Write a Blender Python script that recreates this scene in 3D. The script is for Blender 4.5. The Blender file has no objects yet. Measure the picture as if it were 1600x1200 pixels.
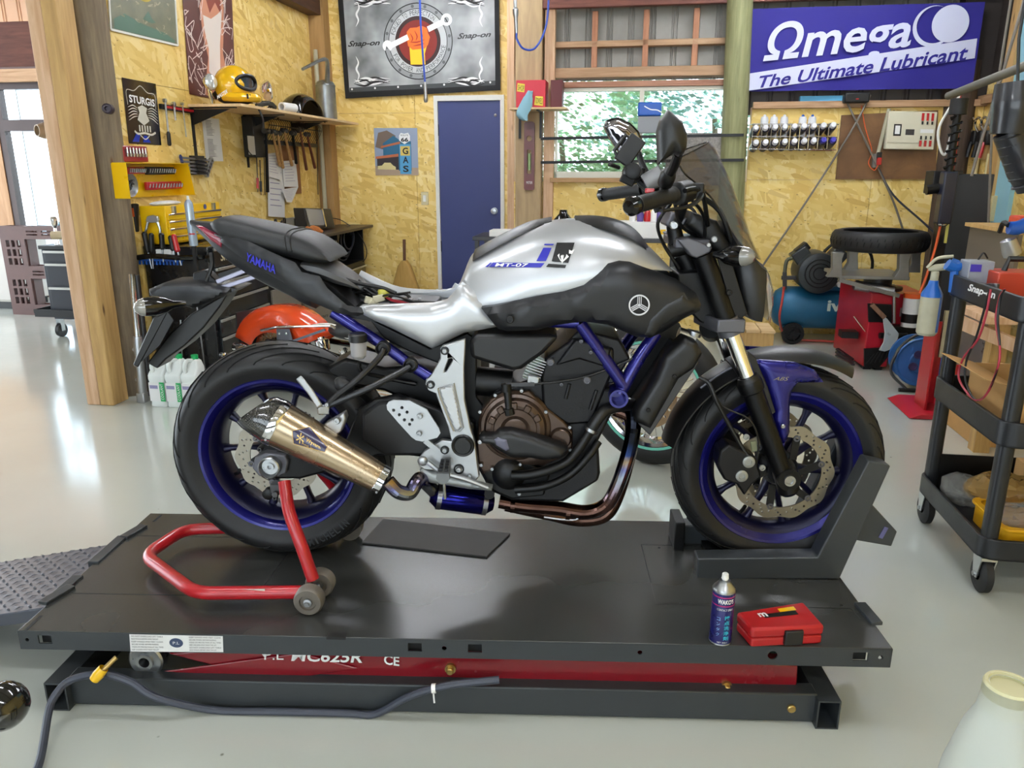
import bpy,bmesh,math,random
from math import sin,cos,tan,pi,radians,sqrt,atan2
from mathutils import Vector,Matrix,Euler
from mathutils.geometry import tessellate_polygon,delaunay_2d_cdt
random.seed(7)
S=bpy.context.scene
COL=S.collection
# camera, world, sun, area lights, exposure
PITCH=radians(15.6);CH=1.32;FPX=1200.0
cam=bpy.data.cameras.new('camera');cam.sensor_width=36;cam.lens=27.0;cam.clip_start=.02
camo=bpy.data.objects.new('camera',cam);COL.objects.link(camo)
camo.location=(0,0,CH);camo.rotation_euler=(pi/2-PITCH,0,0)
S.camera=camo
S.view_settings.view_transform='Standard';S.view_settings.look='None'
S.view_settings.gamma=1;S.view_settings.use_curve_mapping=False
S.view_settings.exposure=1.0
S.cycles.max_bounces=8;S.cycles.diffuse_bounces=4;S.cycles.glossy_bounces=4
S.cycles.transparent_max_bounces=12;S.cycles.use_denoising=True
S.cycles.sample_clamp_indirect=6
W=bpy.data.worlds.new('sky');S.world=W;W.use_nodes=True
bg=W.node_tree.nodes['Background'];bg.inputs[0].default_value=(.8,.91,1,1);bg.inputs[1].default_value=3.3
TH_B=-9.0;TH_T=-2.0
def lightobj(name,kind,loc,rot,energy,size=None,color=(1,1,1)):
 l=bpy.data.lights.new(name,kind);l.energy=energy;l.color=color
 if kind=='AREA':l.shape='RECTANGLE';l.size=size[0];l.size_y=size[1]
 if kind=='SUN':l.angle=radians(3)
 o=bpy.data.objects.new(name,l);o.location=loc;o.rotation_euler=rot;COL.objects.link(o);return o
lightobj('sun','SUN',(0,0,9),(radians(48),0,radians(-28)),11,color=(1,.97,.9))
# frames
class F:
 def __init__(s,o,rz):
  s.o=Vector(o);s.rz=radians(rz);s.R=Matrix.Rotation(s.rz,3,'Z');s.RT=s.R.transposed()
 def w(s,p):return s.R@Vector(p)+s.o
 def ray(s,px,py):
  u=(px-800)/FPX;v=(py-600)/FPX
  d=Vector((u,cos(PITCH)-v*sin(PITCH),-(sin(PITCH)+v*cos(PITCH))))
  return s.RT@(Vector((0,0,CH))-s.o),s.RT@d
 def q(s,px,py,y=0.,ax=1):
  o,d=s.ray(px,py);t=(y-o[ax])/d[ax];p=o+d*t;return p
 def g(s,px,py,z=0.):return s.q(px,py,z,2)
 def qs(s,pts,y=0.):return[s.q(a,b,y)for a,b in pts]
 def xz(s,pts,y=0.):return[(p.x,p.z)for p in s.qs(pts,y)]
 def sc(s,px,py,y=0.):
  return(s.q(px+1,py,y)-s.q(px,py,y)).length
WF=F((0,0,0),0)
BF=F((0,0,0),TH_B)
KF=F((0,0,0),TH_T)
LW=-2.95;RW=2.55;DW=7.2;WW=6.6
LF=F(BF.w((LW,0,0)),TH_B+90)
RF=F(BF.w((RW,0,0)),TH_B-90)
DF=F(BF.w((0,DW,0)),TH_B)
GF=F(BF.w((0,WW,0)),TH_B)
# materials
def lin(h):
 if isinstance(h,str):
  c=[int(h[i:i+2],16)/255 for i in(0,2,4)]
  return tuple((x/12.92 if x<=.04045 else((x+.055)/1.055)**2.4)for x in c)+(1,)
 return tuple(h)+(1,)
MC={}
class NT:
 def __init__(s,name):
  s.m=bpy.data.materials.new(name);s.m.use_nodes=True;s.t=s.m.node_tree;s.b=s.t.nodes['Principled BSDF']
 def n(s,typ,**k):
  x=s.t.nodes.new(typ)
  for a,v in k.items():
   if a in x.inputs.keys()and not hasattr(x,a):x.inputs[a].default_value=v
   else:setattr(x,a,v)
  return x
 def l(s,a,b):s.t.links.new(a,b)
 def coord(s,scale=(1,1,1),rot=(0,0,0)):
  tc=s.n('ShaderNodeTexCoord');mp=s.n('ShaderNodeMapping');mp.inputs['Scale'].default_value=scale;mp.inputs['Rotation'].default_value=rot
  s.l(tc.outputs['Object'],mp.inputs[0]);return mp.outputs[0]
 def noise(s,vec,scale,detail=3,rough=.5,dist=0):
  x=s.n('ShaderNodeTexNoise');x.inputs['Scale'].default_value=scale;x.inputs['Detail'].default_value=detail;x.inputs['Roughness'].default_value=rough;x.inputs['Distortion'].default_value=dist
  s.l(vec,x.inputs['Vector']);return x.outputs['Fac']
 def ramp(s,fac,stops):
  x=s.n('ShaderNodeValToRGB');e=x.color_ramp.elements
  while len(e)<len(stops):e.new(.5)
  for el,(p,c)in zip(e,stops):el.position=p;el.color=lin(c)
  s.l(fac,x.inputs[0]);return x.outputs[0]
 def bump(s,h,st=.3,d=.002):
  x=s.n('ShaderNodeBump');x.inputs['Strength'].default_value=st;x.inputs['Distance'].default_value=d
  s.l(h,x.inputs['Height']);s.l(x.outputs[0],s.b.inputs['Normal'])
 def mix(s,f,a,b,mode='MIX'):
  x=s.n('ShaderNodeMix',data_type='RGBA',blend_type=mode)
  for i,v in((0,f),(6,a),(7,b)):
   if hasattr(v,'is_linked')or hasattr(v,'node'):s.l(v,x.inputs[i])
   else:x.inputs[i].default_value=v if i==0 else lin(v)
  return x.outputs[2]
def mat(name,col,rough=.5,metal=0.,spec=None,coat=0.,emit=0.,var=0.,vscale=8.,bmp=0.,bscale=60.,alpha=None,trans=0.,ior=None,stretch=(1,1,1),aniso=None):
 if name in MC:return MC[name]
 t=NT(name);b=t.b;c=lin(col)
 b.inputs['Base Color'].default_value=c;b.inputs['Roughness'].default_value=rough;b.inputs['Metallic'].default_value=metal
 if spec is not None:b.inputs['Specular IOR Level'].default_value=spec
 if coat:b.inputs['Coat Weight'].default_value=coat;b.inputs['Coat Roughness'].default_value=.06
 if emit:b.inputs['Emission Color'].default_value=c;b.inputs['Emission Strength'].default_value=emit
 if trans:b.inputs['Transmission Weight'].default_value=trans
 if ior:b.inputs['IOR'].default_value=ior
 if alpha is not None:b.inputs['Alpha'].default_value=alpha
 v=t.coord(stretch)
 n=t.noise(v,vscale,4,.6)
 if var:
  lo=tuple(x*(1-var)for x in c[:3]);hi=tuple(min(1,x*(1+var))for x in c[:3])
  t.l(t.ramp(n,[(.3,lo),(.7,hi)]),b.inputs['Base Color'])
 mr=t.n('ShaderNodeMapRange');mr.inputs[3].default_value=max(0,rough-.05-.1*rough);mr.inputs[4].default_value=min(1,rough+.05+.1*rough)
 if rough>.03:t.l(n,mr.inputs[0]);t.l(mr.outputs[0],b.inputs['Roughness'])
 if bmp:t.bump(t.noise(v,bscale,3),bmp)
 MC[name]=t.m;return t.m
def mat_osb():
 t=NT('osb board')
 tc=t.n('ShaderNodeTexCoord');last=None;vec0=tc.outputs['Object']
 for i,(ang,sc)in enumerate([(8,1),(62,1.1),(-48,.9),(100,1.3),(-15,1.2)]):
  mp=t.n('ShaderNodeMapping');mp.inputs['Rotation'].default_value=(radians(0),radians(ang),radians(0));mp.inputs['Location'].default_value=(i*3.7,i*1.3,i*2.1)
  t.l(vec0,mp.inputs[0])
  m2=t.n('ShaderNodeMapping');m2.inputs['Scale'].default_value=(7*sc,7*sc,26*sc);t.l(mp.outputs[0],m2.inputs[0])
  vo=t.n('ShaderNodeTexVoronoi');vo.inputs['Scale'].default_value=1;vo.inputs['Randomness'].default_value=1;t.l(m2.outputs[0],vo.inputs['Vector'])
  sep=t.n('ShaderNodeSeparateColor');t.l(vo.outputs['Color'],sep.inputs[0])
  colr=t.ramp(sep.outputs[0],[(.0,'d2ae5c'),(.25,'e0c06c'),(.6,'e9cd7e'),(.93,'f2dc9a'),(1.,'c8a252')])
  if last is None:last=colr;h=sep.outputs[0]
  else:
   th=t.n('ShaderNodeMath',operation='GREATER_THAN');th.inputs[1].default_value=.55;t.l(sep.outputs[1],th.inputs[0])
   last=t.mix(th.outputs[0],last,colr)
   hm=t.n('ShaderNodeMix',data_type='FLOAT');t.l(th.outputs[0],hm.inputs[0]);t.l(h,hm.inputs[2]);t.l(sep.outputs[0],hm.inputs[3]);h=hm.outputs[0]
 mp=t.n('ShaderNodeMapping');mp.inputs['Rotation'].default_value=(0,1.1,0);mp.inputs['Scale'].default_value=(14,14,40);t.l(vec0,mp.inputs[0])
 vo=t.n('ShaderNodeTexVoronoi');vo.inputs['Scale'].default_value=1.1;t.l(mp.outputs[0],vo.inputs['Vector'])
 lt=t.n('ShaderNodeMath',operation='LESS_THAN');lt.inputs[1].default_value=.13;t.l(vo.outputs['Distance'],lt.inputs[0])
 sp=t.n('ShaderNodeSeparateColor');t.l(vo.outputs['Color'],sp.inputs[0])
 gt=t.n('ShaderNodeMath',operation='GREATER_THAN');gt.inputs[1].default_value=.6;t.l(sp.outputs[2],gt.inputs[0])
 mu=t.n('ShaderNodeMath',operation='MULTIPLY');t.l(lt.outputs[0],mu.inputs[0]);t.l(gt.outputs[0],mu.inputs[1])
 last=t.mix(mu.outputs[0],last,'7a5826')
 big=t.noise(vec0,1.3,2)
 last=t.mix(t.ramp(big,[(.35,(0,0,0)),(.7,(.35,.35,.35))]),last,'d9b25a')
 t.l(last,t.b.inputs['Base Color']);t.b.inputs['Roughness'].default_value=.55
 t.bump(h,.25,.002);MC['osb']=t.m;return t.m
def mat_wood(name,c1,c2,scale=3.,stretch=(14,14,1),rough=.6,knots=True):
 if name in MC:return MC[name]
 t=NT(name);v=t.coord(stretch)
 n=t.noise(v,scale,5,.6,.6)
 last=t.ramp(n,[(.3,c1),(.7,c2)])
 if knots:
  v2=t.coord((stretch[0]*.25,stretch[1]*.25,stretch[2]*.9))
  vo=t.n('ShaderNodeTexVoronoi');vo.inputs['Scale'].default_value=2.2;t.l(v2,vo.inputs['Vector'])
  lt=t.ramp(vo.outputs['Distance'],[(.03,(1,1,1)),(.09,(0,0,0))]);last=t.mix(lt,last,'5a3a1c')
 t.l(last,t.b.inputs['Base Color']);t.b.inputs['Roughness'].default_value=rough;t.bump(n,.25,.003);MC[name]=t.m;return t.m
def mat_floor():
 t=NT('grey epoxy floor');v=t.coord()
 n=t.noise(v,.8,4);n2=t.noise(v,14,5,.7)
 c=t.ramp(n,[(.3,'b4b8b0'),(.7,'c2c6be')])
 vo=t.n('ShaderNodeTexVoronoi');vo.inputs['Scale'].default_value=5;t.l(v,vo.inputs['Vector'])
 dots=t.ramp(vo.outputs['Distance'],[(.012,(1,1,1)),(.03,(0,0,0))])
 c=t.mix(dots,c,'77786c');t.l(c,t.b.inputs['Base Color'])
 r=t.ramp(n2,[(.3,(.1,)*3),(.75,(.19,)*3)]);t.l(r,t.b.inputs['Roughness'])
 t.b.inputs['Specular IOR Level'].default_value=.85;t.b.inputs['Coat Weight'].default_value=.45;t.b.inputs['Coat Roughness'].default_value=.12
 t.bump(t.noise(v,3.2,2),.35,.004);return t.m
def mat_deck():
 t=NT('rubber-coated deck steel');v=t.coord();n=t.noise(v,2.2,2,.5);n2=t.noise(v,60,3)
 t.l(t.ramp(n,[(.3,'303130'),(.7,'3a3b39')]),t.b.inputs['Base Color'])
 t.b.inputs['Roughness'].default_value=.27;t.b.inputs['Specular IOR Level'].default_value=.6
 t.bump(n2,.02,.001);return t.m
 # mesh builder
def rotm(r):return Euler([radians(a)for a in r]).to_matrix()
def cat(pts,k=6,closed=False):
 pts=[Vector(p)for p in pts];n=len(pts)
 if n<3:return pts
 out=[]
 for i in range(n if closed else n-1):
  if closed:a,b,c,d=pts[i-1],pts[i],pts[(i+1)%n],pts[(i+2)%n]
  else:b,c=pts[i],pts[i+1];a=pts[i-1]if i else b*2-c;d=pts[i+2]if i+2<n else c*2-b
  for j in range(k):
   t=j/k;out.append(.5*((2*b)+(c-a)*t+(2*a-5*b+4*c-d)*t*t+(3*b-a-3*c+d)*t**3))
 if not closed:out.append(pts[-1])
 return out
def smooth2(pts,k=4,closed=True):return[(p.x,p.y)for p in cat([(a,b,0)for a,b in pts],k,closed)]
def circ(cx,cy,r,n=24,a0=0.,a1=360.,ry=None):
 ry=ry or r;full=abs(a1-a0)>=360
 return[(cx+r*cos(radians(a0+(a1-a0)*i/(n if full else n-1))),cy+ry*sin(radians(a0+(a1-a0)*i/(n if full else n-1))))for i in range(n)]
def rrect(x0,x1,z0,z1,r,n=4):
 out=[]
 for cx,cz,a in((x1-r,z1-r,0),(x0+r,z1-r,90),(x0+r,z0+r,180),(x1-r,z0+r,270)):
  for i in range(n+1):t=radians(a+90*i/n);out.append((cx+r*cos(t),cz+r*sin(t)))
 return out
def area2(p):return sum(p[i-1][0]*p[i][1]-p[i][0]*p[i-1][1]for i in range(len(p)))/2
def inside(p,x,y):
 c=False
 for i in range(len(p)):
  (x1,y1),(x2,y2)=p[i-1],p[i]
  if(y1>y)!=(y2>y)and x<(x2-x1)*(y-y1)/(y2-y1)+x1:c=not c
 return c
def edist(p,x,y):
 m=9e9
 for i in range(len(p)):
  (x1,y1),(x2,y2)=p[i-1],p[i];dx,dy=x2-x1,y2-y1;L=dx*dx+dy*dy
  t=0 if L==0 else max(0,min(1,((x-x1)*dx+(y-y1)*dy)/L));m=min(m,(x-x1-t*dx)**2+(y-y1-t*dy)**2)
 return sqrt(m)
def resample(p,step):
 out=[]
 for i in range(len(p)):
  a=p[i];b=p[(i+1)%len(p)];L=sqrt((a[0]-b[0])**2+(a[1]-b[1])**2);k=max(1,int(L/step+.5))
  for j in range(k):out.append((a[0]+(b[0]-a[0])*j/k,a[1]+(b[1]-a[1])*j/k))
 return out
AX={'x':lambda a,b,d:(d,a,b),'y':lambda a,b,d:(a,d,b),'z':lambda a,b,d:(a,b,d)}
class MB:
 def __init__(s):s.v=[];s.f=[];s.sm=[]
 def add(s,vs,fs,smooth=False):
  n=len(s.v);s.v+=[Vector(v)for v in vs];s.f+=[tuple(i+n for i in f)for f in fs];s.sm+=[smooth]*len(fs);return s
 def join(s,o,M=None):
  return s.add([M@v for v in o.v]if M else o.v,o.f)
 def box(s,c,d,r=None):
  R=rotm(r)if r else Matrix.Identity(3);c=Vector(c);h=[x/2 for x in d]
  vs=[c+R@Vector((x*h[0],y*h[1],z*h[2]))for x in(-1,1)for y in(-1,1)for z in(-1,1)]
  return s.add(vs,[(0,1,3,2),(4,6,7,5),(0,4,5,1),(2,3,7,6),(0,2,6,4),(1,5,7,3)])
 def bx(s,x0,x1,y0,y1,z0,z1):return s.box(((x0+x1)/2,(y0+y1)/2,(z0+z1)/2),(abs(x1-x0),abs(y1-y0),abs(z1-z0)))
 def bar(s,a,b,w,h,up=(0,0,1)):
  a,b=Vector(a),Vector(b);d=(b-a).normalized();u=Vector(up)
  if abs(d.dot(u))>.98:u=Vector((0,1,0))
  x=d.cross(u).normalized();z=x.cross(d);vs=[]
  for p in(a,b):
   for i,j in((-1,-1),(1,-1),(1,1),(-1,1)):vs.append(p+x*w/2*i+z*h/2*j)
  return s.add(vs,[(3,2,1,0),(4,5,6,7),(0,1,5,4),(1,2,6,5),(2,3,7,6),(3,0,4,7)])
 def lathe(s,a,d,prof,n=24,ends=True):
  a=Vector(a);d=Vector(d).normalized();u=Vector((0,0,1))if abs(d.z)<.9 else Vector((1,0,0))
  x=d.cross(u).normalized();y=d.cross(x);vs=[]
  for t,r in prof:
   for i in range(n):th=2*pi*i/n;vs.append(a+d*t+(x*cos(th)+y*sin(th))*r)
  m=len(prof);fs=[(k*n+i,k*n+(i+1)%n,(k+1)*n+(i+1)%n,(k+1)*n+i)for k in range(m-1)for i in range(n)]
  if ends:
   if prof[0][1]>1e-5 and not(prof[1][0]==prof[0][0]and prof[1][1]>prof[0][1]):fs.append(tuple(range(n))[::-1])
   if prof[-1][1]>1e-5 and not(prof[-2][0]==prof[-1][0]and prof[-2][1]>prof[-1][1]):fs.append(tuple((m-1)*n+i for i in range(n)))
  return s.add(vs,fs)
 def cyl(s,a,b,r,r2=None,n=16,ends=True):
  a,b=Vector(a),Vector(b);return s.lathe(a,b-a,[(0,r),((b-a).length,r if r2 is None else r2)],n,ends)
 def ring(s,a,d,ro,ri,h,n=32):
  return s.lathe(a,d,[(0,ri),(0,ro),(h,ro),(h,ri),(0,ri)],n,False)
 def tube(s,pts,r,n=8,k=5,closed=False,ends=True,ry=None):
  if k>1:P=cat(pts,k,closed)
  else:P=[Vector(p)for p in pts]
  m=len(P);rr=[r]*m if not isinstance(r,(list,tuple))else[r[min(len(r)-1,int(i/(m-1)*(len(r)-1)))]*(1-(i/(m-1)*(len(r)-1))%1)+r[min(len(r)-1,int(i/(m-1)*(len(r)-1))+1)]*((i/(m-1)*(len(r)-1))%1)for i in range(m)]
  T=[(P[(i+1)%m]-P[i-1])if closed else(P[min(i+1,m-1)]-P[max(i-1,0)])for i in range(m)];T=[t.normalized()if t.length>1e-9 else Vector((0,0,1))for t in T]
  u=Vector((0,0,1))if abs(T[0].z)<.9 else Vector((1,0,0));x=T[0].cross(u).normalized();vs=[]
  for i in range(m):
   x=(x-T[i]*x.dot(T[i])).normalized();y=T[i].cross(x)
   for j in range(n):th=2*pi*j/n;vs.append(P[i]+(x*cos(th)+y*sin(th)*(ry/r if ry else 1))*rr[i])
  fs=[(i*n+j,i*n+(j+1)%n,((i+1)%m)*n+(j+1)%n,((i+1)%m)*n+j)for i in range(m if closed else m-1)for j in range(n)]
  if ends and not closed:fs+=[tuple(range(n))[::-1],tuple((m-1)*n+i for i in range(n))]
  return s.add(vs,fs)
 def prism(s,poly,d0,d1,ax='y',holes=()):
  f=AX[ax];loops=[list(poly)]+[list(h)for h in holes];base=len(s.v);allp=[p for l in loops for p in l];n=len(allp)
  vs=[f(a,b,d0)for a,b in allp]+[f(a,b,d1)for a,b in allp];fs=[]
  if holes:tri=tessellate_polygon([[Vector((a,b,0))for a,b in l]for l in loops])
  else:tri=[tuple(range(n))]
  for t in tri:fs.append(tuple(t));fs.append(tuple(i+n for i in reversed(t)))
  k=0
  for l in loops:
   m=len(l);fs+=[(k+i,k+(i+1)%m,k+(i+1)%m+n,k+i+n)for i in range(m)];k+=m
  return s.add(vs,fs)
 def flat(s,poly,d,ax='y'):
  f=AX[ax];return s.add([f(a,b,d)for a,b in poly],[tuple(range(len(poly)))])
 def puff(s,poly,y0,bulge,r,back=None,step=None,yf=None,k=1):
  if k>1:poly=smooth2(poly,k)
  if area2(poly)<0:poly=poly[::-1]
  xs=[p[0]for p in poly];zs=[p[1]for p in poly];step=step or max(max(xs)-min(xs),max(zs)-min(zs))/28
  B=resample(poly,step);nb=len(B);pts=list(B);x=min(xs);row=0
  z=min(zs)
  while z<max(zs):
   x=min(xs)+(step/2 if row%2 else 0)
   while x<max(xs):
    if inside(poly,x,z)and edist(poly,x,z)>step*.55:pts.append((x,z))
    x+=step
   z+=step*.87;row+=1
  vo,eo,fo,*_=delaunay_2d_cdt([Vector(p)for p in pts],[(i,(i+1)%nb)for i in range(nb)],[],1,1e-7)
  def Y(a,b):
   d=min(1,edist(poly,a,b)/r);y=(yf(a,b)if yf else y0)
   return y-bulge*sqrt(max(0,1-(1-d)**2))
  m=len(vo);vs=[(p.x,Y(p.x,p.y),p.y)for p in vo];fs=[tuple(f)for f in fo if len(f)>2]
  fs=[f if area2([vo[i]for i in f])>0 else f[::-1]for f in fs]
  if back is not None:
   cnt={}
   for f in fs:
    for i in range(len(f)):a,b=f[i],f[(i+1)%len(f)];cnt[(a,b)]=1
   be=[(a,b)for(a,b)in cnt if(b,a)not in cnt]
   vs+=[(p.x,(back(p.x,p.y)if callable(back)else back),p.y)for p in vo]
   fs+=[tuple(i+m for i in reversed(f))for f in fs]
   fs+=[(b,a,a+m,b+m)for a,b in be]
  return s.add(vs,fs)
 def loft(s,rings,caps=True,closed=True):
  n=len(rings[0]);vs=[p for r in rings for p in r];m=len(rings)
  fs=[(i*n+j,i*n+(j+1)%n,(i+1)*n+(j+1)%n,(i+1)*n+j)for i in range(m-1)for j in range(n if closed else n-1)]
  if caps:fs+=[tuple(range(n))[::-1],tuple((m-1)*n+i for i in range(n))]
  return s.add(vs,fs)
 def ball(s,c,r,n=16,m=10,r3=None,t0=0.,t1=1.,M=None):
  c=Vector(c);r3=r3 or(r,r,r);vs=[];M=rotm(M)if M else Matrix.Identity(3)
  for i in range(m+1):
   th=pi*(t0+(t1-t0)*i/m)
   for j in range(n):ph=2*pi*j/n;vs.append(c+M@Vector((r3[0]*sin(th)*cos(ph),r3[1]*sin(th)*sin(ph),r3[2]*cos(th))))
  fs=[(i*n+j,(i+1)*n+j,(i+1)*n+(j+1)%n,i*n+(j+1)%n)for i in range(m)for j in range(n)]
  return s.add(vs,fs)
 def torus(s,c,d,R,r,n=32,m=10,ry=None):
  c=Vector(c);d=Vector(d).normalized();u=Vector((0,0,1))if abs(d.z)<.9 else Vector((1,0,0));x=d.cross(u).normalized();y=d.cross(x)
  vs=[c+(x*cos(a)+y*sin(a))*(R+r*cos(b))+d*(ry or r)*sin(b)for a in[2*pi*i/n for i in range(n)]for b in[2*pi*j/m for j in range(m)]]
  return s.add(vs,[(i*m+j,((i+1)%n)*m+j,((i+1)%n)*m+(j+1)%m,i*m+(j+1)%m)for i in range(n)for j in range(m)])
 def quad(s,p):return s.add(p,[tuple(range(len(p)))])
 def text(s,body,corners,shear=0.,bold=0.,track=1.,off=None):
  vs,fs=glyphs(body,shear,bold,track);a,b,c,d=[Vector(p)for p in corners];o=Vector(off)if off else Vector((0,0,0))
  return s.add([(a*(1-x)+b*x)*(1-y)+(d*(1-x)+c*x)*y+o for x,y in vs],fs)
 def stroke(s,pts,w,y,k=4,ax='y',taper=False):
  P=[(p.x,p.y)for p in cat([(a,b,0)for a,b in pts],k)];f=AX[ax];L=[];R=[];m=len(P)
  for i in range(m):
   a=P[max(0,i-1)];b=P[min(m-1,i+1)];dx,dz=b[0]-a[0],b[1]-a[1];q=sqrt(dx*dx+dz*dz)or 1;ww=w/2*(sin(pi*(i+.6)/(m+.2))if taper else 1)
   L.append(f(P[i][0]-dz/q*ww,P[i][1]+dx/q*ww,y));R.append(f(P[i][0]+dz/q*ww,P[i][1]-dx/q*ww,y))
  return s.add(L+R,[(i,i+1,m+i+1,m+i)for i in range(m-1)])
 def split(s):
  par=list(range(len(s.v)))
  def find(a):
   while par[a]!=a:par[a]=par[par[a]];a=par[a]
   return a
  for f in s.f:
   for b in f[1:]:par[find(b)]=find(f[0])
  out={}
  for f in s.f:
   q=out.setdefault(find(f[0]),(MB(),{}));g=[]
   for i in f:
    if i not in q[1]:q[1][i]=len(q[0].v);q[0].v.append(s.v[i])
    g.append(q[1][i])
   q[0].f.append(tuple(g));q[0].sm.append(False)
  return[q[0]for q in out.values()]
 def build(s,name,m,parent=None,base=(0,0,0),sharp=35,bevel=0.,bseg=2,fixn=True):
  me=bpy.data.meshes.new(name);b=Vector(base)
  me.from_pydata([tuple(v-b)for v in s.v],[],s.f);me.validate()
  if fixn:
   bm=bmesh.new();bm.from_mesh(me);bmesh.ops.recalc_face_normals(bm,faces=bm.faces);bm.to_mesh(me);bm.free()
  if sharp:me.shade_smooth();me.set_sharp_from_angle(angle=radians(sharp))
  me.materials.append(m);o=bpy.data.objects.new(name,me);COL.objects.link(o)
  if parent:o.parent=parent
  if bevel:
   md=o.modifiers.new('bevel','BEVEL');md.width=bevel;md.segments=bseg;md.limit_method='ANGLE';md.angle_limit=radians(40);md.harden_normals=False
  return o
GC={}
def glyphs(body,shear,bold,track):
 key=(body,shear,bold,track)
 if key in GC:return GC[key]
 cu=bpy.data.curves.new('t','FONT');cu.body=body;cu.shear=shear;cu.offset=bold;cu.space_character=track;cu.resolution_u=3;cu.size=1
 o=bpy.data.objects.new('t',cu);COL.objects.link(o)
 me=bpy.data.meshes.new_from_object(o.evaluated_get(bpy.context.evaluated_depsgraph_get()))
 vs=[(v.co.x,v.co.y)for v in me.vertices];fs=[tuple(p.vertices)for p in me.polygons]
 COL.objects.unlink(o);bpy.data.objects.remove(o);bpy.data.meshes.remove(me)
 if not vs:GC[key]=([(0,0),(1,0),(1,1)],[(0,1,2)]);return GC[key]
 x0=min(v[0]for v in vs);x1=max(v[0]for v in vs);y0=min(v[1]for v in vs);y1=max(v[1]for v in vs)
 GC[key]=([((a-x0)/(x1-x0),(b-y0)/(y1-y0))for a,b in vs],fs);return GC[key]
class TH:
 def __init__(s,name,label,category,frame,base,group=None,kind=None,rz=0.):
  s.F=frame;s.b=Vector(base);o=bpy.data.objects.new(name,None);COL.objects.link(o);s.o=o;o.empty_display_size=.05
  o.location=frame.w(base);o.rotation_euler=(0,0,frame.rz)
  if label:o['label']=label
  if category:o['category']=category
  if group:o['group']=group
  if kind:o['kind']=kind
 def ps(s,name,mb,m,parent=None,**k):
  r=None
  for q in mb.split():r=s.p(name,q,m,parent,**k)
  return r
 def p(s,name,mb,m,parent=None,label=None,kind=None,**k):
  o=mb.build(name,m,parent or s.o,s.b,**k)
  if label:o['label']=label
  if kind:o['kind']=kind
  return o
def one(name,label,category,frame,base,mb,m,group=None,kind=None,**k):
 o=mb.build(name,m,None,base,**k);o.location=frame.w(base);o.rotation_euler=(0,0,frame.rz)
 if label:o['label']=label
 if category:o['category']=category
 if group:o['group']=group
 if kind:o['kind']=kind
 return o
def dup(root,frame,base,label=None,rz=0.,scale=None):
 def cp(o,par):
  c=o.copy();COL.objects.link(c);c.parent=par
  for ch in list(o.children):cp(ch,c)
  return c
 r=cp(root,None);r.location=frame.w(base);r.rotation_euler=(0,0,frame.rz+radians(rz))
 if scale:r.scale=scale
 if label:r['label']=label
 return r
def st(name,mb,m,frame=WF,base=(0,0,0),**k):
 return one(name,None,None,frame,base,mb,m,kind='structure',**k)
def bolt(mb,p,r,h=.004,n=12,d=(0,-1,0)):
 return mb.lathe(Vector(p),d,[(0,r),(h*.6,r),(h,r*.75),(h,r*.42),(h*.4,r*.42),(h*.4,0)],n,False)
 # common materials
OSB=mat_osb()
BLK=mat('black plastic','0c0c0d',.45,bmp=.1,bscale=300)
BLKG=mat('gloss black','060607',.15,coat=.3)
BLKM=mat('matt black metal','0a0a0b',.42,.3)
RUB=mat('black rubber','101011',.62,bmp=.15,bscale=200,var=.15)
CHR=mat('chrome','e6e6e8',.08,1.)
STL=mat('brushed steel','a9abad',.3,1.,var=.12,vscale=30)
ALU=mat('cast aluminium','b4b6b8',.38,.9,var=.08)
DST=mat('dark steel','4a4a4c',.4,.8)
WHT=mat('white plastic','e8e8e6',.4)
RED=mat('red paint','b0141c',.3,coat=.4)
BLU=mat('blue plastic','1450a8',.35)
YEL=mat('yellow paint','e8b800',.32,coat=.3)
PAPER=mat('white paper','dcdcda',.8)
CARD=mat('brown cardboard','b98f58',.8,var=.06)
OLIVE=mat('grey green rag','6c7058',.8)
PINE=mat_wood('pale planed timber','b99068','dab898',2.5)
PINEY=mat_wood('yellow planed timber','a88450','c8a468',2.5)
PINEH=mat_wood('horizontal timber','94704e','b99674',2.5,(1,14,14))
REDW=mat_wood('red brown timber','5a2e26','7e4a3a',3,(1.5,12,12),knots=False)
LOGG=mat_wood('weathered log','5d5142','84745c',3,(16,16,1.2),.8)
LOGN=mat_wood('green treated log','70704a','8f8f66',3,(14,14,1),.7)
PLY=mat_wood('plywood','c8a878','dcc096',2,(2,10,10),knots=False)
# floor
st('floor',MB().add([BF.w(p)for p in((-9,-3.4,0),(3,-3.4,0),(3,9,0),(-9,9,0))],[(0,1,2,3)]),mat_floor())
GRD=mat('concrete yard','c8ccd0',.9,var=.05)
st('ground',MB().add([(-40,-40,-.03),(40,-40,-.03),(40,40,-.03),(-40,40,-.03)],[(0,1,2,3)]),GRD)
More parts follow.
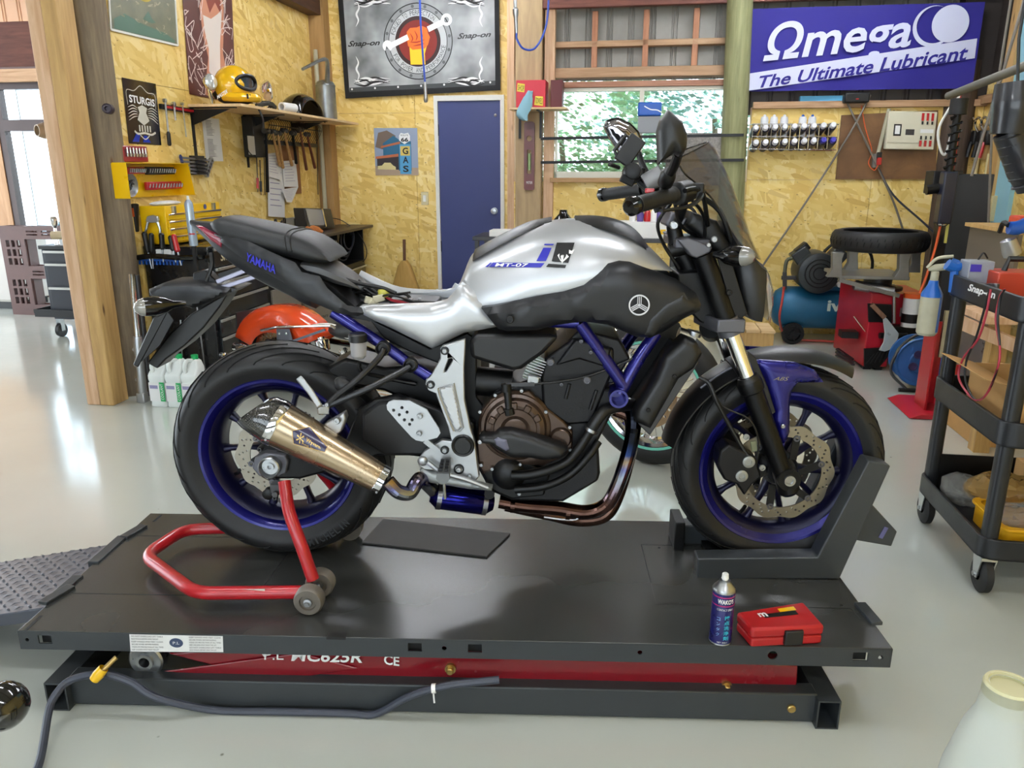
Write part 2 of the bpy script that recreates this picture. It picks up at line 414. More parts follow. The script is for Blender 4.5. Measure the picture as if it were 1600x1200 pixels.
# walls of strand board, sheet by sheet
def wall(name,frame,x0,x1,cols,z1=3.1,z0=0,holes=(),rows=(1.82,),th=.012,m=None):
 root=TH(name,None,None,frame,(x0,0,z0),kind='structure')
 xs=[x0]+list(cols)+[x1];zs=[z0]+list(rows)+[z1];g=.0015
 for i in range(len(xs)-1):
  for j in range(len(zs)-1):
   a,b,c,d=xs[i]+g,xs[i+1]-g,zs[j]+g,zs[j+1]-g
   rects=[(a,b,c,d)]
   for(hx0,hx1,hz0,hz1)in holes:
    nr=[]
    for(p,q,r,s_)in rects:
     if hx1<=p or hx0>=q or hz1<=r or hz0>=s_:nr.append((p,q,r,s_));continue
     if hx0>p:nr.append((p,hx0,r,s_))
     if hx1<q:nr.append((hx1,q,r,s_))
     if hz0>r:nr.append((max(p,hx0),min(q,hx1),r,hz0))
     if hz1<s_:nr.append((max(p,hx0),min(q,hx1),hz1,s_))
    rects=nr
   if rects:
    mb=MB()
    for(p,q,r,s_)in rects:mb.bx(p,q,0,th,r,s_)
    root.p('board',mb,m or OSB,sharp=0)
 mb=MB();rects=[(x0,x1,z0,z1)]
 for(hx0,hx1,hz0,hz1)in holes:
  nr=[]
  for(p,q,r,s_)in rects:
   if hx1<=p or hx0>=q or hz1<=r or hz0>=s_:nr.append((p,q,r,s_));continue
   if hx0>p:nr.append((p,hx0,r,s_))
   if hx1<q:nr.append((hx1,q,r,s_))
   if hz0>r:nr.append((max(p,hx0),min(q,hx1),r,hz0))
   if hz1<s_:nr.append((max(p,hx0),min(q,hx1),hz1,s_))
  rects=nr
 for(p,q,r,s_)in rects:mb.bx(p,q,th+.001,th+.08,r,s_)
 root.p('backing',mb,MC['pale planed timber'],sharp=0)
 return root
wl=wall('wall_left',LF,4.12,DW,(4.95,5.86,6.77))
a=DF.q(684,158);b=DF.q(782,158);DX0,DX1,DZ=a.x,b.x,a.z
wall('wall_back',DF,LW,GF.q(806,264).x-.02,(-2.04,-1.72),holes=((DX0,DX1,0,DZ),))
fr=TH('door_1',None,None,DF,(DX0,0,0),kind='structure')
WHP=mat('white painted frame','dcdcd6',.5)
mb=MB();mb.bx(DX0-.035,DX0,-.02,.05,0,DZ+.045);mb.bx(DX1,DX1+.035,-.02,.05,0,DZ+.045);mb.bx(DX0,DX1,-.02,.05,DZ,DZ+.045)
fr.p('door_frame',mb,WHP)
dl=fr.p('door_leaf',MB().bx(DX0,DX1,.0,.035,.01,DZ-.002),mat('slate blue door laminate','303a6e',.5,bmp=.05),bevel=.003)
mb=MB()
for z in(DZ-.25,DZ-1.3):mb.cyl((DX0-.002,-.008,z-.05),(DX0-.002,-.008,z+.05),.008)
fr.p('hinge',mb,DST)
c=DF.q(774,180);mb=MB();mb.lathe((c.x,0,c.z),(0,-1,0),[(0,.014),(.01,.012),(.014,.005),(.014,0)],14,False);fr.p('robe_hook',mb,STL)
c=DF.q(764,368);mb=MB();mb.lathe((DX1-.06,0,.95),(0,-1,0),[(0,.03),(.01,.03),(.012,.012),(.04,.012),(.045,.028),(.06,.026),(.063,0)],20,False);fr.p('door_knob',mb,STL)
# window wall
wx0=GF.q(866,264).x;wx1=GF.q(1146,264).x;wz0=GF.q(1000,278).z;wz1=GF.q(1000,135).z;ztop=GF.q(1000,118).z
XR=GF.q(1168,260).x
GX0=GF.q(803,264).x
wall('wall_right_back',GF,XR,RW,(XR+.95,),z1=GF.q(1300,166).z,rows=(GF.q(1300,281).z,))
wall('wall_right_back',GF,GX0,XR,((GX0+XR)/2,),z1=wz0-.03,rows=(.6,))
def cladding(name,frame,x0,x1,z0,z1,y,m,pitch=.17):
 root=TH(name,None,None,frame,(x0,y,z0),kind='structure');x=x0
 while x<x1:
  e=min(x+pitch*3,x1);pr=[];t=x
  while t<e-1e-6:
   for dx,dy in((0,0),(.052,0),(.058,.012),(.066,.012),(.072,0),(.08,0),(.086,.012),(.094,.012),(.1,0)):
    if t+dx*1.0<e:pr.append((t+dx,y+dy))
   t+=pitch
  pr.append((e,y));mb=MB()
  mb.add([(a,b,z0)for a,b in pr]+[(a,b,z1)for a,b in pr],[(i,i+1,i+1+len(pr),i+len(pr))for i in range(len(pr)-1)])
  root.p('sheet',mb,m,sharp=20,fixn=False);x=e
 return root
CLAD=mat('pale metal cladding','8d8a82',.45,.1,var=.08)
cladding('wall_cladding',GF,GX0,RW,ztop-.02,3.1,.14,CLAD)
tf=TH('trim_1',None,None,GF,(wx0,0,ztop),kind='structure')
zg=(GF.q(866,72).z+GF.q(1149,60).z)/2
def beam(root,a,b,w,h,m,name='beam',**k):return root.p(name,MB().bar(a,b,w,h),m,bevel=.003,**k)
beam(tf,(wx0-.02,.06,zg),(wx1+.05,.06,zg),.09,.045,PINEH)
beam(tf,(wx0-.02,.06,ztop+.03),(wx1+.05,.06,ztop+.03),.11,.075,PINEH)
beam(tf,(wx0-.02,.05,wz1+.02),(wx1+.05,.05,wz1+.02),.13,.045,mat_wood('reddish lintel','8a5a44','a97a60',3,(1,14,14)))
for px in(929,1009,1087):
 x=GF.q(px,60).x;beam(tf,(x,.035,ztop+.05),(x,.035,2.52),.045,.04,mat_wood('stud timber','9a6446','b98462',3))
beam(tf,(wx0-.1,-.06,2.60),(RW,-.06,2.60),.06,.14,REDW)
zz=GF.q(1300,168).z
beam(tf,(XR,-.02,zz+.02),(RW,-.02,zz+.02),.05,.05,PINEH)
st('trim_2',MB().cyl((GF.q(1163,100).x,-.09,0),(GF.q(1151,100).x-.02,-.09,2.6),.105,.095,n=20),LOGN,GF,(GF.q(1158,100).x,-.09,0))
st('trim_3',MB().bx(GF.q(808,200).x,GF.q(848,200).x,-.1,.05,0,2.6),mat_wood('brown post timber','92795a','b39a72',2,(9,9,1)),GF,(GX0,0,0),bevel=.004)
st('trim_4',MB().bx(GF.q(850,200).x,GF.q(866,200).x,-.03,.05,0,2.6),PINE,GF,(GX0+.3,0,0),bevel=.004)
# window: aluminium slider
wn=TH('window_1',None,None,GF,(wx0,0,wz0),kind='structure')
ALF=mat('pale window aluminium','b9b4a4',.4,.5)
mb=MB();t=.03
mb.bx(wx0,wx1,.02,.1,wz0,wz0+.05);mb.bx(wx0,wx1,.02,.1,wz1-t,wz1);mb.bx(wx0,wx0+t*.6,.02,.1,wz0,wz1);mb.bx(wx1-t*.6,wx1,.02,.1,wz0,wz1)
wn.p('window_frame',mb,ALF)
xm=GF.q(1001,200).x;wn.p('window_mullion',MB().bx(xm-.018,xm+.018,.03,.08,wz0+.05,wz1-t),ALF)
wn.p('window_sill',MB().bx(wx0-.03,wx1,-.05,.1,wz0-.035,wz0),mat_wood('sill timber','a07a50','c8a070',3,(1,14,14)),bevel=.003)
GLS=mat('window glass','f4fbff',.0,trans=1.,ior=1.05)
for p,q in((wx0+.02,xm),(xm,wx1-.02)):wn.p('pane',MB().bx(p,q,.052,.056,wz0+.05,wz1-t),GLS,sharp=0)
c=GF.q(1131,178);wn.p('window_latch',MB().bx(c.x-.018,c.x+.018,.0,.03,c.z-.02,c.z+.02),BLK)
# right wall
rt=wall('wall_right',RF,-WW,-2.6,(-5.7,-4.8,-3.9),z1=1.95,rows=())
st('wall_front',MB().bx(-9,-4.6,-3.4,-3.3,0,3.1).bx(1.9,3,-3.4,-3.3,0,3.1).bx(-4.6,1.9,-3.4,-3.3,2.5,3.1),mat('grey cladding','a0a09c',.6),BF,(0,-3.35,0),sharp=0)
st('wall_right_front',MB().bx(RW,RW+.06,-3.4,2.6,0,3.1),OSB,BF,(RW,0,0),sharp=0)
st('wall_right_upper',MB().bx(RW+.05,RW+.1,2.6,WW,1.95,3.1),mat('insulation board','8fb4b8',.7,var=.1),BF,(RW,3,2),sharp=0)
st('wall_corner',MB().bx(2.32,RW+.1,WW+.015,WW+.3,0,3.1).bx(RW+.02,RW+.1,6.3,WW+.1,0,3.1),mat('dark corner board','2a221e',.7),BF,(RW,WW,0),sharp=0)
st('wall_corner_left',MB().bx(LW-.1,LW+.02,DW+.02,DW+.1,0,3.1).bx(LW-.09,LW-.02,DW-.2,DW+.05,0,3.1).bx(GX0-.06,GX0,WW+.02,DW+.1,0,3.1),PINE,BF,(LW,DW,0),sharp=0)
fp=TH('front_frame',None,None,BF,(-1,-3.35,0),kind='structure')
for x in(-4.5,-3.3,-2.1,-.9,.3,1.5):fp.p('door_post',MB().bx(x,x+.1,-3.38,-3.3,0,2.5),BLKM,sharp=0)
fp.p('door_rail',MB().bx(-4.6,1.9,-3.39,-3.31,0,.7).bx(-4.6,1.9,-3.39,-3.31,1.55,1.63).bx(-4.6,1.9,-3.39,-3.31,2.0,2.08),BLKM,sharp=0)
# ceiling with rafters
DKW=mat_wood('dark ceiling timber','3b2418','5c3a26',3,(1.5,10,10),knots=False)
cl=TH('ceiling',None,None,BF,(-3,3,3.1),kind='structure')
cl.p('ceiling_deck',MB().bx(-9,3,-3.4,9,3.12,3.18),mat('roof underside','b0aca0',.8),sharp=0)
for i in range(10):
 y=-2.8+i*1.15;cl.p('rafter',MB().bx(-9,2.7,y,y+.06,2.97,3.115),DKW,sharp=0)
LBL=('left above the lift','right above the lift','left between lift and door','right between lift and window','left behind the camera','right behind the camera','nearest the blue door','nearest the fuse box','front one in the side room','rear one in the side room')
TUBE=mat('lit tube','f4f8ff',.5,emit=34.)
FIX=mat('lamp batten','e0e0dc',.5)
k=0
for(x,y)in((-1.6,1.6),(.6,1.6),(-1.6,4.4),(.8,4.4),(-1.6,-.8),(.8,-.8),(-1.7,6.1),(1.2,5.5),(-5.6,3.5),(-5.6,6)):
 L=TH('ceiling_light','twin-tube fluorescent batten overhead, %s'%LBL[k],'light',BF,(x,y,2.9),group='fluorescent battens overhead');k+=1
 L.p('batten',MB().bx(x-.62,x+.62,y-.05,y+.05,2.93,2.965),FIX)
 for d in(-.035,.035):L.p('tube',MB().cyl((x-.6,y+d,2.905),(x+.6,y+d,2.905),.014,n=10),TUBE)
 # left: posts, annex
st('trim_5',MB().bx(-3.115,-3.032,3.84,3.98,0,3.1),PINE,BF,(-3.07,3.9,0),bevel=.006)
st('trim_15',MB().bx(-3.03,-2.945,3.84,3.98,0,3.1),PINEY,BF,(-2.98,3.9,0),bevel=.006)
st('trim_6',MB().cyl((-3.045,4.14,0),(-3.0,4.14,3.1),.13,.115,n=24),LOGG,BF,(-3.02,4.14,0))
AW=7.35
AF=F(BF.w((0,AW,0)),TH_B)
ax0=AF.q(-60,264).x;wL=AF.q(6,200).x;wR=-4.75
zt=AF.q(40,133).z;zm=AF.q(40,196).z;zb=AF.q(60,352).z
cladding('wall_annex',AF,-9,LW-.15,zt,3.1,0,mat('annex wall board','c9a184',.7))
st('wall_annex_lower',MB().bx(-9,LW-.15,0,.05,0,.1),PINE,AF,(-5,0,0),sharp=0)
an=TH('window_2',None,None,AF,(wL,0,0),kind='structure')
BRF=mat('brown window frame','3a2c2a',.4,.3)
mb=MB();xr=LW-.16
mb.bx(wL-.05,wL+.02,-.02,.06,.05,zt);mb.bx(wL,xr,-.02,.06,zt-.04,zt+.03);mb.bx(wL,xr,-.03,.06,zm-.055,zm+.055);mb.bx(wL,xr,-.02,.06,.0,.06)
an.p('window_frame',mb,BRF)
an.p('pane',MB().bx(wL+.02,xr,.01,.014,.06,zm-.05),GLS,sharp=0)
an.p('pane',MB().bx(wL+.02,xr,.01,.014,zm+.05,zt-.04),GLS,sharp=0)
st('door_2',MB().bx(wL-.32,wL-.05,-.03,.05,0,zt+.05).bx(-9,wL-.32,0,.05,0,zt),mat_wood('orange door timber','a87c54','c8a07a',2,(10,10,1)),AF,(wL-.2,0,0))
st('wall_annex_left',MB().bx(-9,-8.9,-3.4,1.0,0,3.1),PINE,BF,(-9,0,0),sharp=0)
bt=TH('trim_7',None,None,BF,(-4,4.6,2.3),kind='structure')
z1_=BF.q(20,36,4.8).z;z0_=BF.q(20,106,4.8).z
bt.p('beam',MB().bx(-8,-3.1,4.75,4.85,z0_,z1_),REDW,bevel=.004)
z2_=AF.q(40,98).z
bt.p('beam',MB().bx(-8,-3.1,AW-.12,AW-.06,zt+.02,z2_),PINEH,bevel=.004)
# lift table
DECK=mat_deck();GRYS=mat('grey powder coat','33373a',.42,.1,bmp=.08,bscale=250)
TX0,TX1,TY0,TY1,TZ=-1.283,.852,1.624,2.30,.22
t=TH('motorcycle_lift','grey motorcycle lift table with red scissor arms, low on the floor','lift',KF,((TX0+TX1)/2,(TY0+TY1)/2,0))
zs_=KF.q(800,1038,TY0).z
pk=[(KF.q(a,b,TY0),w)for a,b,w in((69,993,.034),(648,1006,.034),(742,1008,.034),(1345,1022,.036))]
hl=[(KF.q(a,b,TY0),r)for a,b,r in((42,997,.005),(694,1010,.006),(1000,1018,.006),(1207,1026,.012),(1376,1029,.006))]
holes=[[(p.x-w/2,TZ-.001-.034),(p.x+w/2,TZ-.001-.034),(p.x+w/2,TZ-.012),(p.x-w/2,TZ-.012)]for p,w in pk]+[circ(p.x,TZ-.025,r,12)for p,r in hl]
t.p('deck_apron',MB().prism([(TX0,TZ-.052),(TX1,TZ-.052),(TX1,TZ-.001),(TX0,TZ-.001)],TY0,TY0+.004,'y',holes),GRYS,sharp=20)
t.p('deck_plate',MB().bx(TX0,TX1,TY0,TY1,TZ-.006,TZ),DECK,bevel=.002)
t.p('deck_apron',MB().bx(TX0,TX0+.004,TY0,TY1,TZ-.052,TZ-.001).bx(TX1-.004,TX1,TY0,TY1,TZ-.052,TZ-.001).bx(TX0,TX1,TY1-.004,TY1,TZ-.052,TZ-.001),GRYS)
t.ps('deck_rib',MB().bx(TX0+.3,TX0+.34,TY0+.05,TY1-.02,TZ-.05,TZ-.006).bx(-.2,-.16,TY0+.05,TY1-.02,TZ-.05,TZ-.006).bx(.4,.44,TY0+.05,TY1-.02,TZ-.05,TZ-.006),BLKM)
DL=mat('seam black','0d0d0e',.7)
def gl(px,py,z=TZ):p=KF.g(px,py,z);return(p.x,p.y)
def seam(pts,w=.0022,z=TZ+.0005):return MB().stroke([gl(*p)for p in pts],w,z,1,'z')
mb=seam([(113,927),(455,933)]);mb.join(seam([(213,837),(470,841)]));mb.join(seam([(452,862),(405,925)]))
mb.join(seam([(1002,851),(1025,943),(1330,951)]));mb.join(seam([(1002,851),(1090,853)]));mb.join(seam([(1330,951),(1344,967)]))
mb.join(seam([(40,985),(65,962)],.008));mb.join(seam([(240,815),(252,805)],.008))
for a,b in((1030,856),(1063,943),(1315,946)):p=gl(a,b);mb.prism(circ(p[0],p[1],.004,10),TZ,TZ+.0006,'z')
t.ps('deck_seam',mb,DL,sharp=0)
mb=MB()
for a,b in(((66,945),(112,918)),((193,842),(225,823)),((1343,945),(1370,977))):
 p=Vector((*gl(*a),TZ+.004));q=Vector((*gl(*b),TZ+.004));mb.bar(p,q,.03,.01)
t.ps('end_stop',mb,GRYS,bevel=.002)
for p,w in pk:t.p('pocket_blocker',MB().bx(p.x-w/2-.004,p.x+w/2+.004,TY0+.02,TY0+.024,TZ-.045,TZ-.007),DL)  # added dark plates that keep daylight from showing through the holes
c=KF.q(525,993,TY0);t.p('pocket',MB().bx(c.x-.024,c.x+.024,TY0-.001,TY0+.02,TZ-.006,TZ+.0008),DL)
q=[KF.q(a,b,TY0-.001)for a,b in((204,1018),(349,1019),(348,994),(202,991))]
sk=t.p('sticker',MB().quad(q),PAPER,sharp=0)
def sub(q,x0,x1,y0,y1,o=(0,-.0008,0)):
 a,b,c,d=[Vector(v)for v in q];f=lambda x,y:(a*(1-x)+b*x)*(1-y)+(d*(1-x)+c*x)*y+Vector(o);return[f(x0,y0),f(x1,y0),f(x1,y1),f(x0,y1)]
INK=mat('black ink','1c1c20',.6);INKB=mat('blue grey ink','34415e',.6)
mb=MB()
LN=['DO NOT OVERLOAD LIFT TABLE','READ MANUAL BEFORE USING THIS LIFT','KEEP HANDS AND FEET CLEAR','SECURE WHEEL BEFORE RAISING','WEAR EYE PROTECTION AT ALL TIMES','KEEP CHILDREN AWAY FROM THIS LIFT']
for i in range(6):
 mb.text(LN[i],sub(q,.02,.36-.05*(i%2),.86-.155*i,.94-.155*i))
t.p('sticker_print',mb,INK,parent=sk,sharp=0)
mb=MB()
for i in range(6):mb.text(LN[(i+2)%6],sub(q,.64,.98-.05*(i%2),.86-.155*i,.94-.155*i))
t.p('sticker_print',mb,INK,parent=sk,sharp=0)
mb=MB();cc=sub(q,.5,.5,.55,.55)[0];mb.prism([(cc.x+.017*cos(a),cc.z+.013*sin(a))for a in[i*pi/12 for i in range(24)]],TY0-.0022,TY0-.0015,'y');t.p('sticker_emblem',mb,INKB,parent=sk)
mb=MB().text('P.L',sub(q,.465,.535,.47,.63,(0,-.0016,0)));t.p('emblem_print',mb,PAPER,parent=sk,sharp=0)
bl=KF.g(128,1111,0);br=KF.g(1270,1133,0);BY=1.63;bh=KF.q(700,1072,BY).z
bx0=KF.q(83,1100,BY).x;bx1=KF.q(1312,1120,BY-.02).x
t.p('base_rail',MB().bx(bx0+.05,bx1-.05,BY,BY+.045,.004,bh),GRYS,bevel=.004)
t.p('base_rail',MB().bx(bx0+.05,bx1-.05,2.16,2.2,.004,bh),GRYS,bevel=.004)
for x in(bx0,bx1-.055):
 z=bh-.004
 t.p('base_foot',MB().prism([(x,.0),(x+.055,.0),(x+.055,z),(x,z)],BY-.02,2.23,'y',[[(x+.004,.004),(x+.051,.004),(x+.051,z-.004),(x+.004,z-.004)]]),GRYS,sharp=20)
SR=mat('lift red enamel','7a0a18',.25,coat=.4)
y0=BY+.035
pts=KF.xz([(345,1015),(830,1020),(1247,1040),(1245,1078),(900,1072),(690,1060),(400,1058),(262,1022)],y0)
t.p('scissor_arm',MB().prism(pts,y0,y0+.05),SR,bevel=.004)
t.p('scissor_arm',MB().prism([(a,b)for a,b in pts],2.1,2.14),SR,bevel=.004)
t.p('scissor_brace',MB().prism(KF.xz([(255,1050),(470,1020),(560,1045),(450,1062)],y0-.006),y0-.006,y0),SR,bevel=.003)
t.p('lift_cylinder',MB().cyl((-.7,1.85,.09),(.3,1.85,.1),.035),BLKM)
ZN=mat('yellow zinc','b59a5e',.3,.9)
mb=MB()
for a,b in((704,1044),(1135,1072)):p=KF.q(a,b,y0-.002);mb.lathe((p.x,y0,p.z),(0,-1,0),[(0,.014),(.008,.014),(.008,.009),(.018,.009),(.02,.007),(.02,0)],16,False)
p=KF.q(1236,1106,BY);mb.lathe((p.x,BY,p.z),(0,-1,0),[(0,.0105),(.006,.0105),(.008,.008),(.008,0)],16,False)
t.ps('pivot_bolt',mb,ZN)
p=KF.q(228,1032,y0);t.p('roller',MB().lathe((p.x,y0+.03,p.z),(0,-1,0),[(0,.045),(.03,.045),(.034,.04),(.034,.022),(.04,.022),(.04,.014),(.0,.014)],28,False),STL)
for s_,a in(('MC625R',(455,566,1017,1035)),('CE',(600,624,1025,1040))):
 mb=MB();mb.text(s_,[KF.q(x,z,y0-.0075)for x,z in((a[0],a[3]-2),(a[1],a[3]+1),(a[1],a[2]+1),(a[0],a[2]-2))],.15 if s_[0]=='M' else 0,.02);t.p('arm_lettering',mb,WHT,sharp=0)
mb=MB()
c=KF.q(428,1016,y0-.0075);mb.ring((c.x,y0-.0005,c.z),(0,-1,0),.038,.033,.001,30)
mb.text('P.L',[KF.q(x,z,y0-.0075)for x,z in((413,1031),(443,1031),(443,1016),(413,1016))])
t.p('arm_lettering',mb,WHT,sharp=0)
mb=MB().cyl(KF.q(182,1027,1.60),KF.q(158,1050,1.575),.006);t.p('release_lever',mb,ZN)
mb=MB();a,b=KF.q(162,1044,1.58),KF.q(147,1062,1.57);mb.lathe(a,b-a,[(0,.012),(.02,.014),((b-a).length,.012),((b-a).length+.004,0)],14,False);t.p('lever_grip',mb,YEL)
HS=mat('dark blue grey rubber hose','363a46',.45)
def fl(px,py,z,yy=None):return KF.g(px,py,z)if yy is None else KF.q(px,py,yy)
hp=[fl(40,1235,.012),fl(62,1190,.014),fl(76,1112,.05),fl(88,1084,.08),KF.q(112,1062,1.6),KF.q(160,1053,1.6),KF.q(205,1066,1.6),KF.q(245,1090,1.59)]+[Vector((KF.q(a,1114,1.6).x,1.613,.0105))for a in(330,430,540,585)]+[KF.q(640,1088,1.61),KF.q(700,1071,1.612),KF.q(780,1062,1.62)]
hp=[Vector(p)for p in hp]
h=one('control_hose','dark grey rubber hose trailing along the front of the lift base','hose',KF,hp[9],MB().tube(hp,.0095,10,6),HS)
c=TH('cable_tie','white cable tie around the hose on the lift base','tie',KF,KF.q(678,1076,1.575));p=KF.q(678,1077,1.611)
c.p('tie',MB().cyl(p-Vector((.005,0,-.002)),p+Vector((.005,0,.003)),.0118,n=14).bar(p+Vector((0,-.01,-.005)),p+Vector((.002,-.012,-.03)),.004,.002),WHT)
RG=mat('grey ramp steel','4a4d56',.45,.3)
zr=TZ-.025
A=KF.g(186,846,zr);Bp=KF.g(76,947,zr);ry0,ry1=Bp.y,A.y;rx=TX0-.005;sl=.19;L=.95
def rz_(x):return max(.006,zr-(rx-x)*sl)
t=TH('ramp','grey chequer-plate ramp hooked on the left end of the lift','ramp',KF,(rx-L/2,(ry0+ry1)/2,0))
xe=rx-L
t.p('ramp_plate',MB().add([(rx,ry0,zr),(rx,ry1,zr),(xe,ry1,rz_(xe)),(xe,ry0,rz_(xe)),(rx,ry0,zr-.04),(rx,ry1,zr-.04),(xe,ry1,0),(xe,ry0,0)],[(0,1,2,3),(4,7,6,5),(0,3,7,4),(1,5,6,2),(0,4,5,1),(3,2,6,7)]),RG,bevel=.003)
mb=MB()
for i in range(30):
 for j in range(13):
  x=rx-.02-i*.031;y=ry0+.02+j*(ry1-ry0-.03)/12
  if x<xe+.02:continue
  a=radians(38 if(i+j)%2 else-38);dx,dy=.014*cos(a),.014*sin(a);z=rz_(x)+.003
  mb.add([(x-dx,y-dy,rz_(x-dx)+.0004),(x+dy*.28,y-dx*.28,z),(x+dx,y+dy,rz_(x+dx)+.0004),(x-dy*.28,y+dx*.28,z),(x,y,z+.002)],[(0,1,4),(1,2,4),(2,3,4),(3,0,4)])
t.p('tread_studs',mb,RG,kind='stuff',sharp=0,fixn=False)
mb=MB()
for f0,f1 in((.02,.3),(.5,.95)):mb.bx(rx-.012,rx+.02,ry0+(ry1-ry0)*f0,ry0+(ry1-ry0)*f1,TZ-.02,TZ+.006)
t.ps('hook_lip',mb,GRYS,bevel=.002)
pl=[gl(566,850),gl(599,813),gl(797,836),gl(760,872)]
one('rubber_mat','thin dark sheet lying on the lift deck behind the rear wheel','sheet',KF,(pl[0][0],pl[0][1],TZ),MB().prism(pl,TZ+.001,TZ+.006,'z'),mat('dull dark sheet','2c2b29',.6,var=.1))
# paddock stand
SRD=mat('stand red paint','a8141e',.35,coat=.3,var=.06)
zt_=TZ+.042
t=TH('paddock_stand','red tubular rear paddock stand holding up the rear wheel','stand',KF,(*gl(330,900),TZ))
n1,n2,cR,f1,f2=[KF.g(a,b,zt_)for a,b in((470,925),(305,927),(226,868),(288,827),(340,822))]
yn,yf=n1.y,f2.y
f3=Vector((n1.x-.01,yf+.02,zt_))
def bend(pts,r=.03,k=4):
 out=[Vector(pts[0])]
 for i in range(1,len(pts)-1):
  p=Vector(pts[i]);a=(Vector(pts[i-1])-p);b=(Vector(pts[i+1])-p);ra=min(r,a.length*.45);rb=min(r,b.length*.45);a=p+a.normalized()*ra;b=p+b.normalized()*rb
  for j in range(k+1):u=j/k;out.append(a*(1-u)**2+p*2*u*(1-u)+b*u*u)
 out.append(Vector(pts[-1]));return out
t.p('base_tube',MB().tube(bend([n1,n2,cR,f1,f3],.05,6),.0175,14,1),SRD)
up_n=[KF.q(489,905,yn+.01),KF.q(470,850,yn+.02),KF.q(452,800,yn+.05),KF.q(444,752,yn+.085)]
t.p('upright',MB().tube(up_n,.0165,14,4),SRD)
up_f=[Vector((p.x,yf+.02-(p.y-yn),p.z))for p in up_n];t.p('upright',MB().tube(up_f,.0165,14,4),SRD)
p=up_n[3];t.p('hook',MB().bx(p.x-.035,p.x+.01,p.y-.012,p.y+.02,p.z-.03,p.z-.005).lathe((p.x-.02,p.y-.012,p.z-.03),(0,-1,0),[(0,.009),(.01,.009),(.01,0)],8,False),DST,bevel=.002)
CW=mat('worn grey caster','6b655c',.5,.3,var=.2)
for(a,b,y)in((482,924,yn-.03),(500,905,yn+.055)):
 c=KF.q(a,b,y);w_=t.p('caster',MB().lathe((c.x,y+.02,TZ+.038),(0,-1,0),[(0,.012),(0,.03),(.004,.038),(.03,.038),(.036,.034),(.036,.022),(.03,.02),(.03,.0)],28,False),CW)
 t.p('caster_bolt',MB().lathe((c.x,y-.012,TZ+.038),(0,-1,0),[(0,.011),(.006,.011),(.007,.006),(.014,.006),(.014,0)],10,False),STL,parent=w_)
t.p('caster',MB().cyl((c.x,yf,TZ+.038),(c.x,yf+.04,TZ+.038),.038,n=24),CW)
stp=KF.qs([(322,932),(413,930),(414,920),(324,923)],yn-.0178)
t.p('label_strip',MB().quad(stp),mat('worn white decal','c9c2bc',.6,var=.3,vscale=60),sharp=0)
t.p('label_print',MB().text('MOTORCYCLE PADDOCK STAND',sub(stp,.02,.98,.1,.55)),INK,sharp=0)
# wheel chock
t=TH('wheel_chock','grey steel wheel chock clamping the front tyre','chock',KF,(*gl(1200,905),TZ))
yc=KF.g(1200,905,TZ).y
arm=KF.xz([(1090,905),(1090,873),(1277,871),(1357,720),(1392,728),(1312,905)],yc)
t.p('side_arm',MB().prism(arm,yc,yc+.055),GRYS,bevel=.004,bseg=3)
yd=KF.g(1085,866,TZ).y
t.p('side_arm',MB().prism(arm,2.145,2.2),GRYS,bevel=.004)
br_=KF.xz([(1330,800),(1358,783),(1401,830),(1392,853),(1305,838)],yc+.06)
t.p('front_bracket',MB().prism(br_,yc+.056,2.144),GRYS,bevel=.003)
t.p('base_plate',MB().bx(arm[0][0]+.05,arm[0][0]+.36,yc+.005,2.2,TZ,TZ+.012),BLKM)
t.p('back_cradle',MB().bx(arm[0][0]-.04,arm[0][0]-.01,2.1,2.2,TZ,TZ+.09),BLKM,bevel=.003)
p=KF.q(1380,832,yc+.055);t.p('blue_tape',MB().box((p.x,yc+.054,p.z),(.012,.002,.035),(0,20,0)),mat('faded blue tape','5a5a86',.6))
# spray can on the deck
c=KF.g(1125,1000,TZ);s_=KF.sc(1125,950,c.y)
r=17.5*s_;hh=KF.q(1125,921,c.y).z-TZ
CB=mat('can dark blue print','12125e',.28,.3,coat=.4)
t=TH('spray_can','dark blue contact-cleaner spray can with pink band, nozzle bare, on the lift deck','spray can',KF,(c.x,c.y,TZ))
bd=t.p('can_body',MB().lathe((c.x,c.y,TZ),(0,0,1),[(0,r*.9),(.003,r),(hh,r),(hh+.002,r*.97)],36),CB)
t.ps('can_rim',MB().lathe((c.x,c.y,TZ),(0,0,1),[(-.0,r*.9),(.002,r*1.03),(.005,r*1.01)],36,False).lathe((c.x,c.y,TZ+hh),(0,0,1),[(0,r*1.02),(.004,r*1.03),(.008,r*.96),(.016,r*.7),(.022,r*.5),(.026,r*.5),(.026,0)],36,False),STL)
t.p('nozzle',MB().lathe((c.x,c.y,TZ+hh+.026),(0,0,1),[(0,.006),(.004,.0085),(.016,.0075),(.018,.005),(.018,0)],14,False),WHT)
def wrap(body,a0,a1,z0,z1,c=c,r=r,m=None,sh=0.,bold=0.):
 vs,fs=glyphs(body,sh,bold,1.);mb=MB()
 mb.add([(c.x+(r+.0006)*sin(radians(a0+(a1-a0)*x)),c.y-(r+.0006)*cos(radians(a0+(a1-a0)*x)),z0+(z1-z0)*y)for x,y in vs],fs);return mb
def band(c,r,a0,a1,z0,z1,n=14,o=.0004):
 mb=MB();P=[radians(a0+(a1-a0)*i/n)for i in range(n+1)]
 return mb.add([(c.x+(r+o)*sin(a),c.y-(r+o)*cos(a),z)for z in(z0,z1)for a in P],[(i,i+1,n+2+i,n+1+i)for i in range(n)])
PK=mat('magenta print','b01a6a',.4)
t.p('pink_band',band(c,r,-90,90,TZ+hh*.77,TZ+hh*.79).join(band(c,r,-90,90,TZ+hh*.93,TZ+hh*.95)),PK,parent=bd,sharp=0)
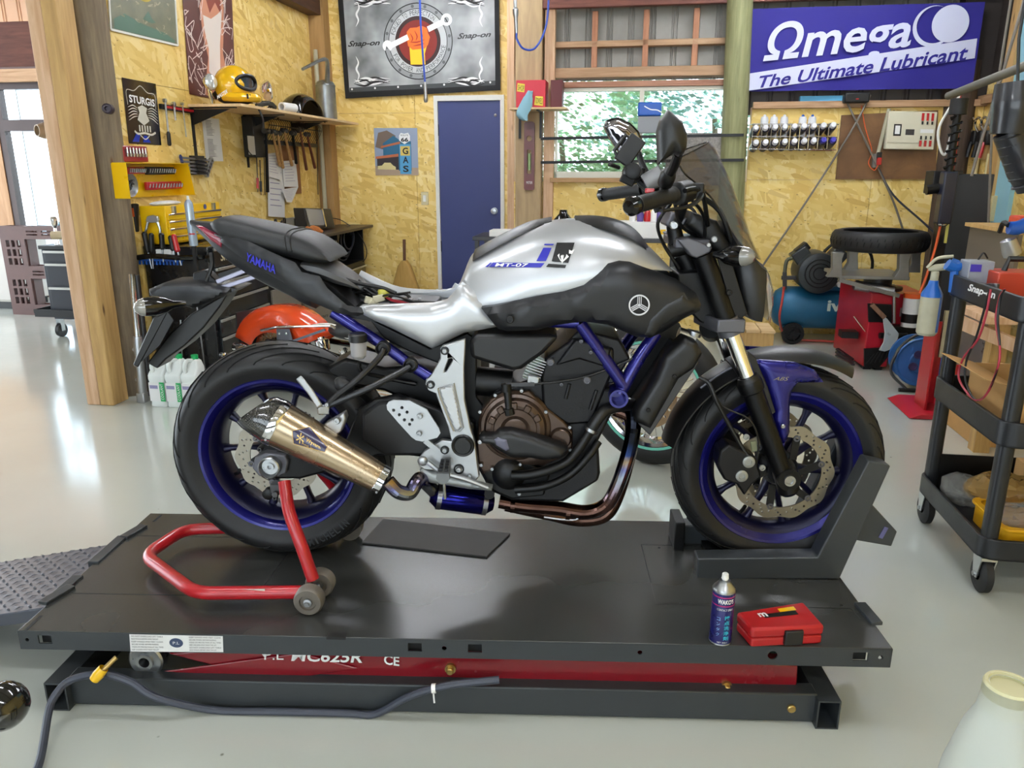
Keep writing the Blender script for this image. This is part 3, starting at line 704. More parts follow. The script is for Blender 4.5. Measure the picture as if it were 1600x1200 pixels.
t.p('can_brand',wrap("WAKO'S",-42,42,TZ+hh*.82,TZ+hh*.91,bold=.03).join(wrap('CONTACT SPRAY',-42,42,TZ+hh*.69,TZ+hh*.73)).join(wrap('NET 330ml',-30,20,TZ+hh*.06,TZ+hh*.09)),WHT,parent=bd,sharp=0)
CY=mat('cyan print','28b4d0',.4)
mb=MB()
for i,chx in enumerate('接点洗浄剤'):mb.join(wrap(chx,-2,26,TZ+hh*(.52-.1*i),TZ+hh*(.6-.1*i),bold=.02))
t.p('can_characters',mb,CY,parent=bd,sharp=0)
mb=MB()
for i in range(4):mb.join(wrap('コンタクト'[i],-40,-22,TZ+hh*(.5-.1*i),TZ+hh*(.56-.1*i)))
t.p('can_small_print',mb,mat('pale blue print','8ab8e8',.4),parent=bd,sharp=0)
# red tool case
t=TH('tool_case','red plastic tool case with a black latch beside the spray can','case',KF,(*gl(1215,985),TZ))
RC=mat('red case plastic','a81216',.45,bmp=.2,bscale=400)
q4=[gl(1172,1013),gl(1285,1007),gl(1252,968),gl(1148,985)]
def slab(q4,z0,z1,ins=0.):
 cx=sum(p[0]for p in q4)/4;cy=sum(p[1]for p in q4)/4
 q=[(cx+(x-cx)*(1-ins),cy+(y-cy)*(1-ins))for x,y in q4];return MB().prism(q,z0,z1,'z')
hz=.052
t.p('case_base',slab(q4,TZ+.001,TZ+hz*.48,.02),RC,bevel=.006,bseg=3)
ld=t.p('case_lid',slab(q4,TZ+hz*.5,TZ+hz),RC,bevel=.007,bseg=3)
q=[Vector((x,y,TZ+hz+.0006))for x,y in q4];
t.p('lid_label',MB().quad(sub(q,.30,.78,.50,.68,(0,0,.0004))),BLK,parent=ld,sharp=0)
t.p('lid_emblem',MB().text('m',sub(q,.24,.36,.55,.75,(0,0,.001)),0,.03),WHT,parent=ld,sharp=0)
t.p('lid_sticker',MB().quad(sub(q,.56,.8,.68,.84,(0,0,.0008))),YEL,parent=ld,sharp=0)
f0=Vector((*q4[0],0));f1_=Vector((*q4[1],0));dd=(f1_-f0).normalized();nn=Vector((dd.y,-dd.x,0));mid=f0*.42+f1_*.58
mb=MB();P=[mid+dd*a+nn*b for a,b in((-.024,-.004),(.024,-.004),(.022,.008),(-.022,.008))];mb.prism([(p.x,p.y)for p in P],TZ+.006,TZ+hz-.008,'z');t.p('latch',mb,BLK,bevel=.003)
# things close to the camera
PB=mat('cloudy white plastic','d6dad2',.3,trans=.55,ior=1.2)
c=WF.q(1578,1068,.47);cx,cy,cz=c.x,.47,c.z
b_=TH('plastic_bottle','cloudy pale plastic bottle with a round cream cap at the lower right corner','bottle',WF,(cx,cy,cz-.19))
b_.p('bottle_body',MB().lathe((cx,cy,cz-.19),(0,0,1),[(0,.03),(.004,.036),(.06,.037),(.11,.033),(.15,.024),(.165,.018),(.18,.0165),(.188,.0165),(.188,.012)],32,False),PB)
b_.p('bottle_cap',MB().lathe((cx,cy,cz-.008),(0,0,1),[(-.012,.0165),(-.008,.0165),(.006,.0165),(.008,.0155),(.008,.0135),(.004,.0125),(.004,0)],32,False),mat('cream cap','b9b48c',.5))
t=TH('side_table','small steel side table just in front of the camera, outside the picture','table',WF,(.45,.38,0))
t.p('table_top',MB().bx(.2,.8,.2,cy+.06,cz-.21,cz-.19),GRYS,bevel=.002)
for x in(.22,.77):
 for y in(.22,cy+.03):t.p('leg',MB().bx(x-.012,x+.012,y-.012,y+.012,0,cz-.211),GRYS)
c=WF.q(4,1103,.55);
t=TH('lever_stand','black ball knob on a thin lever at the lower left corner','lever',WF,(c.x-.16,.5,0))
t.p('ball_knob',MB().ball(c,.0205,24,16),mat('glossy black knob','0a0a0a',.12,coat=.5))
t.p('lever_rod',MB().tube([c,c+Vector((-.06,-.02,-.03)),c+Vector((-.16,-.05,-.06))],.005,8,4),STL)
t.p('column',MB().cyl((c.x-.16,.5,0),(c.x-.16,.5,c.z),.02).cyl((c.x-.16,.5,0),(c.x-.16,.5,.02),.12),GRYS)
# the motorcycle on the lift
BK=F((0,2.088,TZ),-1.9)
def P(x,y,s):return BK.q(x,y,s)
def PZ(pts,s):return BK.xz(pts,s)
bike=TH('motorcycle','silver, black and blue naked sport motorcycle standing on the lift','motorcycle',BK,(0,0,0))
BLUE=mat('bike blue metallic','15136e',.28,.55,coat=.5);BLUW=mat('wheel blue','15146a',.3,.45,coat=.3)
SILV=mat('satin silver paint','b8babd',.34,.55,coat=.15)
CHAR=mat('satin charcoal plastic','15161a',.42,bmp=.05,bscale=500)
BLKP=mat('satin black bodywork','0f0f11',.4,bmp=.08,bscale=500)
SEATM=mat('grained black seat vinyl','17181a',.5,bmp=.3,bscale=600)
ENG=mat('black engine casting','131316',.42,.35,bmp=.15,bscale=260)
BRZ=mat('bronze magnesium paint','4a3a30',.3,.75,coat=.2)
TYR=mat('tyre rubber','111112',.55,var=.15,bmp=.1,bscale=160)
GRV=mat('tread groove','060606',.9)
DSK=mat('brake disc steel','8f897c',.34,.9,var=.1)
GRYP=mat('grey metal trim','5e5e64',.4,.6)
FORK=mat('black fork tube','0d0d0f',.35,.5)
# wheels
def wheel(cx,cz,R,hw,Rr,rw,name,ntread,spoke_rot,disc_side_r,disc_ring,disc_y):
 w=bike
 prof=[];n=18
 for i in range(n+1):
  a=radians(-90-22+(180+44)*i/n);x=hw*sin(a)*1.0;r=R-(1-cos(a))*(R-Rr)*.52
  prof.append((x,r))
 prof=[(-rw,Rr-.004)]+[(x,max(r,Rr))for x,r in prof]+[(rw,Rr-.004)]
 ty=w.p(name+'_tyre',MB().lathe((cx,0,cz),(0,1,0),prof,96,False),TYR,sharp=60)
 def surf(tx,rr=.0012):
  a=radians(tx*90);return hw*sin(a),R-(1-cos(a))*(R-Rr)*.52+rr
 mb=MB()
 for sgn in(-1,1):
  for k in range(ntread):
   t0=2*pi*(k+(.5 if sgn>0 else 0))/ntread;pts=[]
   for j in range(9):
    f=j/8;y,r=surf(sgn*(.12+.78*f),.0004);th=t0-(.5*(1-f)**1.6)*(28/ntread)*1.3
    pts.append((cx+r*cos(th),y,cz+r*sin(th)))
   mb.tube(pts,.0022,4,1)
 w.p('tread_grooves',mb,GRV,parent=ty,kind='stuff',sharp=0)
 rim=w.p(name+'_rim',MB().lathe((cx,0,cz),(0,1,0),[(-rw-.006,Rr-.003),(-rw-.008,Rr+.004),(-rw-.004,Rr+.007),(-rw,Rr-.004),(-rw*.8,Rr-.014),(-rw*.45,Rr-.03),(rw*.45,Rr-.03),(rw*.8,Rr-.014),(rw,Rr-.004),(rw+.004,Rr+.007),(rw+.008,Rr+.004),(rw+.006,Rr-.004),(rw*.86,Rr-.018),(-rw*.86,Rr-.018),(-rw-.006,Rr-.003)],96,False),BLUW,sharp=50)
 w.p('rim_barrel',MB().lathe((cx,0,cz),(0,1,0),[(-rw*.86,Rr-.0185),(-rw*.8,Rr-.026),(-rw*.45,Rr-.042),(rw*.45,Rr-.042),(rw*.8,Rr-.026),(rw*.86,Rr-.0185)],96,False),mat('shaded wheel blue','0d0d30',.35,.4),parent=rim,sharp=50)  # shade inside the wheel painted in: barrel and spokes darker than the blue lip
 for k in range(5):
  for d in(-13,13):
   a=radians(spoke_rot+72*k+d*.9);b=radians(spoke_rot+72*k+d*1.35);mb=MB();pr=[]
   for f,wd,dp in((0,.024,.045),(.35,.016,.03),(.8,.015,.024),(1.,.026,.03)):
    r=.05+(Rr-.036-.05)*f;th=a*(1-f)+b*f;c=Vector((cx+r*cos(th),0,cz+r*sin(th)));tn=Vector((-sin(th),0,cos(th)))
    pr.append([c+tn*wd/2*u+Vector((0,dp/2*v,0))for u,v in((-1,-.6),(-.5,-1),(.5,-1),(1,-.6),(1,.6),(.5,1),(-.5,1),(-1,.6))])
   mb.loft(pr);w.p('spoke',mb,mat('shaded wheel blue','0d0d30',.35,.4),parent=rim,sharp=50)
 w.p('hub',MB().lathe((cx,-.06,cz),(0,1,0),[(0,.02),(0,.04),(.02,.05),(.1,.05),(.12,.04),(.12,.02)],32),ENG,parent=rim)
 th=radians(208 if name=='rear' else 240);r=Rr-.036
 w.p('valve',MB().tube([(cx+r*cos(th),0,cz+r*sin(th)),(cx+(r-.02)*cos(th),-.005,cz+(r-.02)*sin(th)),(cx+(r-.035)*cos(th-.05),-.02,cz+(r-.035)*sin(th-.05))],.0055,8,3),BLK,parent=rim)
 ro,ri=disc_side_r,disc_ring;nw=10
 out=[((ro-.004+.004*cos(nw*t))*cos(t)+cx,(ro-.004+.004*cos(nw*t))*sin(t)+cz)for t in[2*pi*i/120 for i in range(120)]]
 inn=circ(cx,cz,ri,60);hs=[]
 for k in range(30):
  for q,f in enumerate((.25,.55,.82)):
   if(k+q)%2==0 or q==1:
    th=2*pi*(k+q*.33)/30;rr=ri+(ro-.008-ri)*f;hs.append(circ(cx+rr*cos(th),cz+rr*sin(th),.0033,6))
 for sy in((disc_y,-disc_y)if name=='front' else(disc_y,)):
  dd=w.p('brake_disc',MB().prism(out,sy-.0025,sy+.0025,'y',[inn]+hs),DSK,sharp=25)
  mb=MB()
  for k in range(6):
   th=radians(60*k+15);p0=Vector((cx+.045*cos(th-.3),sy+.003,cz+.045*sin(th-.3)));p1=Vector((cx+(ri+.004)*cos(th),sy,cz+(ri+.004)*sin(th)));mb.bar(p0,p1,.02,.005,(0,1,0))
  w.ps('disc_carrier',mb,BLKM,parent=dd)
  mb=MB()
  for k in range(6):th=radians(60*k+15);mb.lathe((cx+ri*cos(th),sy-.006,cz+ri*sin(th)),(0,1,0),[(0,.004),(0,.009),(.012,.009),(.012,.004)],14,False)
  w.ps('disc_bobbin',mb,GRYP,parent=dd)
 return ty,rim
def sidetext(s_,cx,cz,r,a0,a1,h,y,m,par):
 mb=MB();n=len(s_)
 for i,ch in enumerate(s_):
  a=radians(a0+(a1-a0)*(i+.5)/n);up=Vector((cos(a),0,sin(a)))*-1;rt=Vector((up.z,0,-up.x));w_=abs(radians(a1-a0))*r/n*.4*(.4 if ch=='I' else 1);c=Vector((cx+r*cos(a),y,cz+r*sin(a)))
  mb.text(ch,[c-rt*w_-up*h/2,c+rt*w_-up*h/2,c+rt*w_+up*h/2,c-rt*w_+up*h/2],0,.02)
 bike.p('tyre_lettering',mb,m,parent=par,sharp=0)
RC_=(-.66,.318);FC=(.757,.288)
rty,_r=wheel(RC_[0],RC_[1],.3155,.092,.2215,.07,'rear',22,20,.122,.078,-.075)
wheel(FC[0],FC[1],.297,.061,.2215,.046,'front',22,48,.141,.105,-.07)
sidetext('MICHELIN',RC_[0],RC_[1],.268,-74,-44,.022,-.0936,mat('tyre lettering grey','303236',.6),rty)
# forks
for s in(-1,1):
 so=-.1 if s<0 else .1
 tp=P(1098,398,-.1);mid=P(1148,503,-.1);low=P(1167,595,-.1);axl=P(1232,762,-.11);fy=lambda v:Vector((v.x,v.y if s<0 else-v.y,v.z))
 d=(axl-tp).normalized()
 A_=tp;B_=tp+d*(mid-tp).length;C_=tp+d*(low-tp).length;D_=tp+d*((axl-tp).length+.012)
 A_,B_,C_,D_=[Vector((v.x,so,v.z))for v in(A_,B_,C_,D_)]
 bike.p('fork_outer_tube',MB().cyl(A_,B_,.027,n=24),FORK)
 bike.p('fork_collar',MB().lathe(B_-(B_-A_).normalized()*.02,C_-B_,[(0,.029),(.0,.032),(.02,.032),(.021,.0335),(.045,.0335),(.047,.028),(.047,.0)],24),GRYP)
 bike.p('fork_inner_tube',MB().cyl(B_,C_+(D_-C_)*.05,.0205,n=24),CHR)
 L=(D_-C_).length
 lo=bike.p('fork_slider',MB().lathe(C_,D_-C_,[(0,.022),(0,.031),(.008,.034),(.03,.033),(.034,.0285),(L*.5,.027),(L*.85,.026),(L,.03),(L+.01,.022),(L+.01,0)],24),FORK)
 bike.p('dust_seal',MB().lathe(C_-(D_-C_).normalized()*.012,D_-C_,[(0,.022),(0,.027),(.006,.028),(.012,.031)],24,False),BLK,parent=lo)
 ax_=Vector((FC[0],so-.03*(-s)*-1,FC[1]))
 bike.p('axle_lug',MB().cyl((FC[0],so-.028,FC[1]),(FC[0],so+.028,FC[1]),.031,n=24),FORK,parent=lo)
 bike.p('axle_nut',MB().lathe((FC[0],so-.028 if s<0 else so+.028,FC[1]),(0,-1 if s<0 else 1,0),[(0,.015),(.006,.015),(.006,.009),(.002,.009),(.002,0)],20,False),STL,parent=lo)
bike.p('lower_clamp',MB().prism([(B_.x+a,y)for a,y in((-.05,-.1),(-.035,-.135),(.035,-.135),(.04,-.08),(.02,0),(.04,.08),(.035,.135),(-.035,.135),(-.05,.1),(-.07,0))],B_.z-.015,B_.z+.02,'z'),GRYP,bevel=.004)
q=PZ([(1058,374),(1075,371),(1107,383),(1112,386),(1108,394),(1088,403),(1079,400)],-.12)
bike.p('upper_clamp',MB().prism(q,-.13,-.075).prism(q,.075,.13).prism([(q[0][0]+.0,-.1),(q[3][0],-.1),(q[3][0],.1),(q[0][0],.1)],q[0][1]-.025,q[0][1]-.002,'z'),GRYP,bevel=.004)
mb=MB();bolt(mb,P(1107,383,-.132),.006);bolt(mb,P(1116,374,-.14),.0085,.006);bolt(mb,P(1053,352,-.11),.011,.008);bike.ps('clamp_bolt',mb,STL)
bike.p('steering_head',MB().cyl(P(1065,395,0),P(1120,500,0),.032,n=20),BLKM)
bike.p('ignition_barrel',MB().cyl(P(1046,392,-.05),P(1070,385,-.05),.019,.022,n=18),BLKM)
for s in(-1,1):
 cal=PZ([(1122,700),(1135,690),(1158,700),(1178,710),(1186,740),(1172,752),(1160,770),(1148,752),(1128,745),(1118,722)],-.1)
 c_=bike.p('brake_caliper',MB().prism(cal,-.125*(-s),-.055*(-s)),ENG,bevel=.006)
mb=MB()
for a,b,r in((1170,722,.0165),(1159,744,.0165),(1166,683,.0085),(1191,731,.0085)):p=P(a,b,-.127);mb.lathe((p.x,-.125,p.z),(0,-1,0),[(0,r),(.004,r),(.005,r*.9),(.005,r*.5),(.002,r*.45),(.002,0)],18,False)
bike.ps('caliper_plug',mb,mat('silver grey plug','9a9c98',.4,.6))
bike.p('brake_hose',MB().tube([P(1093,590,-.09),P(1108,600,-.1),P(1120,628,-.11),P(1140,665,-.11),P(1160,700,-.115),P(1168,712,-.12)],.006,8,4),BLK)
bike.p('abs_wire',MB().tube([P(1108,600,-.1),P(1130,635,-.11),P(1170,655,-.12),P(1185,690,-.12),P(1180,735,-.12)],.0028,6,4),BLK)
p=P(1178,697,-.115);bike.p('yellow_pad_tab',MB().box((p.x,p.y,p.z),(.016,.008,.03),(0,-12,0)),OLIVE,bevel=.002)
def arch(a0,a1,ri,ro,hwf,n=22,m=10):
 rings=[]
 for i in range(n+1):
  f=i/n;th=radians(a0+(a1-a0)*f);hw_=hwf(f);rg=[]
  for side,rr in((1,ro),(-1,ro-.004)):
   for j in range(m+1):
    u=(j/m*2-1)*side;y=hw_*u;r=rr-(ro-ri)*(abs(u)**2.4);rg.append((FC[0]+r*cos(th),y,FC[1]+r*sin(th)))
  rings.append(rg)
 return MB().loft(rings)
fd=bike.p('front_mudguard',arch(168,118,.313,.335,lambda f:.066+.012*sin(pi*min(1,f*1.6)/2)).join(arch(118,58,.318,.343,lambda f:.078-.03*f**2)),BLKP,sharp=50)
bike.p('mudguard_rib',MB().tube([(FC[0]+.337*cos(radians(a)),-.045,FC[1]+.332*sin(radians(a)))for a in(135,125,118)],.004,8,3),GRYP,parent=fd)
mgc=[(1183,565),(1190,564),(1245,568),(1276,580),(1289,599),(1249,600),(1239,612),(1236,635),(1236,678),(1225,704),(1209,658),(1212,644),(1198,600)]
def cov(s):return MB().puff(PZ(mgc,-.1),-.088,.014,.03,-.08)
cv=cov(-1);a_=bike.p('mudguard_cover',cv,BLUE,sharp=50)
bike.p('mudguard_cover',MB().add([Vector((v.x,-v.y,v.z))for v in cv.v],cv.f),BLUE,sharp=50)
bike.p('mudguard_brace',MB().prism(PZ([(1168,548),(1181,560),(1200,605),(1212,644),(1200,650),(1172,590)],-.09),-.092,-.08),BLKP,bevel=.002)
mb=MB();bolt(mb,P(1223,666,-.104),.0065,.005);bike.p('mudguard_bolt',mb,STL)
bike.p('abs_lettering',MB().text('ABS',[P(a,b,-.1035)for a,b in((1208,594),(1231,595),(1233,589),(1212,589))],.2),mat('dull gold print','8a8264',.5),parent=a_,sharp=0)
# frame
def tb(name,pts,r,m,**k):return bike.p(name,MB().tube([P(*p)for p in pts],r,12,1 if len(pts)==2 else 5),m,**k)
def both(name,pts,r,m):
 for s in(1,-1):bike.p(name,MB().tube([Vector((v.x,v.y*s,v.z))for v in[P(*p)for p in pts]],r,12,1 if len(pts)==2 else 5),m)
both('frame_tube',[(906,505,-.13),(975,603,-.13)],.0165,BLUE)
both('frame_tube',[(1025,520,-.1),(998,560,-.115),(968,615,-.13)],.0175,BLUE)
c=P(966,621,-.14);bike.p('frame_lug',MB().lathe((c.x,-.155,c.z),(0,1,0),[(0,.019),(0,.025),(.07,.025)],24).lathe((c.x,-.1548,c.z),(0,1,0),[(0,.0195),(.04,.0195),(.04,0)],24,False),BLUE)
both('frame_tube',[(520,488,-.1),(600,540,-.11),(645,572,-.115),(690,600,-.12)],.0155,BLUE)
both('frame_tube',[(690,500,-.1),(800,500,-.1),(905,505,-.12)],.015,BLUE)
rc=[(1070,528),(1090,536),(1098,554),(1085,577),(1061,593),(1017,671),(994,661),(992,651),(996,638),(1025,590),(1038,557)]
for s in(1,-1):
 v=MB().puff(PZ(rc,-.16),-.15,.014,.02,-.1);v.v=[Vector((q.x,q.y*s,q.z))for q in v.v];bike.p('radiator_cover',v,BLKP,sharp=65)
mb=MB();
for a,b in((1062,590),(1021,643)):bolt(mb,P(a-8,b-2,-.168),.006)
bike.ps('cover_bolt',mb,BLKM)
rp=PZ([(1060,545),(1085,556),(1010,668),(992,650)],-.05);bike.p('radiator',MB().prism(rp,-.12,.12),DST,bevel=.003)
bike.p('radiator_cap',MB().cyl(P(1060,520,-.06),P(1086,528,-.06),.016,n=18).lathe(P(1083,524,-.06),(.3,0,1),[(0,.02),(.012,.02),(.012,0)],14),STL)
# engine
def plate(name,pts,s,th,m,bev=.004,holes=(),**k):return bike.p(name,MB().prism(PZ(pts,s),s,s+th,'y',[PZ(h,s)for h in holes]),m,bevel=bev,**k)
bk_=plate('crankcase',[(752,640),(775,612),(850,585),(960,610),(955,650),(935,690),(938,740),(935,752),(905,770),(880,785),(800,783),(765,768),(748,735),(744,690)],-.115,.23,ENG,.008)
cyl_=plate('cylinder_block',[(852,560),(897,528),(960,545),(958,582),(945,612),(925,662),(887,665),(848,640),(845,590)],-.125,.24,ENG,.008)
hd=plate('cylinder_head',[(885,535),(905,515),(968,530),(985,560),(960,600),(945,600),(930,560)],-.115,.22,ENG,.006)
plate('head_cover',[(900,530),(955,545),(948,575),(905,562),(868,572)],-.14,.03,ENG,.006,parent=cyl_)
mb=MB()
for a,b,r in((860,566,.011),(917,594,.011),(908,533,.006),(923,550,.006),(877,600,.006)):bolt(mb,P(a,b,-.142),r,.006)
bike.ps('engine_bolt',mb,GRYP)
mb=MB()
for a,b,c_,d_ in((884,623,890,600),(922,640,932,610)):mb.cyl(P(a,b,-.128),P(c_,d_,-.128),.005,n=10)
bike.ps('engine_rib',mb,ENG)
cc_=P(805,672,-.16);cx,cz=cc_.x,cc_.z
cl_=bike.p('clutch_cover',MB().lathe((cx,-.11,cz),(0,-1,0),[(0,.1),(.02,.1),(.028,.092),(.03,.084),(.034,.084),(.042,.078),(.046,.066),(.045,.058),(.05,.056),(.052,.04),(.048,.03),(.05,.02),(.05,0)],48),BRZ,sharp=25)
ext=[(745,690),(752,640),(768,620),(800,612),(828,608),(850,632),(880,655),(895,672),(894,700),(880,712),(850,725),(790,725),(755,740),(747,720)]
bike.p('cover_flange',MB().prism(PZ(ext,-.12),-.135,-.105),BRZ,bevel=.005,parent=cl_)
c=P(876,685,-.14);bike.p('crank_cap',MB().lathe((c.x,-.135,c.z),(0,-1,0),[(0,.03),(.004,.03),(.01,.026),(.012,.024),(.012,0)],28,False),BRZ,parent=cl_)
bike.p('cap_lettering',MB().text('CKS',[P(a,b,-.1475)for a,b in((866,692),(884,692),(884,686),(866,686))]),BLKM,parent=cl_,sharp=0)
mb=MB()
for k in range(5):
 a0=20+k*32;pts=[(cx+r*cos(radians(a)),cz+r*sin(radians(a)))for r,a in((.058,a0),(.058,a0+18),(.076,a0+16),(.076,a0+2))]
 mb.prism(pts,-.166,-.152)
bike.ps('cover_boss',mb,BRZ,parent=cl_,bevel=.003)
mb=MB()
for a,b in((774,617),(815,610),(853,643),(890,667),(750,643),(891,703),(752,726),(769,732),(813,725),(811,771),(769,773)):bolt(mb,P(a,b,-.14),.0055,.006)
bike.ps('cover_bolt',mb,STL)
mb=MB();mb.cyl(P(792,602,-.155),P(795,640,-.165),.011,.009,n=14).cyl(P(795,638,-.165),P(797,648,-.165),.013,n=8).cyl(P(791,600,-.155),P(791,612,-.157),.014,n=12);bike.p('clutch_lever_unit',mb,BLKM)
bike.p('clutch_arm',MB().bar(P(790,601,-.155),P(835,600,-.155),.006,.01),DST)
bike.p('clutch_cable',MB().tube([P(835,600,-.155),P(870,597,-.15),P(910,590,-.14),P(950,577,-.13),P(990,560,-.12)],.0035,7,4),BLK)
p=P(833,593,-.15);bike.p('cable_bracket',MB().box(p,(.03,.012,.02),(0,10,0)),STL,bevel=.002)
sl_=[(747,688),(752,681),(772,680),(780,673),(798,672),(830,680),(870,695),(888,704),(880,718),(850,722),(825,718),(800,718),(775,705),(765,697),(750,695)]
bike.p('crash_protector',MB().puff(PZ(sl_,-.19),-.175,.022,.02,-.15),BLKP,sharp=65)
bike.p('protector_facet',MB().puff(PZ([(772,688),(777,684),(792,687),(797,703),(790,706),(775,697)],-.2),-.194,.006,.01),mat('grey facet','5a5a6c',.4),sharp=30)
mb=MB();bolt(mb,P(750,690,-.18),.0065,.006);bike.p('protector_bolt',mb,STL)
c=P(795,742,-.14);bike.p('water_pump',MB().lathe((c.x,-.115,c.z),(0,-1,0),[(0,.048),(.02,.046),(.03,.036),(.04,.02),(.042,0)],28,False),BLKM,sharp=30)
plate('sump_cover',[(752,735),(800,718),(830,725),(860,740),(850,775),(800,780),(765,765)],-.135,.03,BLKM,.005)
tb('coolant_pipe',[(800,743,-.165),(825,742,-.17),(855,735,-.17),(885,722,-.16),(905,700,-.15),(925,668,-.14)],.0135,BLKM)
tb('coolant_hose',[(922,674,-.14),(930,660,-.14),(945,642,-.13),(970,634,-.1),(990,632,-.06)],.0165,BLK)
tb('coolant_pipe',[(805,765,-.15),(850,760,-.16),(890,742,-.15),(920,712,-.14),(935,690,-.12)],.011,BLKM)
mb=MB();c=P(925,669,-.14);d=P(921,676,-.14);mb.lathe(c,d-c,[(0,.019),(.008,.019)],20);bike.p('hose_clip',mb,STL)
plate('airbox_cover',[(733,533),(745,523),(860,523),(874,527),(850,553),(815,578),(800,580),(735,560)],-.15,.12,BLKP,.012)
bike.p('throttle_body',MB().cyl(P(745,595,-.06),P(800,600,-.06),.04,n=20).cyl(P(770,590,.06),P(830,600,.06),.04,n=20),BLKM)
mb=MB()
for i in range(9):mb.box(P(829+i*1.6,592-i*4,-.12),(.045,.03,.0022),(0,20,0))
bike.ps('cooling_fin',mb,STL)
fill=[(575,497),(672,545),(730,520),(745,530),(745,620),(760,640),(750,720),(720,700),(700,640),(690,570),(640,550),(600,530)]
plate('inner_frame_cover',fill,-.08,.16,BLKM,.004)
plate('rear_inner_guard',[(508,575),(540,560),(600,575),(640,572),(700,590),(735,640),(740,700),(700,705),(660,640),(600,612),(560,605),(520,600)],-.07,.14,BLKM,.01)
# swingarm
sw=[(742,660),(745,705),(720,720),(640,712),(590,712),(520,735),(470,748),(430,748),(410,738),(410,715),(430,706),(480,700),(540,690),(560,640),(585,625),(620,618),(680,640)]
bike.p('swingarm',MB().prism(PZ(sw,-.12),-.125,-.09),BLKM,bevel=.008,bseg=3)
bike.p('swingarm',MB().prism(PZ([(742,670),(745,705),(640,705),(430,748),(410,738),(410,715),(600,670)],-.12),.09,.125),BLKM,bevel=.008)
plate('swingarm_guard',[(565,648),(590,630),(640,622),(690,640),(740,700),(700,712),(600,712),(566,690)],-.14,.02,BLKP,.008)
c=P(424,727,-.14)
q=[(398,714),(412,708),(445,712),(450,722),(447,740),(432,746),(405,745),(394,732)]
bike.p('axle_adjuster',MB().prism(PZ(q,-.14),-.14,-.1),GRYP,bevel=.004)
bike.p('axle_end',MB().lathe((c.x,-.14,c.z),(0,-1,0),[(0,.03),(.022,.03),(.024,.027),(.012,.022),(.012,.012),(.016,.012),(.016,.006),(.01,.006),(.01,0)],32,False),STL,sharp=25)
mb=MB();bolt(mb,P(409,699,-.13),.008,.02);bolt(mb,P(434,754,-.13),.009,.01);bolt(mb,P(431,776,-.14),.008,.012);bike.ps('swingarm_bolt',mb,DST)
bike.p('stand_spool',MB().lathe(P(424,766,-.12),(0,-1,0),[(0,.008),(.01,.016),(.02,.008),(.03,.016),(.034,.01),(.034,0)],16,False),BLKM)
plate('rear_caliper',[(400,700),(430,690),(450,700),(455,715),(430,712),(405,712)],-.11,.05,ENG,.006)
bike.p('rear_sprocket',MB().prism([((.088+.006*(i%2))*cos(2*pi*i/84)+RC_[0],(.088+.006*(i%2))*sin(2*pi*i/84)+RC_[1])for i in range(84)],.078,.083),GRYP)
# rearset plate (aluminium)
pl=[(691,541),(727,530),(727,541),(725,575),(726,625),(735,668),(740,690),(744,725),(749,745),(741,753),(728,753),(716,749),(700,748),(697,738),(692,745),(690,722),(705,700),(708,690),(700,668),(688,636),(680,614),(668,609),(664,600),(666,593),(673,587),(690,545)]
hole=[(696,577),(706,560),(704,563),(698,563),(692,576),(690,582)]
pl2=[(691,541),(727,530),(727,541),(725,575),(726,625),(735,668),(742,690),(746,725),(749,745),(741,754),(728,754),(712,748),(690,736),(663,734),(654,728),(654,718),(662,706),(690,688),(706,690),(700,668),(688,636),(680,614),(668,609),(664,600),(666,593),(673,587),(688,560),(688,545)]
hole=[(697,581),(707,563),(707,560),(701,561),(695,577),(694,582)]
rs=plate('footrest_plate',pl2,-.17,.02,ALU,.005,[hole])
bike.p('plate_recess',MB().puff(PZ([(686,607),(709,601),(722,668),(718,672),(710,673),(690,622)],-.173),-.171,.004,.006),SILV,parent=rs,sharp=20)
bike.p('plate_ridge',MB().tube([P(a,b,-.172)for a,b in((684,606),(709,599),(724,668),(718,674),(709,674),(688,622),(684,606))],.0022,6,1),ALU,parent=rs)
mb=MB()
for a,b,r in((695,548,.0085),(673,601,.0085),(695,703,.009),(717,733,.01),(734,743,.007)):bolt(mb,P(a,b,-.172),r*.8,.008);
bike.ps('plate_bolt',mb,STL)
mb=MB()
for a,b,r in((695,548,.0085),(673,601,.0085),(695,703,.009),(717,733,.011)):p=P(a,b,-.171);mb.ring((p.x,-.17,p.z),(0,-1,0),r*1.3,r*.9,.003,20)
bike.ps('bolt_seat',mb,BLKM)
c=P(723,697,-.175);bike.p('pivot_cap',MB().lathe((c.x,-.165,c.z),(0,-1,0),[(0,.031),(.008,.031),(.012,.028),(.01,.024),(.014,.021),(.014,0)],28,False),BLK)
c2=P(660,721,-.175);bike.p('pedal_knob',MB().ball((c2.x,-.172,c2.z),.014,16,10,(.014,.008,.014)),ALU)
hg=[(604,633),(607,628),(615,625),(640,626),(667,640),(686,670),(688,677),(683,684),(660,690),(650,688),(643,683),(622,660),(605,640)]
hh_=[circ(*[c_ for c_ in(a,b)],2.9,10)for a,b in((616,641),(628,637),(625,649),(637,644),(634,655),(645,655),(641,662),(625,641))]
hh_=[circ(a,b,2.6,10)for a,b in((615,641),(628,637),(624,648),(636,644),(632,656),(644,656),(640,663))]
hp_=plate('heel_guard',hg,-.19,.006,mat('matt silver guard','b9bcc0',.4,.7),.002,hh_)
mb=MB()
for a,b in((656,650),(655,677)):bolt(mb,P(a,b,-.193),.008,.008)
bike.ps('guard_bolt',mb,STL)
bike.p('guard_bracket',MB().bar(P(664,688,-.182),P(685,705,-.178),.008,.014),ALU)
pg=P(697,722,-.175);
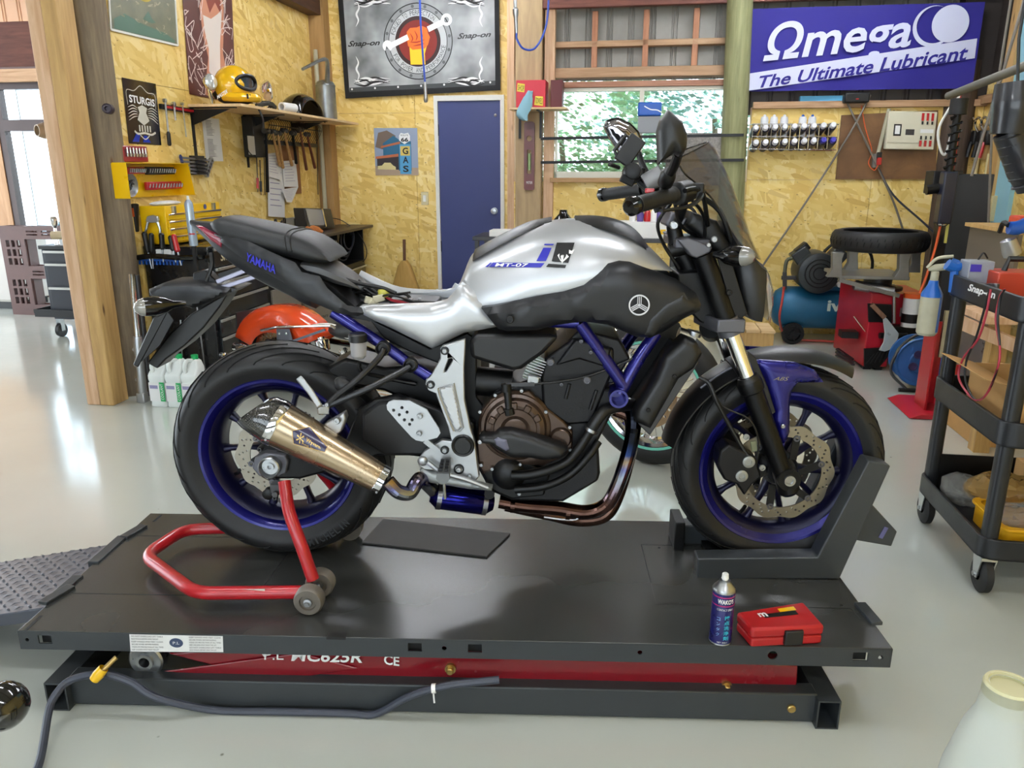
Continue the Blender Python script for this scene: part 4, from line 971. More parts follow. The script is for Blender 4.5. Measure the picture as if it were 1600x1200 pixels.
bike.p('rider_footpeg',MB().loft([[Vector((pg.x+dx,-.18-t*.07,pg.z+dz-t*.015))for dx,dz in((-.012-.004*t,.012),(.012+.004*t,.012),(.014+.004*t,-.002),(.008,-.016),(-.008,-.016),(-.014-.004*t,-.002))]for t in(0,.3,.7,1.)]),mat('worn peg metal','77797a',.45,.8))
mb=MB()
for i in range(4):
 for j in range(2):mb.box((pg.x-.007+.014*j,-.195-.014*i,pg.z+.012-.003*i),(.009,.008,.006))
bike.ps('peg_tread',mb,BLK)
bike.p('peg_feeler',MB().tube([(pg.x+.002,-.245,pg.z-.02),(pg.x+.004,-.245,pg.z-.075)],.004,8,1),STL)
bike.p('brake_pedal',MB().tube([P(668,722,-.19),P(690,738,-.19),P(725,748,-.185),P(762,762,-.18)],.007,8,4),ALU)
bike.p('heat_shield',MB().puff(PZ([(655,735),(662,732),(690,742),(735,752),(770,760),(768,768),(730,765),(690,758),(670,755),(657,745)],-.165),-.16,.008,.012,-.15),mat('satin grey shield','9a9d9c',.4,.6),sharp=40)
# exhaust
def mat_ti(name):
 t=NT(name);v=t.coord((1,1,1));tc=t.n('ShaderNodeTexCoord');sp=t.n('ShaderNodeSeparateXYZ');t.l(tc.outputs['Object'],sp.inputs[0])
 n=t.noise(v,9,3);a=t.n('ShaderNodeMath',operation='MULTIPLY_ADD');a.inputs[1].default_value=.06;t.l(n,a.inputs[0]);t.l(sp.outputs[2],a.inputs[2])
 mr=t.n('ShaderNodeMapRange');mr.inputs[1].default_value=.17;mr.inputs[2].default_value=.42;t.l(a.outputs[0],mr.inputs[0])
 t.l(t.ramp(mr.outputs[0],[(0,'4a3832'),(.18,'7b5a4e'),(.35,'8a7a86'),(.5,'9aa0a8'),(.62,'6a6a9a'),(.72,'9a8468'),(.82,'2c3c66'),(1,'1c1e24')]),t.b.inputs['Base Color'])
 t.b.inputs['Metallic'].default_value=1;t.b.inputs['Roughness'].default_value=.16;return t.m
TI=mat_ti('heat blued steel')
HX=mat('browned exhaust steel','5a4238',.22,.95,var=.25,vscale=14)
bike.p('exhaust_header',MB().tube([P(975,625,-.02),P(987,640,-.06),P(990,668,-.08),P(980,715,-.08),P(962,765,-.08),P(945,790,-.07),P(915,800,-.06),P(870,794,-.06),P(820,790,-.05),P(780,783,-.05)],.0205,18,6),TI,sharp=0)
bike.p('exhaust_header',MB().tube([P(960,640,.05),P(985,655,.04),P(985,700,.02),P(966,770,.01),P(945,805,0),P(905,812,0),P(860,803,-.01),P(790,788,-.02)],.0205,18,6),HX,sharp=0)
mb=MB()
for a,b in((884,800),(798,789)):p=P(a,b,-.06);mb.lathe(p,(1,0,-.08),[(0,.0225),(.012,.0225)],20)
bike.ps('exhaust_clamp',mb,HX)
bike.p('spring',MB().tube([P(850,808,-.07),P(880,812,-.07),P(900,812,-.07),P(905,806,-.07)],.003,6,3),STL)
c1,c2=P(683,775,-.12),P(760,785,-.1)
bike.p('exhaust_chamber',MB().lathe(c1,c2-c1,[(-.02,.018),(0,.034),(.004,.036),((c2-c1).length-.004,.036),((c2-c1).length,.034),((c2-c1).length+.02,.02)],30),mat('deep blue anodised','10105a',.15,.9),sharp=30)
mb=MB();mb.lathe(c1,c2-c1,[(-.001,.037),(.012,.037)],30,False);L=(c2-c1).length;mb.lathe(c1,c2-c1,[(L-.012,.037),(L+.001,.037)],30,False);bike.ps('chamber_band',mb,mat('brushed band','8c8c90',.3,1.))
bike.p('chamber_bolt',MB().lathe(P(765,770,-.14),(0,-1,0),[(0,.014),(.012,.014),(.012,0)],18,False),BLKM)
bike.p('exhaust_link_pipe',MB().tube([P(606,752,-.235),P(622,768,-.235),P(640,770,-.22),P(650,755,-.2),P(657,748,-.17),P(668,757,-.14),P(684,773,-.12)],.0195,18,6),TI,sharp=0)
m1,m2=P(430,659,-.25),P(599,751,-.25);ML=(m2-m1).length;md=(m2-m1).normalized()
MUF=mat('brushed muffler titanium','b09c80',.27,.95,var=.02,stretch=(1,1,1))
mu=bike.p('muffler',MB().lathe(m1,m2-m1,[(0,.0605),(ML,.037)],48),MUF,sharp=30)
mb=MB();mb.lathe(m1,m2-m1,[(-.004,.0612),(0,.0622),(.016,.061),(.017,.0603)],48,False);mb.lathe(m1,m2-m1,[(ML-.016,.0385),(ML-.015,.0395),(ML+.002,.0385),(ML+.004,.02)],40,False)
bike.ps('muffler_band',mb,CHR,parent=mu)
CARB=NT('woven carbon fibre');v=CARB.coord((1,1,1));ck=CARB.n('ShaderNodeTexChecker');ck.inputs['Scale'].default_value=260;ck.inputs['Color1'].default_value=lin('0c0c0d');ck.inputs['Color2'].default_value=lin('3c3a36');CARB.l(v,ck.inputs[0]);CARB.l(ck.outputs[0],CARB.b.inputs['Base Color']);CARB.b.inputs['Roughness'].default_value=.25;CARB.b.inputs['Coat Weight'].default_value=1;CARB=CARB.m
up=Vector((0,0,1));px_=md.cross(Vector((0,1,0))).normalized()
if px_.z<0:px_=-px_
py_=md.cross(px_)
rings=[]
for t_,r_,tilt in((0,.0608,0),(-.025,.0585,.0),(-.05,.053,.3),(-.062,.047,.5),(-.058,.043,.5),(-.02,.046,.1)):
 rings.append([m1+md*t_+(px_*cos(a)+py_*sin(a))*r_+md*(tilt*r_*cos(a))for a in[2*pi*i/36 for i in range(36)]])
bike.p('carbon_end_cap',MB().loft(rings,caps=False),CARB,sharp=40)
bike.p('muffler_core',MB().lathe(m1-md*.03,md,[(0,.0),(0,.03),(.02,.045),(.025,.045)],30,False).ring(m1-md*.045,md,.03,.026,.03,30),DST)
bc=P(484,691,-.308);
PUR=mat('deep purple badge','1e1440',.3,coat=.4);GOLD=mat('gold print','c8a45a',.35,.6)
bq=[P(a,b,-.3)for a,b in((457,673),(480,671),(510,700),(507,707),(460,692))]
n_=Vector((0,-1,0))
def onm(p,o=.0008):
 t=(p-m1).dot(md);ax=m1+md*t;r=.0605+(.037-.0605)*t/ML;k=p-ax;h=k-md*k.dot(md);a=max(-1,min(1,h.dot(px_)/r));hh=a*r;yy=-sqrt(max(0,r*r-hh*hh));s_=1 if py_.y>0 else-1;return ax+px_*hh*(1+o/r)+Vector((0,-1,0))*(-yy+o)
def flatgrid(q,n=6,o=.0008):
 c=sum(q,Vector())/len(q);mb=MB();m=len(q)
 for i in range(m):
  a,b=q[i],q[(i+1)%m];vs=[];idx={}
  for u in range(n+1):
   for w_ in range(n+1-u):
    f,g=u/n,w_/n;idx[(u,w_)]=len(vs);vs.append(onm(c+(a-c)*f+(b-c)*g,o))
  fs=[]
  for u in range(n):
   for w_ in range(n-u):
    fs.append((idx[(u,w_)],idx[(u+1,w_)],idx[(u,w_+1)]))
    if u+w_<n-1:fs.append((idx[(u+1,w_)],idx[(u+1,w_+1)],idx[(u,w_+1)]))
  mb.add(vs,fs)
 return mb
bd=bike.p('maker_badge',flatgrid(bq),PUR,parent=mu,fixn=True)
bo=bq+[bq[0]];ob=[]
for i in range(5):
 for j in range(6):ob.append(onm(bo[i]+(bo[i+1]-bo[i])*j/6,.001))
bike.p('badge_rim',MB().tube(ob,.0008,6,1,closed=True),GOLD,parent=mu)
def conetext(s_,cs,sh=0,bold=0):
 mb=MB().text(s_,cs,sh,bold);mb.v=[onm(v,.0016)for v in mb.v];return mb
bike.p('badge_print',conetext('Wyvern',[P(a,b,-.3)for a,b in((477,691),(501,704),(499,697),(479,684))],0,.02).join(conetext('Real Spec',[P(a,b,-.3)for a,b in((472,694),(497,706),(496,703),(473,690))])).join(conetext('*',[P(a,b,-.3)for a,b in((463,690),(475,694),(475,678),(465,676))])),GOLD,parent=mu,sharp=0)
hgp=PZ([(505,664),(512,660),(530,650),(537,645),(540,655),(533,675),(526,680)],-.235);bike.p('muffler_bracket',MB().prism(hgp,-.235,-.2),ALU,bevel=.004)
mb=MB();bolt(mb,P(527,657,-.24),.009,.008);bike.p('muffler_bolt',mb,STL)
mb=MB()
for a,b in((440,649),(422,680),(603,740),(590,766)):p=P(a,b,-.27);bolt(mb,onm(p,.001),.003,.003)
bike.ps('muffler_rivet',mb,STL)
# pillion hanger, peg, reservoir
HG=mat('satin black hanger','1f1f21',.35,.3)
for pts in(((600,545,-.15),(592,560,-.16),(560,592,-.19),(530,615,-.2),(512,632,-.21)),((641,572,-.15),(625,582,-.16),(580,605,-.19),(540,622,-.2),(513,634,-.21))):
 bike.p('pillion_hanger',MB().tube([P(*p)for p in pts],.0085,10,4),HG)
for a,b in((598,545),(641,571)):p=P(a,b,-.15);bike.p('hanger_ring',MB().lathe((p.x,-.135,p.z),(0,-1,0),[(0,.019),(.02,.019),(.022,.016),(.01,.013),(.01,0)],24,False),HG)
bike.p('pillion_peg',MB().loft([[P(a+dx,b+dy,s_)for dx,dy,s_ in((-5,2,-.24),(3,-4,-.24),(5,-2,-.225),(-3,5,-.225))]for a,b in((467,590),(485,612),(500,636))]),ALU,bevel=.003)
bike.p('peg_mount',MB().bar(P(496,640,-.225),P(514,640,-.215),.02,.022),STL,bevel=.003)
mb=MB();bolt(mb,P(511,632,-.225),.006,.006);bike.p('peg_bolt',mb,STL)
bike.p('pillion_foot_rubber',MB().ball(P(538,603,-.17),.02,14,10,(.03,.02,.022),M=(0,40,0)),BLK)
r0=P(561,560,-.16);bike.p('fluid_reservoir',MB().lathe((r0.x,r0.y,r0.z),(0,0,1),[(0,.0),(0,.012),(.008,.019),(.03,.021),(.045,.021)],24),mat('milky reservoir','a8a6a8',.35,trans=.3),sharp=30)
bike.p('reservoir_cap',MB().lathe((r0.x,r0.y,r0.z+.045),(0,0,1),[(0,.024),(.018,.024),(.022,.02),(.022,0)],20,False),BLK)
tb('reservoir_hose',[(561,566,-.16),(565,580,-.15),(600,590,-.1),(650,600,-.08)],.006,BLK)
# body shells by station: (px, top row, bottom row, half width)
def shell(name,stn,mtl,prof,s_mid=0.,cap=True,sharp=45,**k):
 rings=[]
 for st_ in stn:
  x,top,bot,w=st_[:4];T=P(x,top,s_mid);Bt=P(x,bot,-w);xx=T.x;rg=[]
  half=[(u*w,Bt.z+(T.z-Bt.z)*v)for u,v in prof]
  rg=[(xx,-y,z)for y,z in half]+[(xx,y,z)for y,z in reversed(half)if y>1e-6]
  rings.append(rg)
 return bike.p(name,MB().loft(rings,caps=cap),mtl,sharp=sharp,**k)
TP=[(.7,-.02),(.95,.0),(1.,.1),(1.,.3),(.985,.5),(.93,.66),(.82,.8),(.62,.92),(.34,.985),(0,1.)]
def lerp_st(st_,n):
 P4=[Vector(s_+(0,)*(4-len(s_)))for s_ in st_];P4=[Vector((a[0],a[1],a[2]))for a in st_];Wd=[Vector((a[3],0,0))for a in st_]
 A=cat(P4,n);Bq=cat(Wd,n);return[(a.x,a.y,a.z,b.x)for a,b in zip(A,Bq)]
tank=[(694,474,530,.10),(712,456,525,.108),(726,424,505,.118),(738,397,497,.128),(760,383,492,.142),(790,368,488,.156),(830,350,470,.168),(870,343,462,.174),(910,341,452,.174),(950,346,440,.168),(985,360,432,.152),(1012,383,424,.13),(1040,412,424,.108)]
TKP=[(.7,-.02),(.97,.0),(1.,.08),(.985,.24),(.94,.40),(.88,.55),(.80,.70),(.68,.82),(.50,.92),(.28,.98),(0,1.)]
tk=shell('fuel_tank',lerp_st(tank,4),SILV,TKP)
def sides(name,pts,s,bulge,r,back,m,yf=None,**k):
 v=MB().puff(PZ(pts,s),s,bulge,r,back,yf=yf);out=None
 for sg in(1,-1):
  q=MB().add([Vector((a.x,a.y*sg,a.z))for a in v.v],v.f);o=bike.p(name,q,m,sharp=40,**k);out=out or o
 return out
sides('side_panel',[(562,479),(590,478),(640,477),(675,476),(697,470),(708,458),(722,440),(760,470),(780,510),(725,520),(676,545),(640,527),(612,513),(590,503),(568,492)],-.125,.022,.045,-.09,SILV)
def strip(name,pts,wd,m,k=4):
 rings=[];C=cat([P(a,b,0)for a,b,c in pts],k);Wd=cat([(c,0,0)for a,b,c in pts],k)
 for p,w_ in zip(C,Wd):
  w=w_.x;rings.append([(p.x,-w,p.z-.022*(w/.1)**1.4),(p.x,-w*.7,p.z-.004),(p.x,0,p.z+.004),(p.x,w*.7,p.z-.004),(p.x,w,p.z-.022*(w/.1)**1.4),(p.x,w*.7,p.z-.02),(p.x,-w*.7,p.z-.02)])
 return bike.p(name,MB().loft(rings),m,sharp=60)
strip('tank_knee_trim',[(742,392,.085),(760,381,.09),(790,365,.088),(825,349,.08),(845,344,.06),(862,341,.03)],.1,BLKP)
strip('tank_top_trim',[(898,339,.05),(930,339,.10),(960,344,.118),(985,355,.115),(1005,375,.105),(1016,402,.09)],.1,BLKP)
mb=MB();bolt(mb,P(797,499,-.2),.0105,.006);bike.ps('panel_screw',mb,BLKM)
sc_=[(752,481),(770,478),(840,462),(880,455),(912,445),(935,425),(950,412),(968,408),(985,410),(1010,420),(1042,432),(1062,440),(1090,460),(1098,478),(1095,488),(1070,500),(1040,520),(1018,530),(995,528),(950,508),(912,503),(870,508),(840,516),(793,518),(778,514)]
SCC=[P(752,478,-.19),P(860,460,-.19),P(905,452,-.19),P(965,440,-.19),P(1040,453,-.19),P(1098,480,-.19)]
def scy(x,z):
 zc=SCC[0].z
 for a,b in zip(SCC,SCC[1:]):
  if a.x<=x:zc=a.z+(b.z-a.z)*min(1,(x-a.x)/(b.x-a.x))
 return-.176+.12*max(0,x-.30)+.3*max(0,z-zc)+.12*max(0,zc-z)
sides('air_scoop',sc_,-.17,.022,.025,-.12,CHAR,yf=scy)
p0=sides('scoop_vent',[(1008,525),(1015,500),(1040,475),(1068,462),(1092,478),(1090,487),(1060,497),(1036,512),(1022,527)],-.19,.006,.02,None,BLKP,yf=lambda x,z:scy(x,z)-.019)
c=P(999,477,-.2);ey=scy(c.x,c.z)-.03
mb=MB().ring((c.x,ey+.002,c.z),(0,-1,0),.026,.0225,.003,40)
for a in(90,210,330):
 dx,dz=cos(radians(a)),sin(radians(a));o_=Vector((c.x,ey,c.z))
 for k_ in(-1,0,1):
  q=Vector((-dz,0,dx))*.0042*k_;mb.bar(o_+q+Vector((dx,0,dz))*(.003 if k_ else-.004),o_+q+Vector((dx,0,dz))*.021,.0016,.0022)
bike.p('tank_emblem',mb,mat('emblem silver','d0d0d4',.3,.2))
def tyf(x,z,o=.0012):
 S_=lerp_st(tank,4);L=[(P(a,b,0).x,P(a,b,0).z,P(a,c_,-w).z,w)for a,b,c_,w in S_]
 for i in range(len(L)-1):
  if L[i][0]<=x<=L[i+1][0]:
   f=(x-L[i][0])/(L[i+1][0]-L[i][0]);zt_,zb_,w=[L[i][j]*(1-f)+L[i+1][j]*f for j in(1,2,3)];v=(z-zb_)/(zt_-zb_)
   for(u0,v0),(u1,v1)in zip(TKP,TKP[1:]):
    if v0<=v<=v1:return-(u0+(u1-u0)*(v-v0)/(v1-v0))*w-o
   return-w-o
 return-.15
def onT(px,py,o=.0012):
 s=-.15
 for _ in range(12):p=P(px,py,s);s=.5*s+.5*tyf(p.x,p.z,o)
 return P(px,py,s)
def tdecal(name,polys,m,n=8,o=.003):
 mb=MB()
 for a,b,c_,d_ in polys:
  vs=[]
  for i in range(n+1):
   for j in range(n+1):
    f,g=i/n,j/n;x=(a[0]*(1-f)+b[0]*f)*(1-g)+(d_[0]*(1-f)+c_[0]*f)*g;y=(a[1]*(1-f)+b[1]*f)*(1-g)+(d_[1]*(1-f)+c_[1]*f)*g;vs.append(onT(x,y,o))
  mb.add(vs,[(i*(n+1)+j,i*(n+1)+j+1,(i+1)*(n+1)+j+1,(i+1)*(n+1)+j)for i in range(n)for j in range(n)])
 return bike.p(name,mb,m,parent=tk,sharp=0)
BD=mat('decal blue','1c1e9c',.4);BKD=mat('decal black','0b0b0d',.4)
tdecal('tank_decal_blue',[((758,417),(762,417),(769,410),(766,410)),((764,417),(845,418),(851,411),(770,410)),((838,408),(853,408),(862,387),(849,387)),((850,383),(864,383),(866,381),(851,381))],BD)
tdecal('tank_decal_black',[((862,408),(888,411),(898,379),(870,379)),((853,417),(883,419),(885,414),(857,412))],BKD)
def ttext(s_,q,m,o=.005,**k):
 vs,fs=glyphs(s_,k.get('shear',0),k.get('bold',0),1.);mb=MB();a,b,c_,d_=q
 mb.add([onT((a[0]*(1-x)+b[0]*x)*(1-y)+(d_[0]*(1-x)+c_[0]*x)*y,(a[1]*(1-x)+b[1]*x)*(1-y)+(d_[1]*(1-x)+c_[1]*x)*y,o)for x,y in vs],fs);return bike.p('tank_lettering',mb,m,parent=tk,sharp=0)
ttext('MT-07',((773,416.5),(823,417),(826,411.5),(776,411)),WHT,bold=.02)
mb=MB()
for pts in(((871,399),(876,408),(878,409),(874,402),(874,396)),((889,401),(880,409),(878,409),(884,401),(885,397)),((876,400),(878,413),(880,408),(879,398)),((881,399),(879,412),(878,407),(880,398)),((889,390),(893,392),(898,389),(894,397),(889,396))):
 mb.add([onT(a,b,.005)for a,b in pts],[tuple(range(len(pts)))])
bike.p('tank_decal_mark',mb,WHT,parent=tk,sharp=0)
# tail
TAILP=[(.55,0),(.85,.12),(1.,.45),(.98,.8),(.8,.97),(.4,1.),(0,1.)]
tail=[(299,344,352,.012),(320,346,372,.03),(345,348,398,.05),(380,362,425,.07),(420,380,448,.09),(460,395,468,.105),(480,405,480,.115),(500,420,488,.12)]
tl=shell('tail_cowl',lerp_st(tail,3),CHAR,TAILP)
def tly(x,z):
 xa,xb=P(330,370,0).x,P(470,420,0).x;f=max(0,min(1,(x-xa)/(xb-xa)));return-(.05+.078*f**.8)
sides('tail_side_panel',[(335,361),(367,372),(435,399),(462,410),(472,425),(500,431),(512,450),(543,477),(565,480),(570,489),(560,494),(528,489),(480,468),(442,441),(382,413),(332,381)],-.125,.008,.012,None,CHAR,yf=tly)
shell('tail_centre_cover',lerp_st([(484,404,428,.09),(512,408,440,.085),(535,420,448,.075),(556,434,452,.06),(570,447,455,.045)],3),mat('satin grey plastic','4a4b4e',.38),TAILP)
tlm=mat('red tail lens','7c1430',.15,coat=.5)
sides('tail_light',[(306,352),(345,368),(350,378),(346,387),(330,376)],-.055,.006,.012,-.02,tlm)
tyb=MB().text('YAMAHA',[P(a,b,s_)for a,b,s_ in((384,407,-.105),(431,428,-.128),(432,415,-.128),(387,394,-.105))],0,.02);tyb.v=[Vector((v.x,tly(v.x,0)-.011,v.z))for v in tyb.v];bike.p('tail_lettering',tyb,mat('blue tail lettering','2a2ab0',.4),sharp=0)
mb=MB()
for(a,b)in((335,366),(350,374),(362,380)):mb.tube([P(a,b,-.075),P(a+12,b+6,-.082)],.002,6,1)
bike.ps('tail_trim_line',mb,GRYP)
SP=[(.75,0),(.98,.25),(1.,.5),(.93,.78),(.75,.93),(.4,1.),(0,1.)]
seat=[(341,346,352,.055),(350,339,366,.078),(366,337,378,.088),(400,343,388,.1),(440,352,398,.11),(480,363,408,.118),(500,372,412,.118),(520,387,412,.112),(530,400,410,.1)]
st_=shell('pillion_seat',lerp_st(seat,4),SEATM,SP,sharp=60)
mb=MB()
for x,t_,w in((462,357.5,.1145),(470,360,.116)):
 T=P(x,t_,0);Bt=P(x,405,-w);mb.tube([(T.x+.012*(1-v),-u*w*1.004,Bt.z+(T.z-Bt.z)*v+.001)for u,v in SP]+[(T.x+.012*(1-v),u*w*1.004,Bt.z+(T.z-Bt.z)*v+.001)for u,v in reversed(SP[:-1])],.0018,6,2)
bike.ps('seat_seam',mb,BLK,parent=st_)
tr=PZ([(500,430),(530,448),(560,475),(700,478),(700,500),(600,500),(540,490),(500,460)],-.05);bike.p('seat_tray',MB().prism(tr,-.09,.09),BLKM)
bike.p('far_side_rail',MB().tube([P(a,b,.1)for a,b in((560,432),(610,455),(650,462),(705,462),(720,448))],.008,8,3,ry=.02),SILV)
random.seed(11);mb=MB()
for i in range(16):
 x0=515+random.random()*60;y0_=440+random.random()*22;s_=-.08+random.random()*.15
 mb.tube([P(x0+k*random.uniform(18,32),y0_+random.uniform(-6,10)+k*6,s_+random.uniform(-.02,.02))for k in range(4)],random.choice((.003,.0045,.006)),6,4)
bike.p('wiring_loom',mb,BLK,kind='stuff',sharp=0)
mb=MB()
for i in range(4):mb.tube([P(598+i*5,462+i*2,-.05),P(612+i*4,470,-.05),P(630+i*3,474,-.05)],.0018,6,4)
bike.ps('red_wire',mb,mat('red wire','a02030',.4),sharp=0)
CRM=mat('cream connector','b8b29a',.5)
mb=MB()
for a,b,r in((578,470,20),(592,466,-15),(584,475,40)):mb.box(P(a,b,-.06),(.028,.018,.018),(0,r,20))
bike.ps('wire_connector',mb,CRM,bevel=.002)
bike.p('yellow_connector',MB().ball(P(600,457,-.05),.014,14,10,(.018,.012,.014)),mat('olive yellow cap','a8a23c',.4))
bike.p('battery',MB().box(P(650,476,0),(.13,.1,.04),(0,3,0)),BLK,bevel=.004)
mb=MB();bolt(mb,P(642,468,-.04),.005,.004,d=(0,0,1));bolt(mb,P(656,468,-.04),.005,.004,d=(0,0,1));bike.ps('battery_terminal',mb,STL)
# tail tidy: mudflap arm, plate holder, indicator, under-tail frame (hangs below the seat end)
bike.p('undertail_bracket',MB().prism(PZ([(306,425),(325,420),(345,440),(350,455),(330,462),(305,460)],0),-.02,.02),BLKM,bevel=.004)
for a,b in(((340,440),(400,416)),((345,450),(405,430))):bike.p('undertail_strut',MB().bar(P(*a,-.04),P(*b,-.04),.02,.012),mat('pale strut','9a9aae',.4,.5),bevel=.002)
bike.p('undertail_link',MB().bar(P(345,430,-.03),P(400,412,-.03),.03,.012),BLKM)
bike.p('rear_arm',MB().puff(PZ([(232,452),(255,442),(300,440),(345,448),(370,452),(352,462),(300,482),(262,472),(232,462)],-.06),-.055,.015,.015,.055),CHAR,sharp=40)
fl_=[(347,462),(358,458),(345,480),(320,512),(290,540),(262,560),(248,575),(232,566),(268,520),(300,490)]
bike.p('plate_holder_arm',MB().prism(PZ(fl_,-.03),-.04,.04),BLKP,bevel=.004)
bike.p('plate_back',MB().loft([[P(a,b,s_)for a,b,s_ in((240,497,-.09),(262,487,-.09),(262,487,.09),(240,497,.09))],[P(a,b,s_)for a,b,s_ in((208,570,-.09),(216,574,-.09),(216,574,.09),(208,570,.09))]]),BLKP,bevel=.003)
bike.p('plate_hood',MB().prism(PZ([(240,496),(262,486),(272,500),(250,540),(225,562),(214,570)],-.085),-.087,-.082),BLKP,bevel=.001)
i0,i1=P(222,478,-.16),P(285,474,-.14)
ind=bike.p('rear_indicator',MB().lathe(P(290,474,-.12),P(245,478,-.16)-P(290,474,-.12),[(0,.006),(.03,.01),(.05,.021),(.078,.026),(.1,.0235)],24),BLKG,sharp=50)
d_=(P(245,478,-.16)-P(290,474,-.12)).normalized()
bike.p('indicator_lens',MB().lathe(P(290,474,-.12)+d_*.1,d_,[(0,.0236),(.012,.02),(.022,.01),(.025,0)],24,False),mat('smoked clear lens','9a9890',.12,coat=.8,trans=.35),parent=ind)
bike.p('strap_tie',MB().tube([P(330,395,0),P(331,415,-.01),P(322,440,-.02)],.006,8,3),BLK)
# bars, controls
hb=[P(1052,352,-.0),P(1062,345,-.08),P(1075,330,-.16),P(1060,312,-.24),P(1020,316,-.31),P(990,322,-.38)]
half=[hb[0],P(1058,350,-.05),P(1066,340,-.12),P(1062,318,-.2)]
g0,g1=P(1058,303,-.25),P(992,321,-.38)
hbp=[Vector((P(1050,352,0).x,0,P(1050,352,0).z)),P(1062,340,-.09),P(1068,312,-.18),g0,g1]
bike.p('handlebar',MB().tube([Vector((v.x,-v.y,v.z))for v in reversed(hbp)]+hbp[1:],.011,12,5),BLKM)
for s in(1,-1):
 a=Vector((g0.x,g0.y*s,g0.z));b=Vector((g1.x,g1.y*s,g1.z));L=(b-a).length
 gp=bike.p('grip',MB().lathe(a+(b-a)*.1,b-a,[(0,.02)]+[(L*.9*i/24,.0175+.0012*(i%2))for i in range(1,24)]+[(L*.9-.004,.02)],18),RUB,sharp=30)
 bike.p('bar_end',MB().lathe(b,b-a,[(0,.018),(.004,.021),(.016,.021),(.024,.014),(.025,0)],20,False),BLKG,parent=gp)
 c=a+(a-b).normalized()*.02;bike.p('switch_gear',MB().lathe(c,b-a,[(-.03,.02),(-.028,.026),(.02,.027),(.024,.021)],16),BLK,bevel=.002)
 m_=a+(a-b).normalized()*.05
 bike.p('brake_lever' if s>0 else 'clutch_lever',MB().tube([m_+Vector((.03,0,.0)),m_+Vector((.05,0,-.01))+(b-a)*.25,m_+Vector((.055,0,-.02))+(b-a)*.6,m_+Vector((.035,0,-.018))+(b-a)*1.05],.006,8,5,ry=.004),BLKM if s>0 else BLKM)
 bike.p('lever_clamp',MB().box(m_+Vector((.012,0,0)),(.045,.03,.036)),BLKM,bevel=.004)
p=P(1060,300,-.22);bike.p('starter_switch',MB().box(P(1015,298,-.3),(.02,.015,.01)),RED,bevel=.002)
bike.p('bar_brace',MB().tube([P(1070,298,-.27),P(1085,295,-.24),P(1098,302,-.2),P(1103,330,-.14),P(1106,352,-.1)],.006,8,4),BLKM)
for i,pts in enumerate((((1055,318,-.2),(1060,345,-.1),(1075,362,-.05),(1100,372,-.02)),((1065,318,.15),(1085,330,.05),(1092,360,.02),(1105,420,0)),((1048,318,-.22),(1028,348,-.16),(1036,380,-.08),(1062,420,-.05)),((1075,305,-.18),(1100,340,-.1),(1098,390,-.05),(1080,450,-.03)))):
 bike.p('control_cable',MB().tube([P(*q)for q in pts],.0045,7,5),BLK)
bike.p('bar_clamp',MB().box(P(1052,345,0),(.045,.1,.04),(0,25,0)),GRYP,bevel=.005)
bike.p('bar_riser',MB().lathe(P(1052,352,-.05),P(1056,372,-.05)-P(1052,352,-.05),[(0,.018),(.03,.02),(.045,.022)],18),BLKM)
bike.p('instrument_pod',MB().puff(PZ([(1080,330),(1120,345),(1150,400),(1130,405),(1095,372),(1072,350)],-.06),-.06,.01,.02,.06),BLK,sharp=40)
c=P(1008,282,-.12)
bike.p('far_reservoir',MB().cyl(P(1007,288,.2),P(1035,272,.2),.028,n=20),mat('silver grey cup','8f9092',.4,.3))
bike.p('phone_mount_arm',MB().tube([P(1030,330,.2),P(1018,300,.2),P(1000,282,.22),P(1002,262,.22)],.014,10,4),BLKM)
bike.p('mount_ball',MB().ball(P(988,271,.21),.03,16,12),BLK)
bike.p('mount_knob',MB().lathe(P(990,268,.17),(-.2,-1,.1),[(0,.022),(.02,.022),(.022,.018),(.022,0)],16),BLKM)
bike.p('mount_tab',MB().box(P(980,282,.2),(.04,.03,.022),(0,25,0)),BLKM,bevel=.003)
pm=[P(a,b,.24)for a,b in((963,252),(978,264),(1006,222),(994,212))]
bike.p('phone_holder',MB().bar(P(970,255,.24),P(998,215,.24),.05,.028,(0,1,0)),BLK,bevel=.004)
bike.p('holder_claw',MB().tube([P(967,262,.2),P(956,258,.18),P(951,256,.18)],.006,8,3),BLK)
bike.p('holder_ring',MB().tube([P(a,b,.24)for a,b in((965,245),(960,235),(978,211),(986,218))],.006,8,1),BLK)
def mir(name,pts,s,th,glass):
 o=bike.p(name,MB().puff(PZ(pts,s),s,th if not glass else .004,.03,s+(.012 if not glass else th)),BLKG if glass else BLK,sharp=40);return o
mir('mirror',[(1044,171),(1052,177),(1066,190),(1074,210),(1073,230),(1068,240),(1060,245),(1052,240),(1028,258),(1027,235),(1026,205),(1031,188)],-.39,.03,False)
far=[(955,185),(966,183),(985,192),(998,205),(1005,222),(1000,240),(985,252),(968,240),(952,215),(944,198),(948,188)]
fm=mir('mirror',far,.39,.03,True)
ins=[(972+(a-972)*.88,212+(b-212)*.88)for a,b in far]
MG=mat('mirror glass','b8b6c4',.03,1.)
bike.p('mirror_glass',MB().puff(PZ(ins,.384),.383,.012,.09),MG,parent=fm,sharp=60)
bike.p('mirror_stem',MB().tube([P(1060,240,-.38),P(1052,262,-.34),P(1041,282,-.29),P(1035,305,-.26)],.0105,10,4),BLKM)
bike.p('mirror_stem',MB().tube([P(998,240,.385),P(1006,262,.35),P(1022,290,.3),P(1030,308,.27)],.0095,10,4),BLKM)
bike.p('stem_boss',MB().lathe(P(1046,268,-.32),(P(1038,290,-.28)-P(1046,268,-.32)),[(0,.012),(.01,.018),(.04,.018),(.05,.012)],14),BLKM)
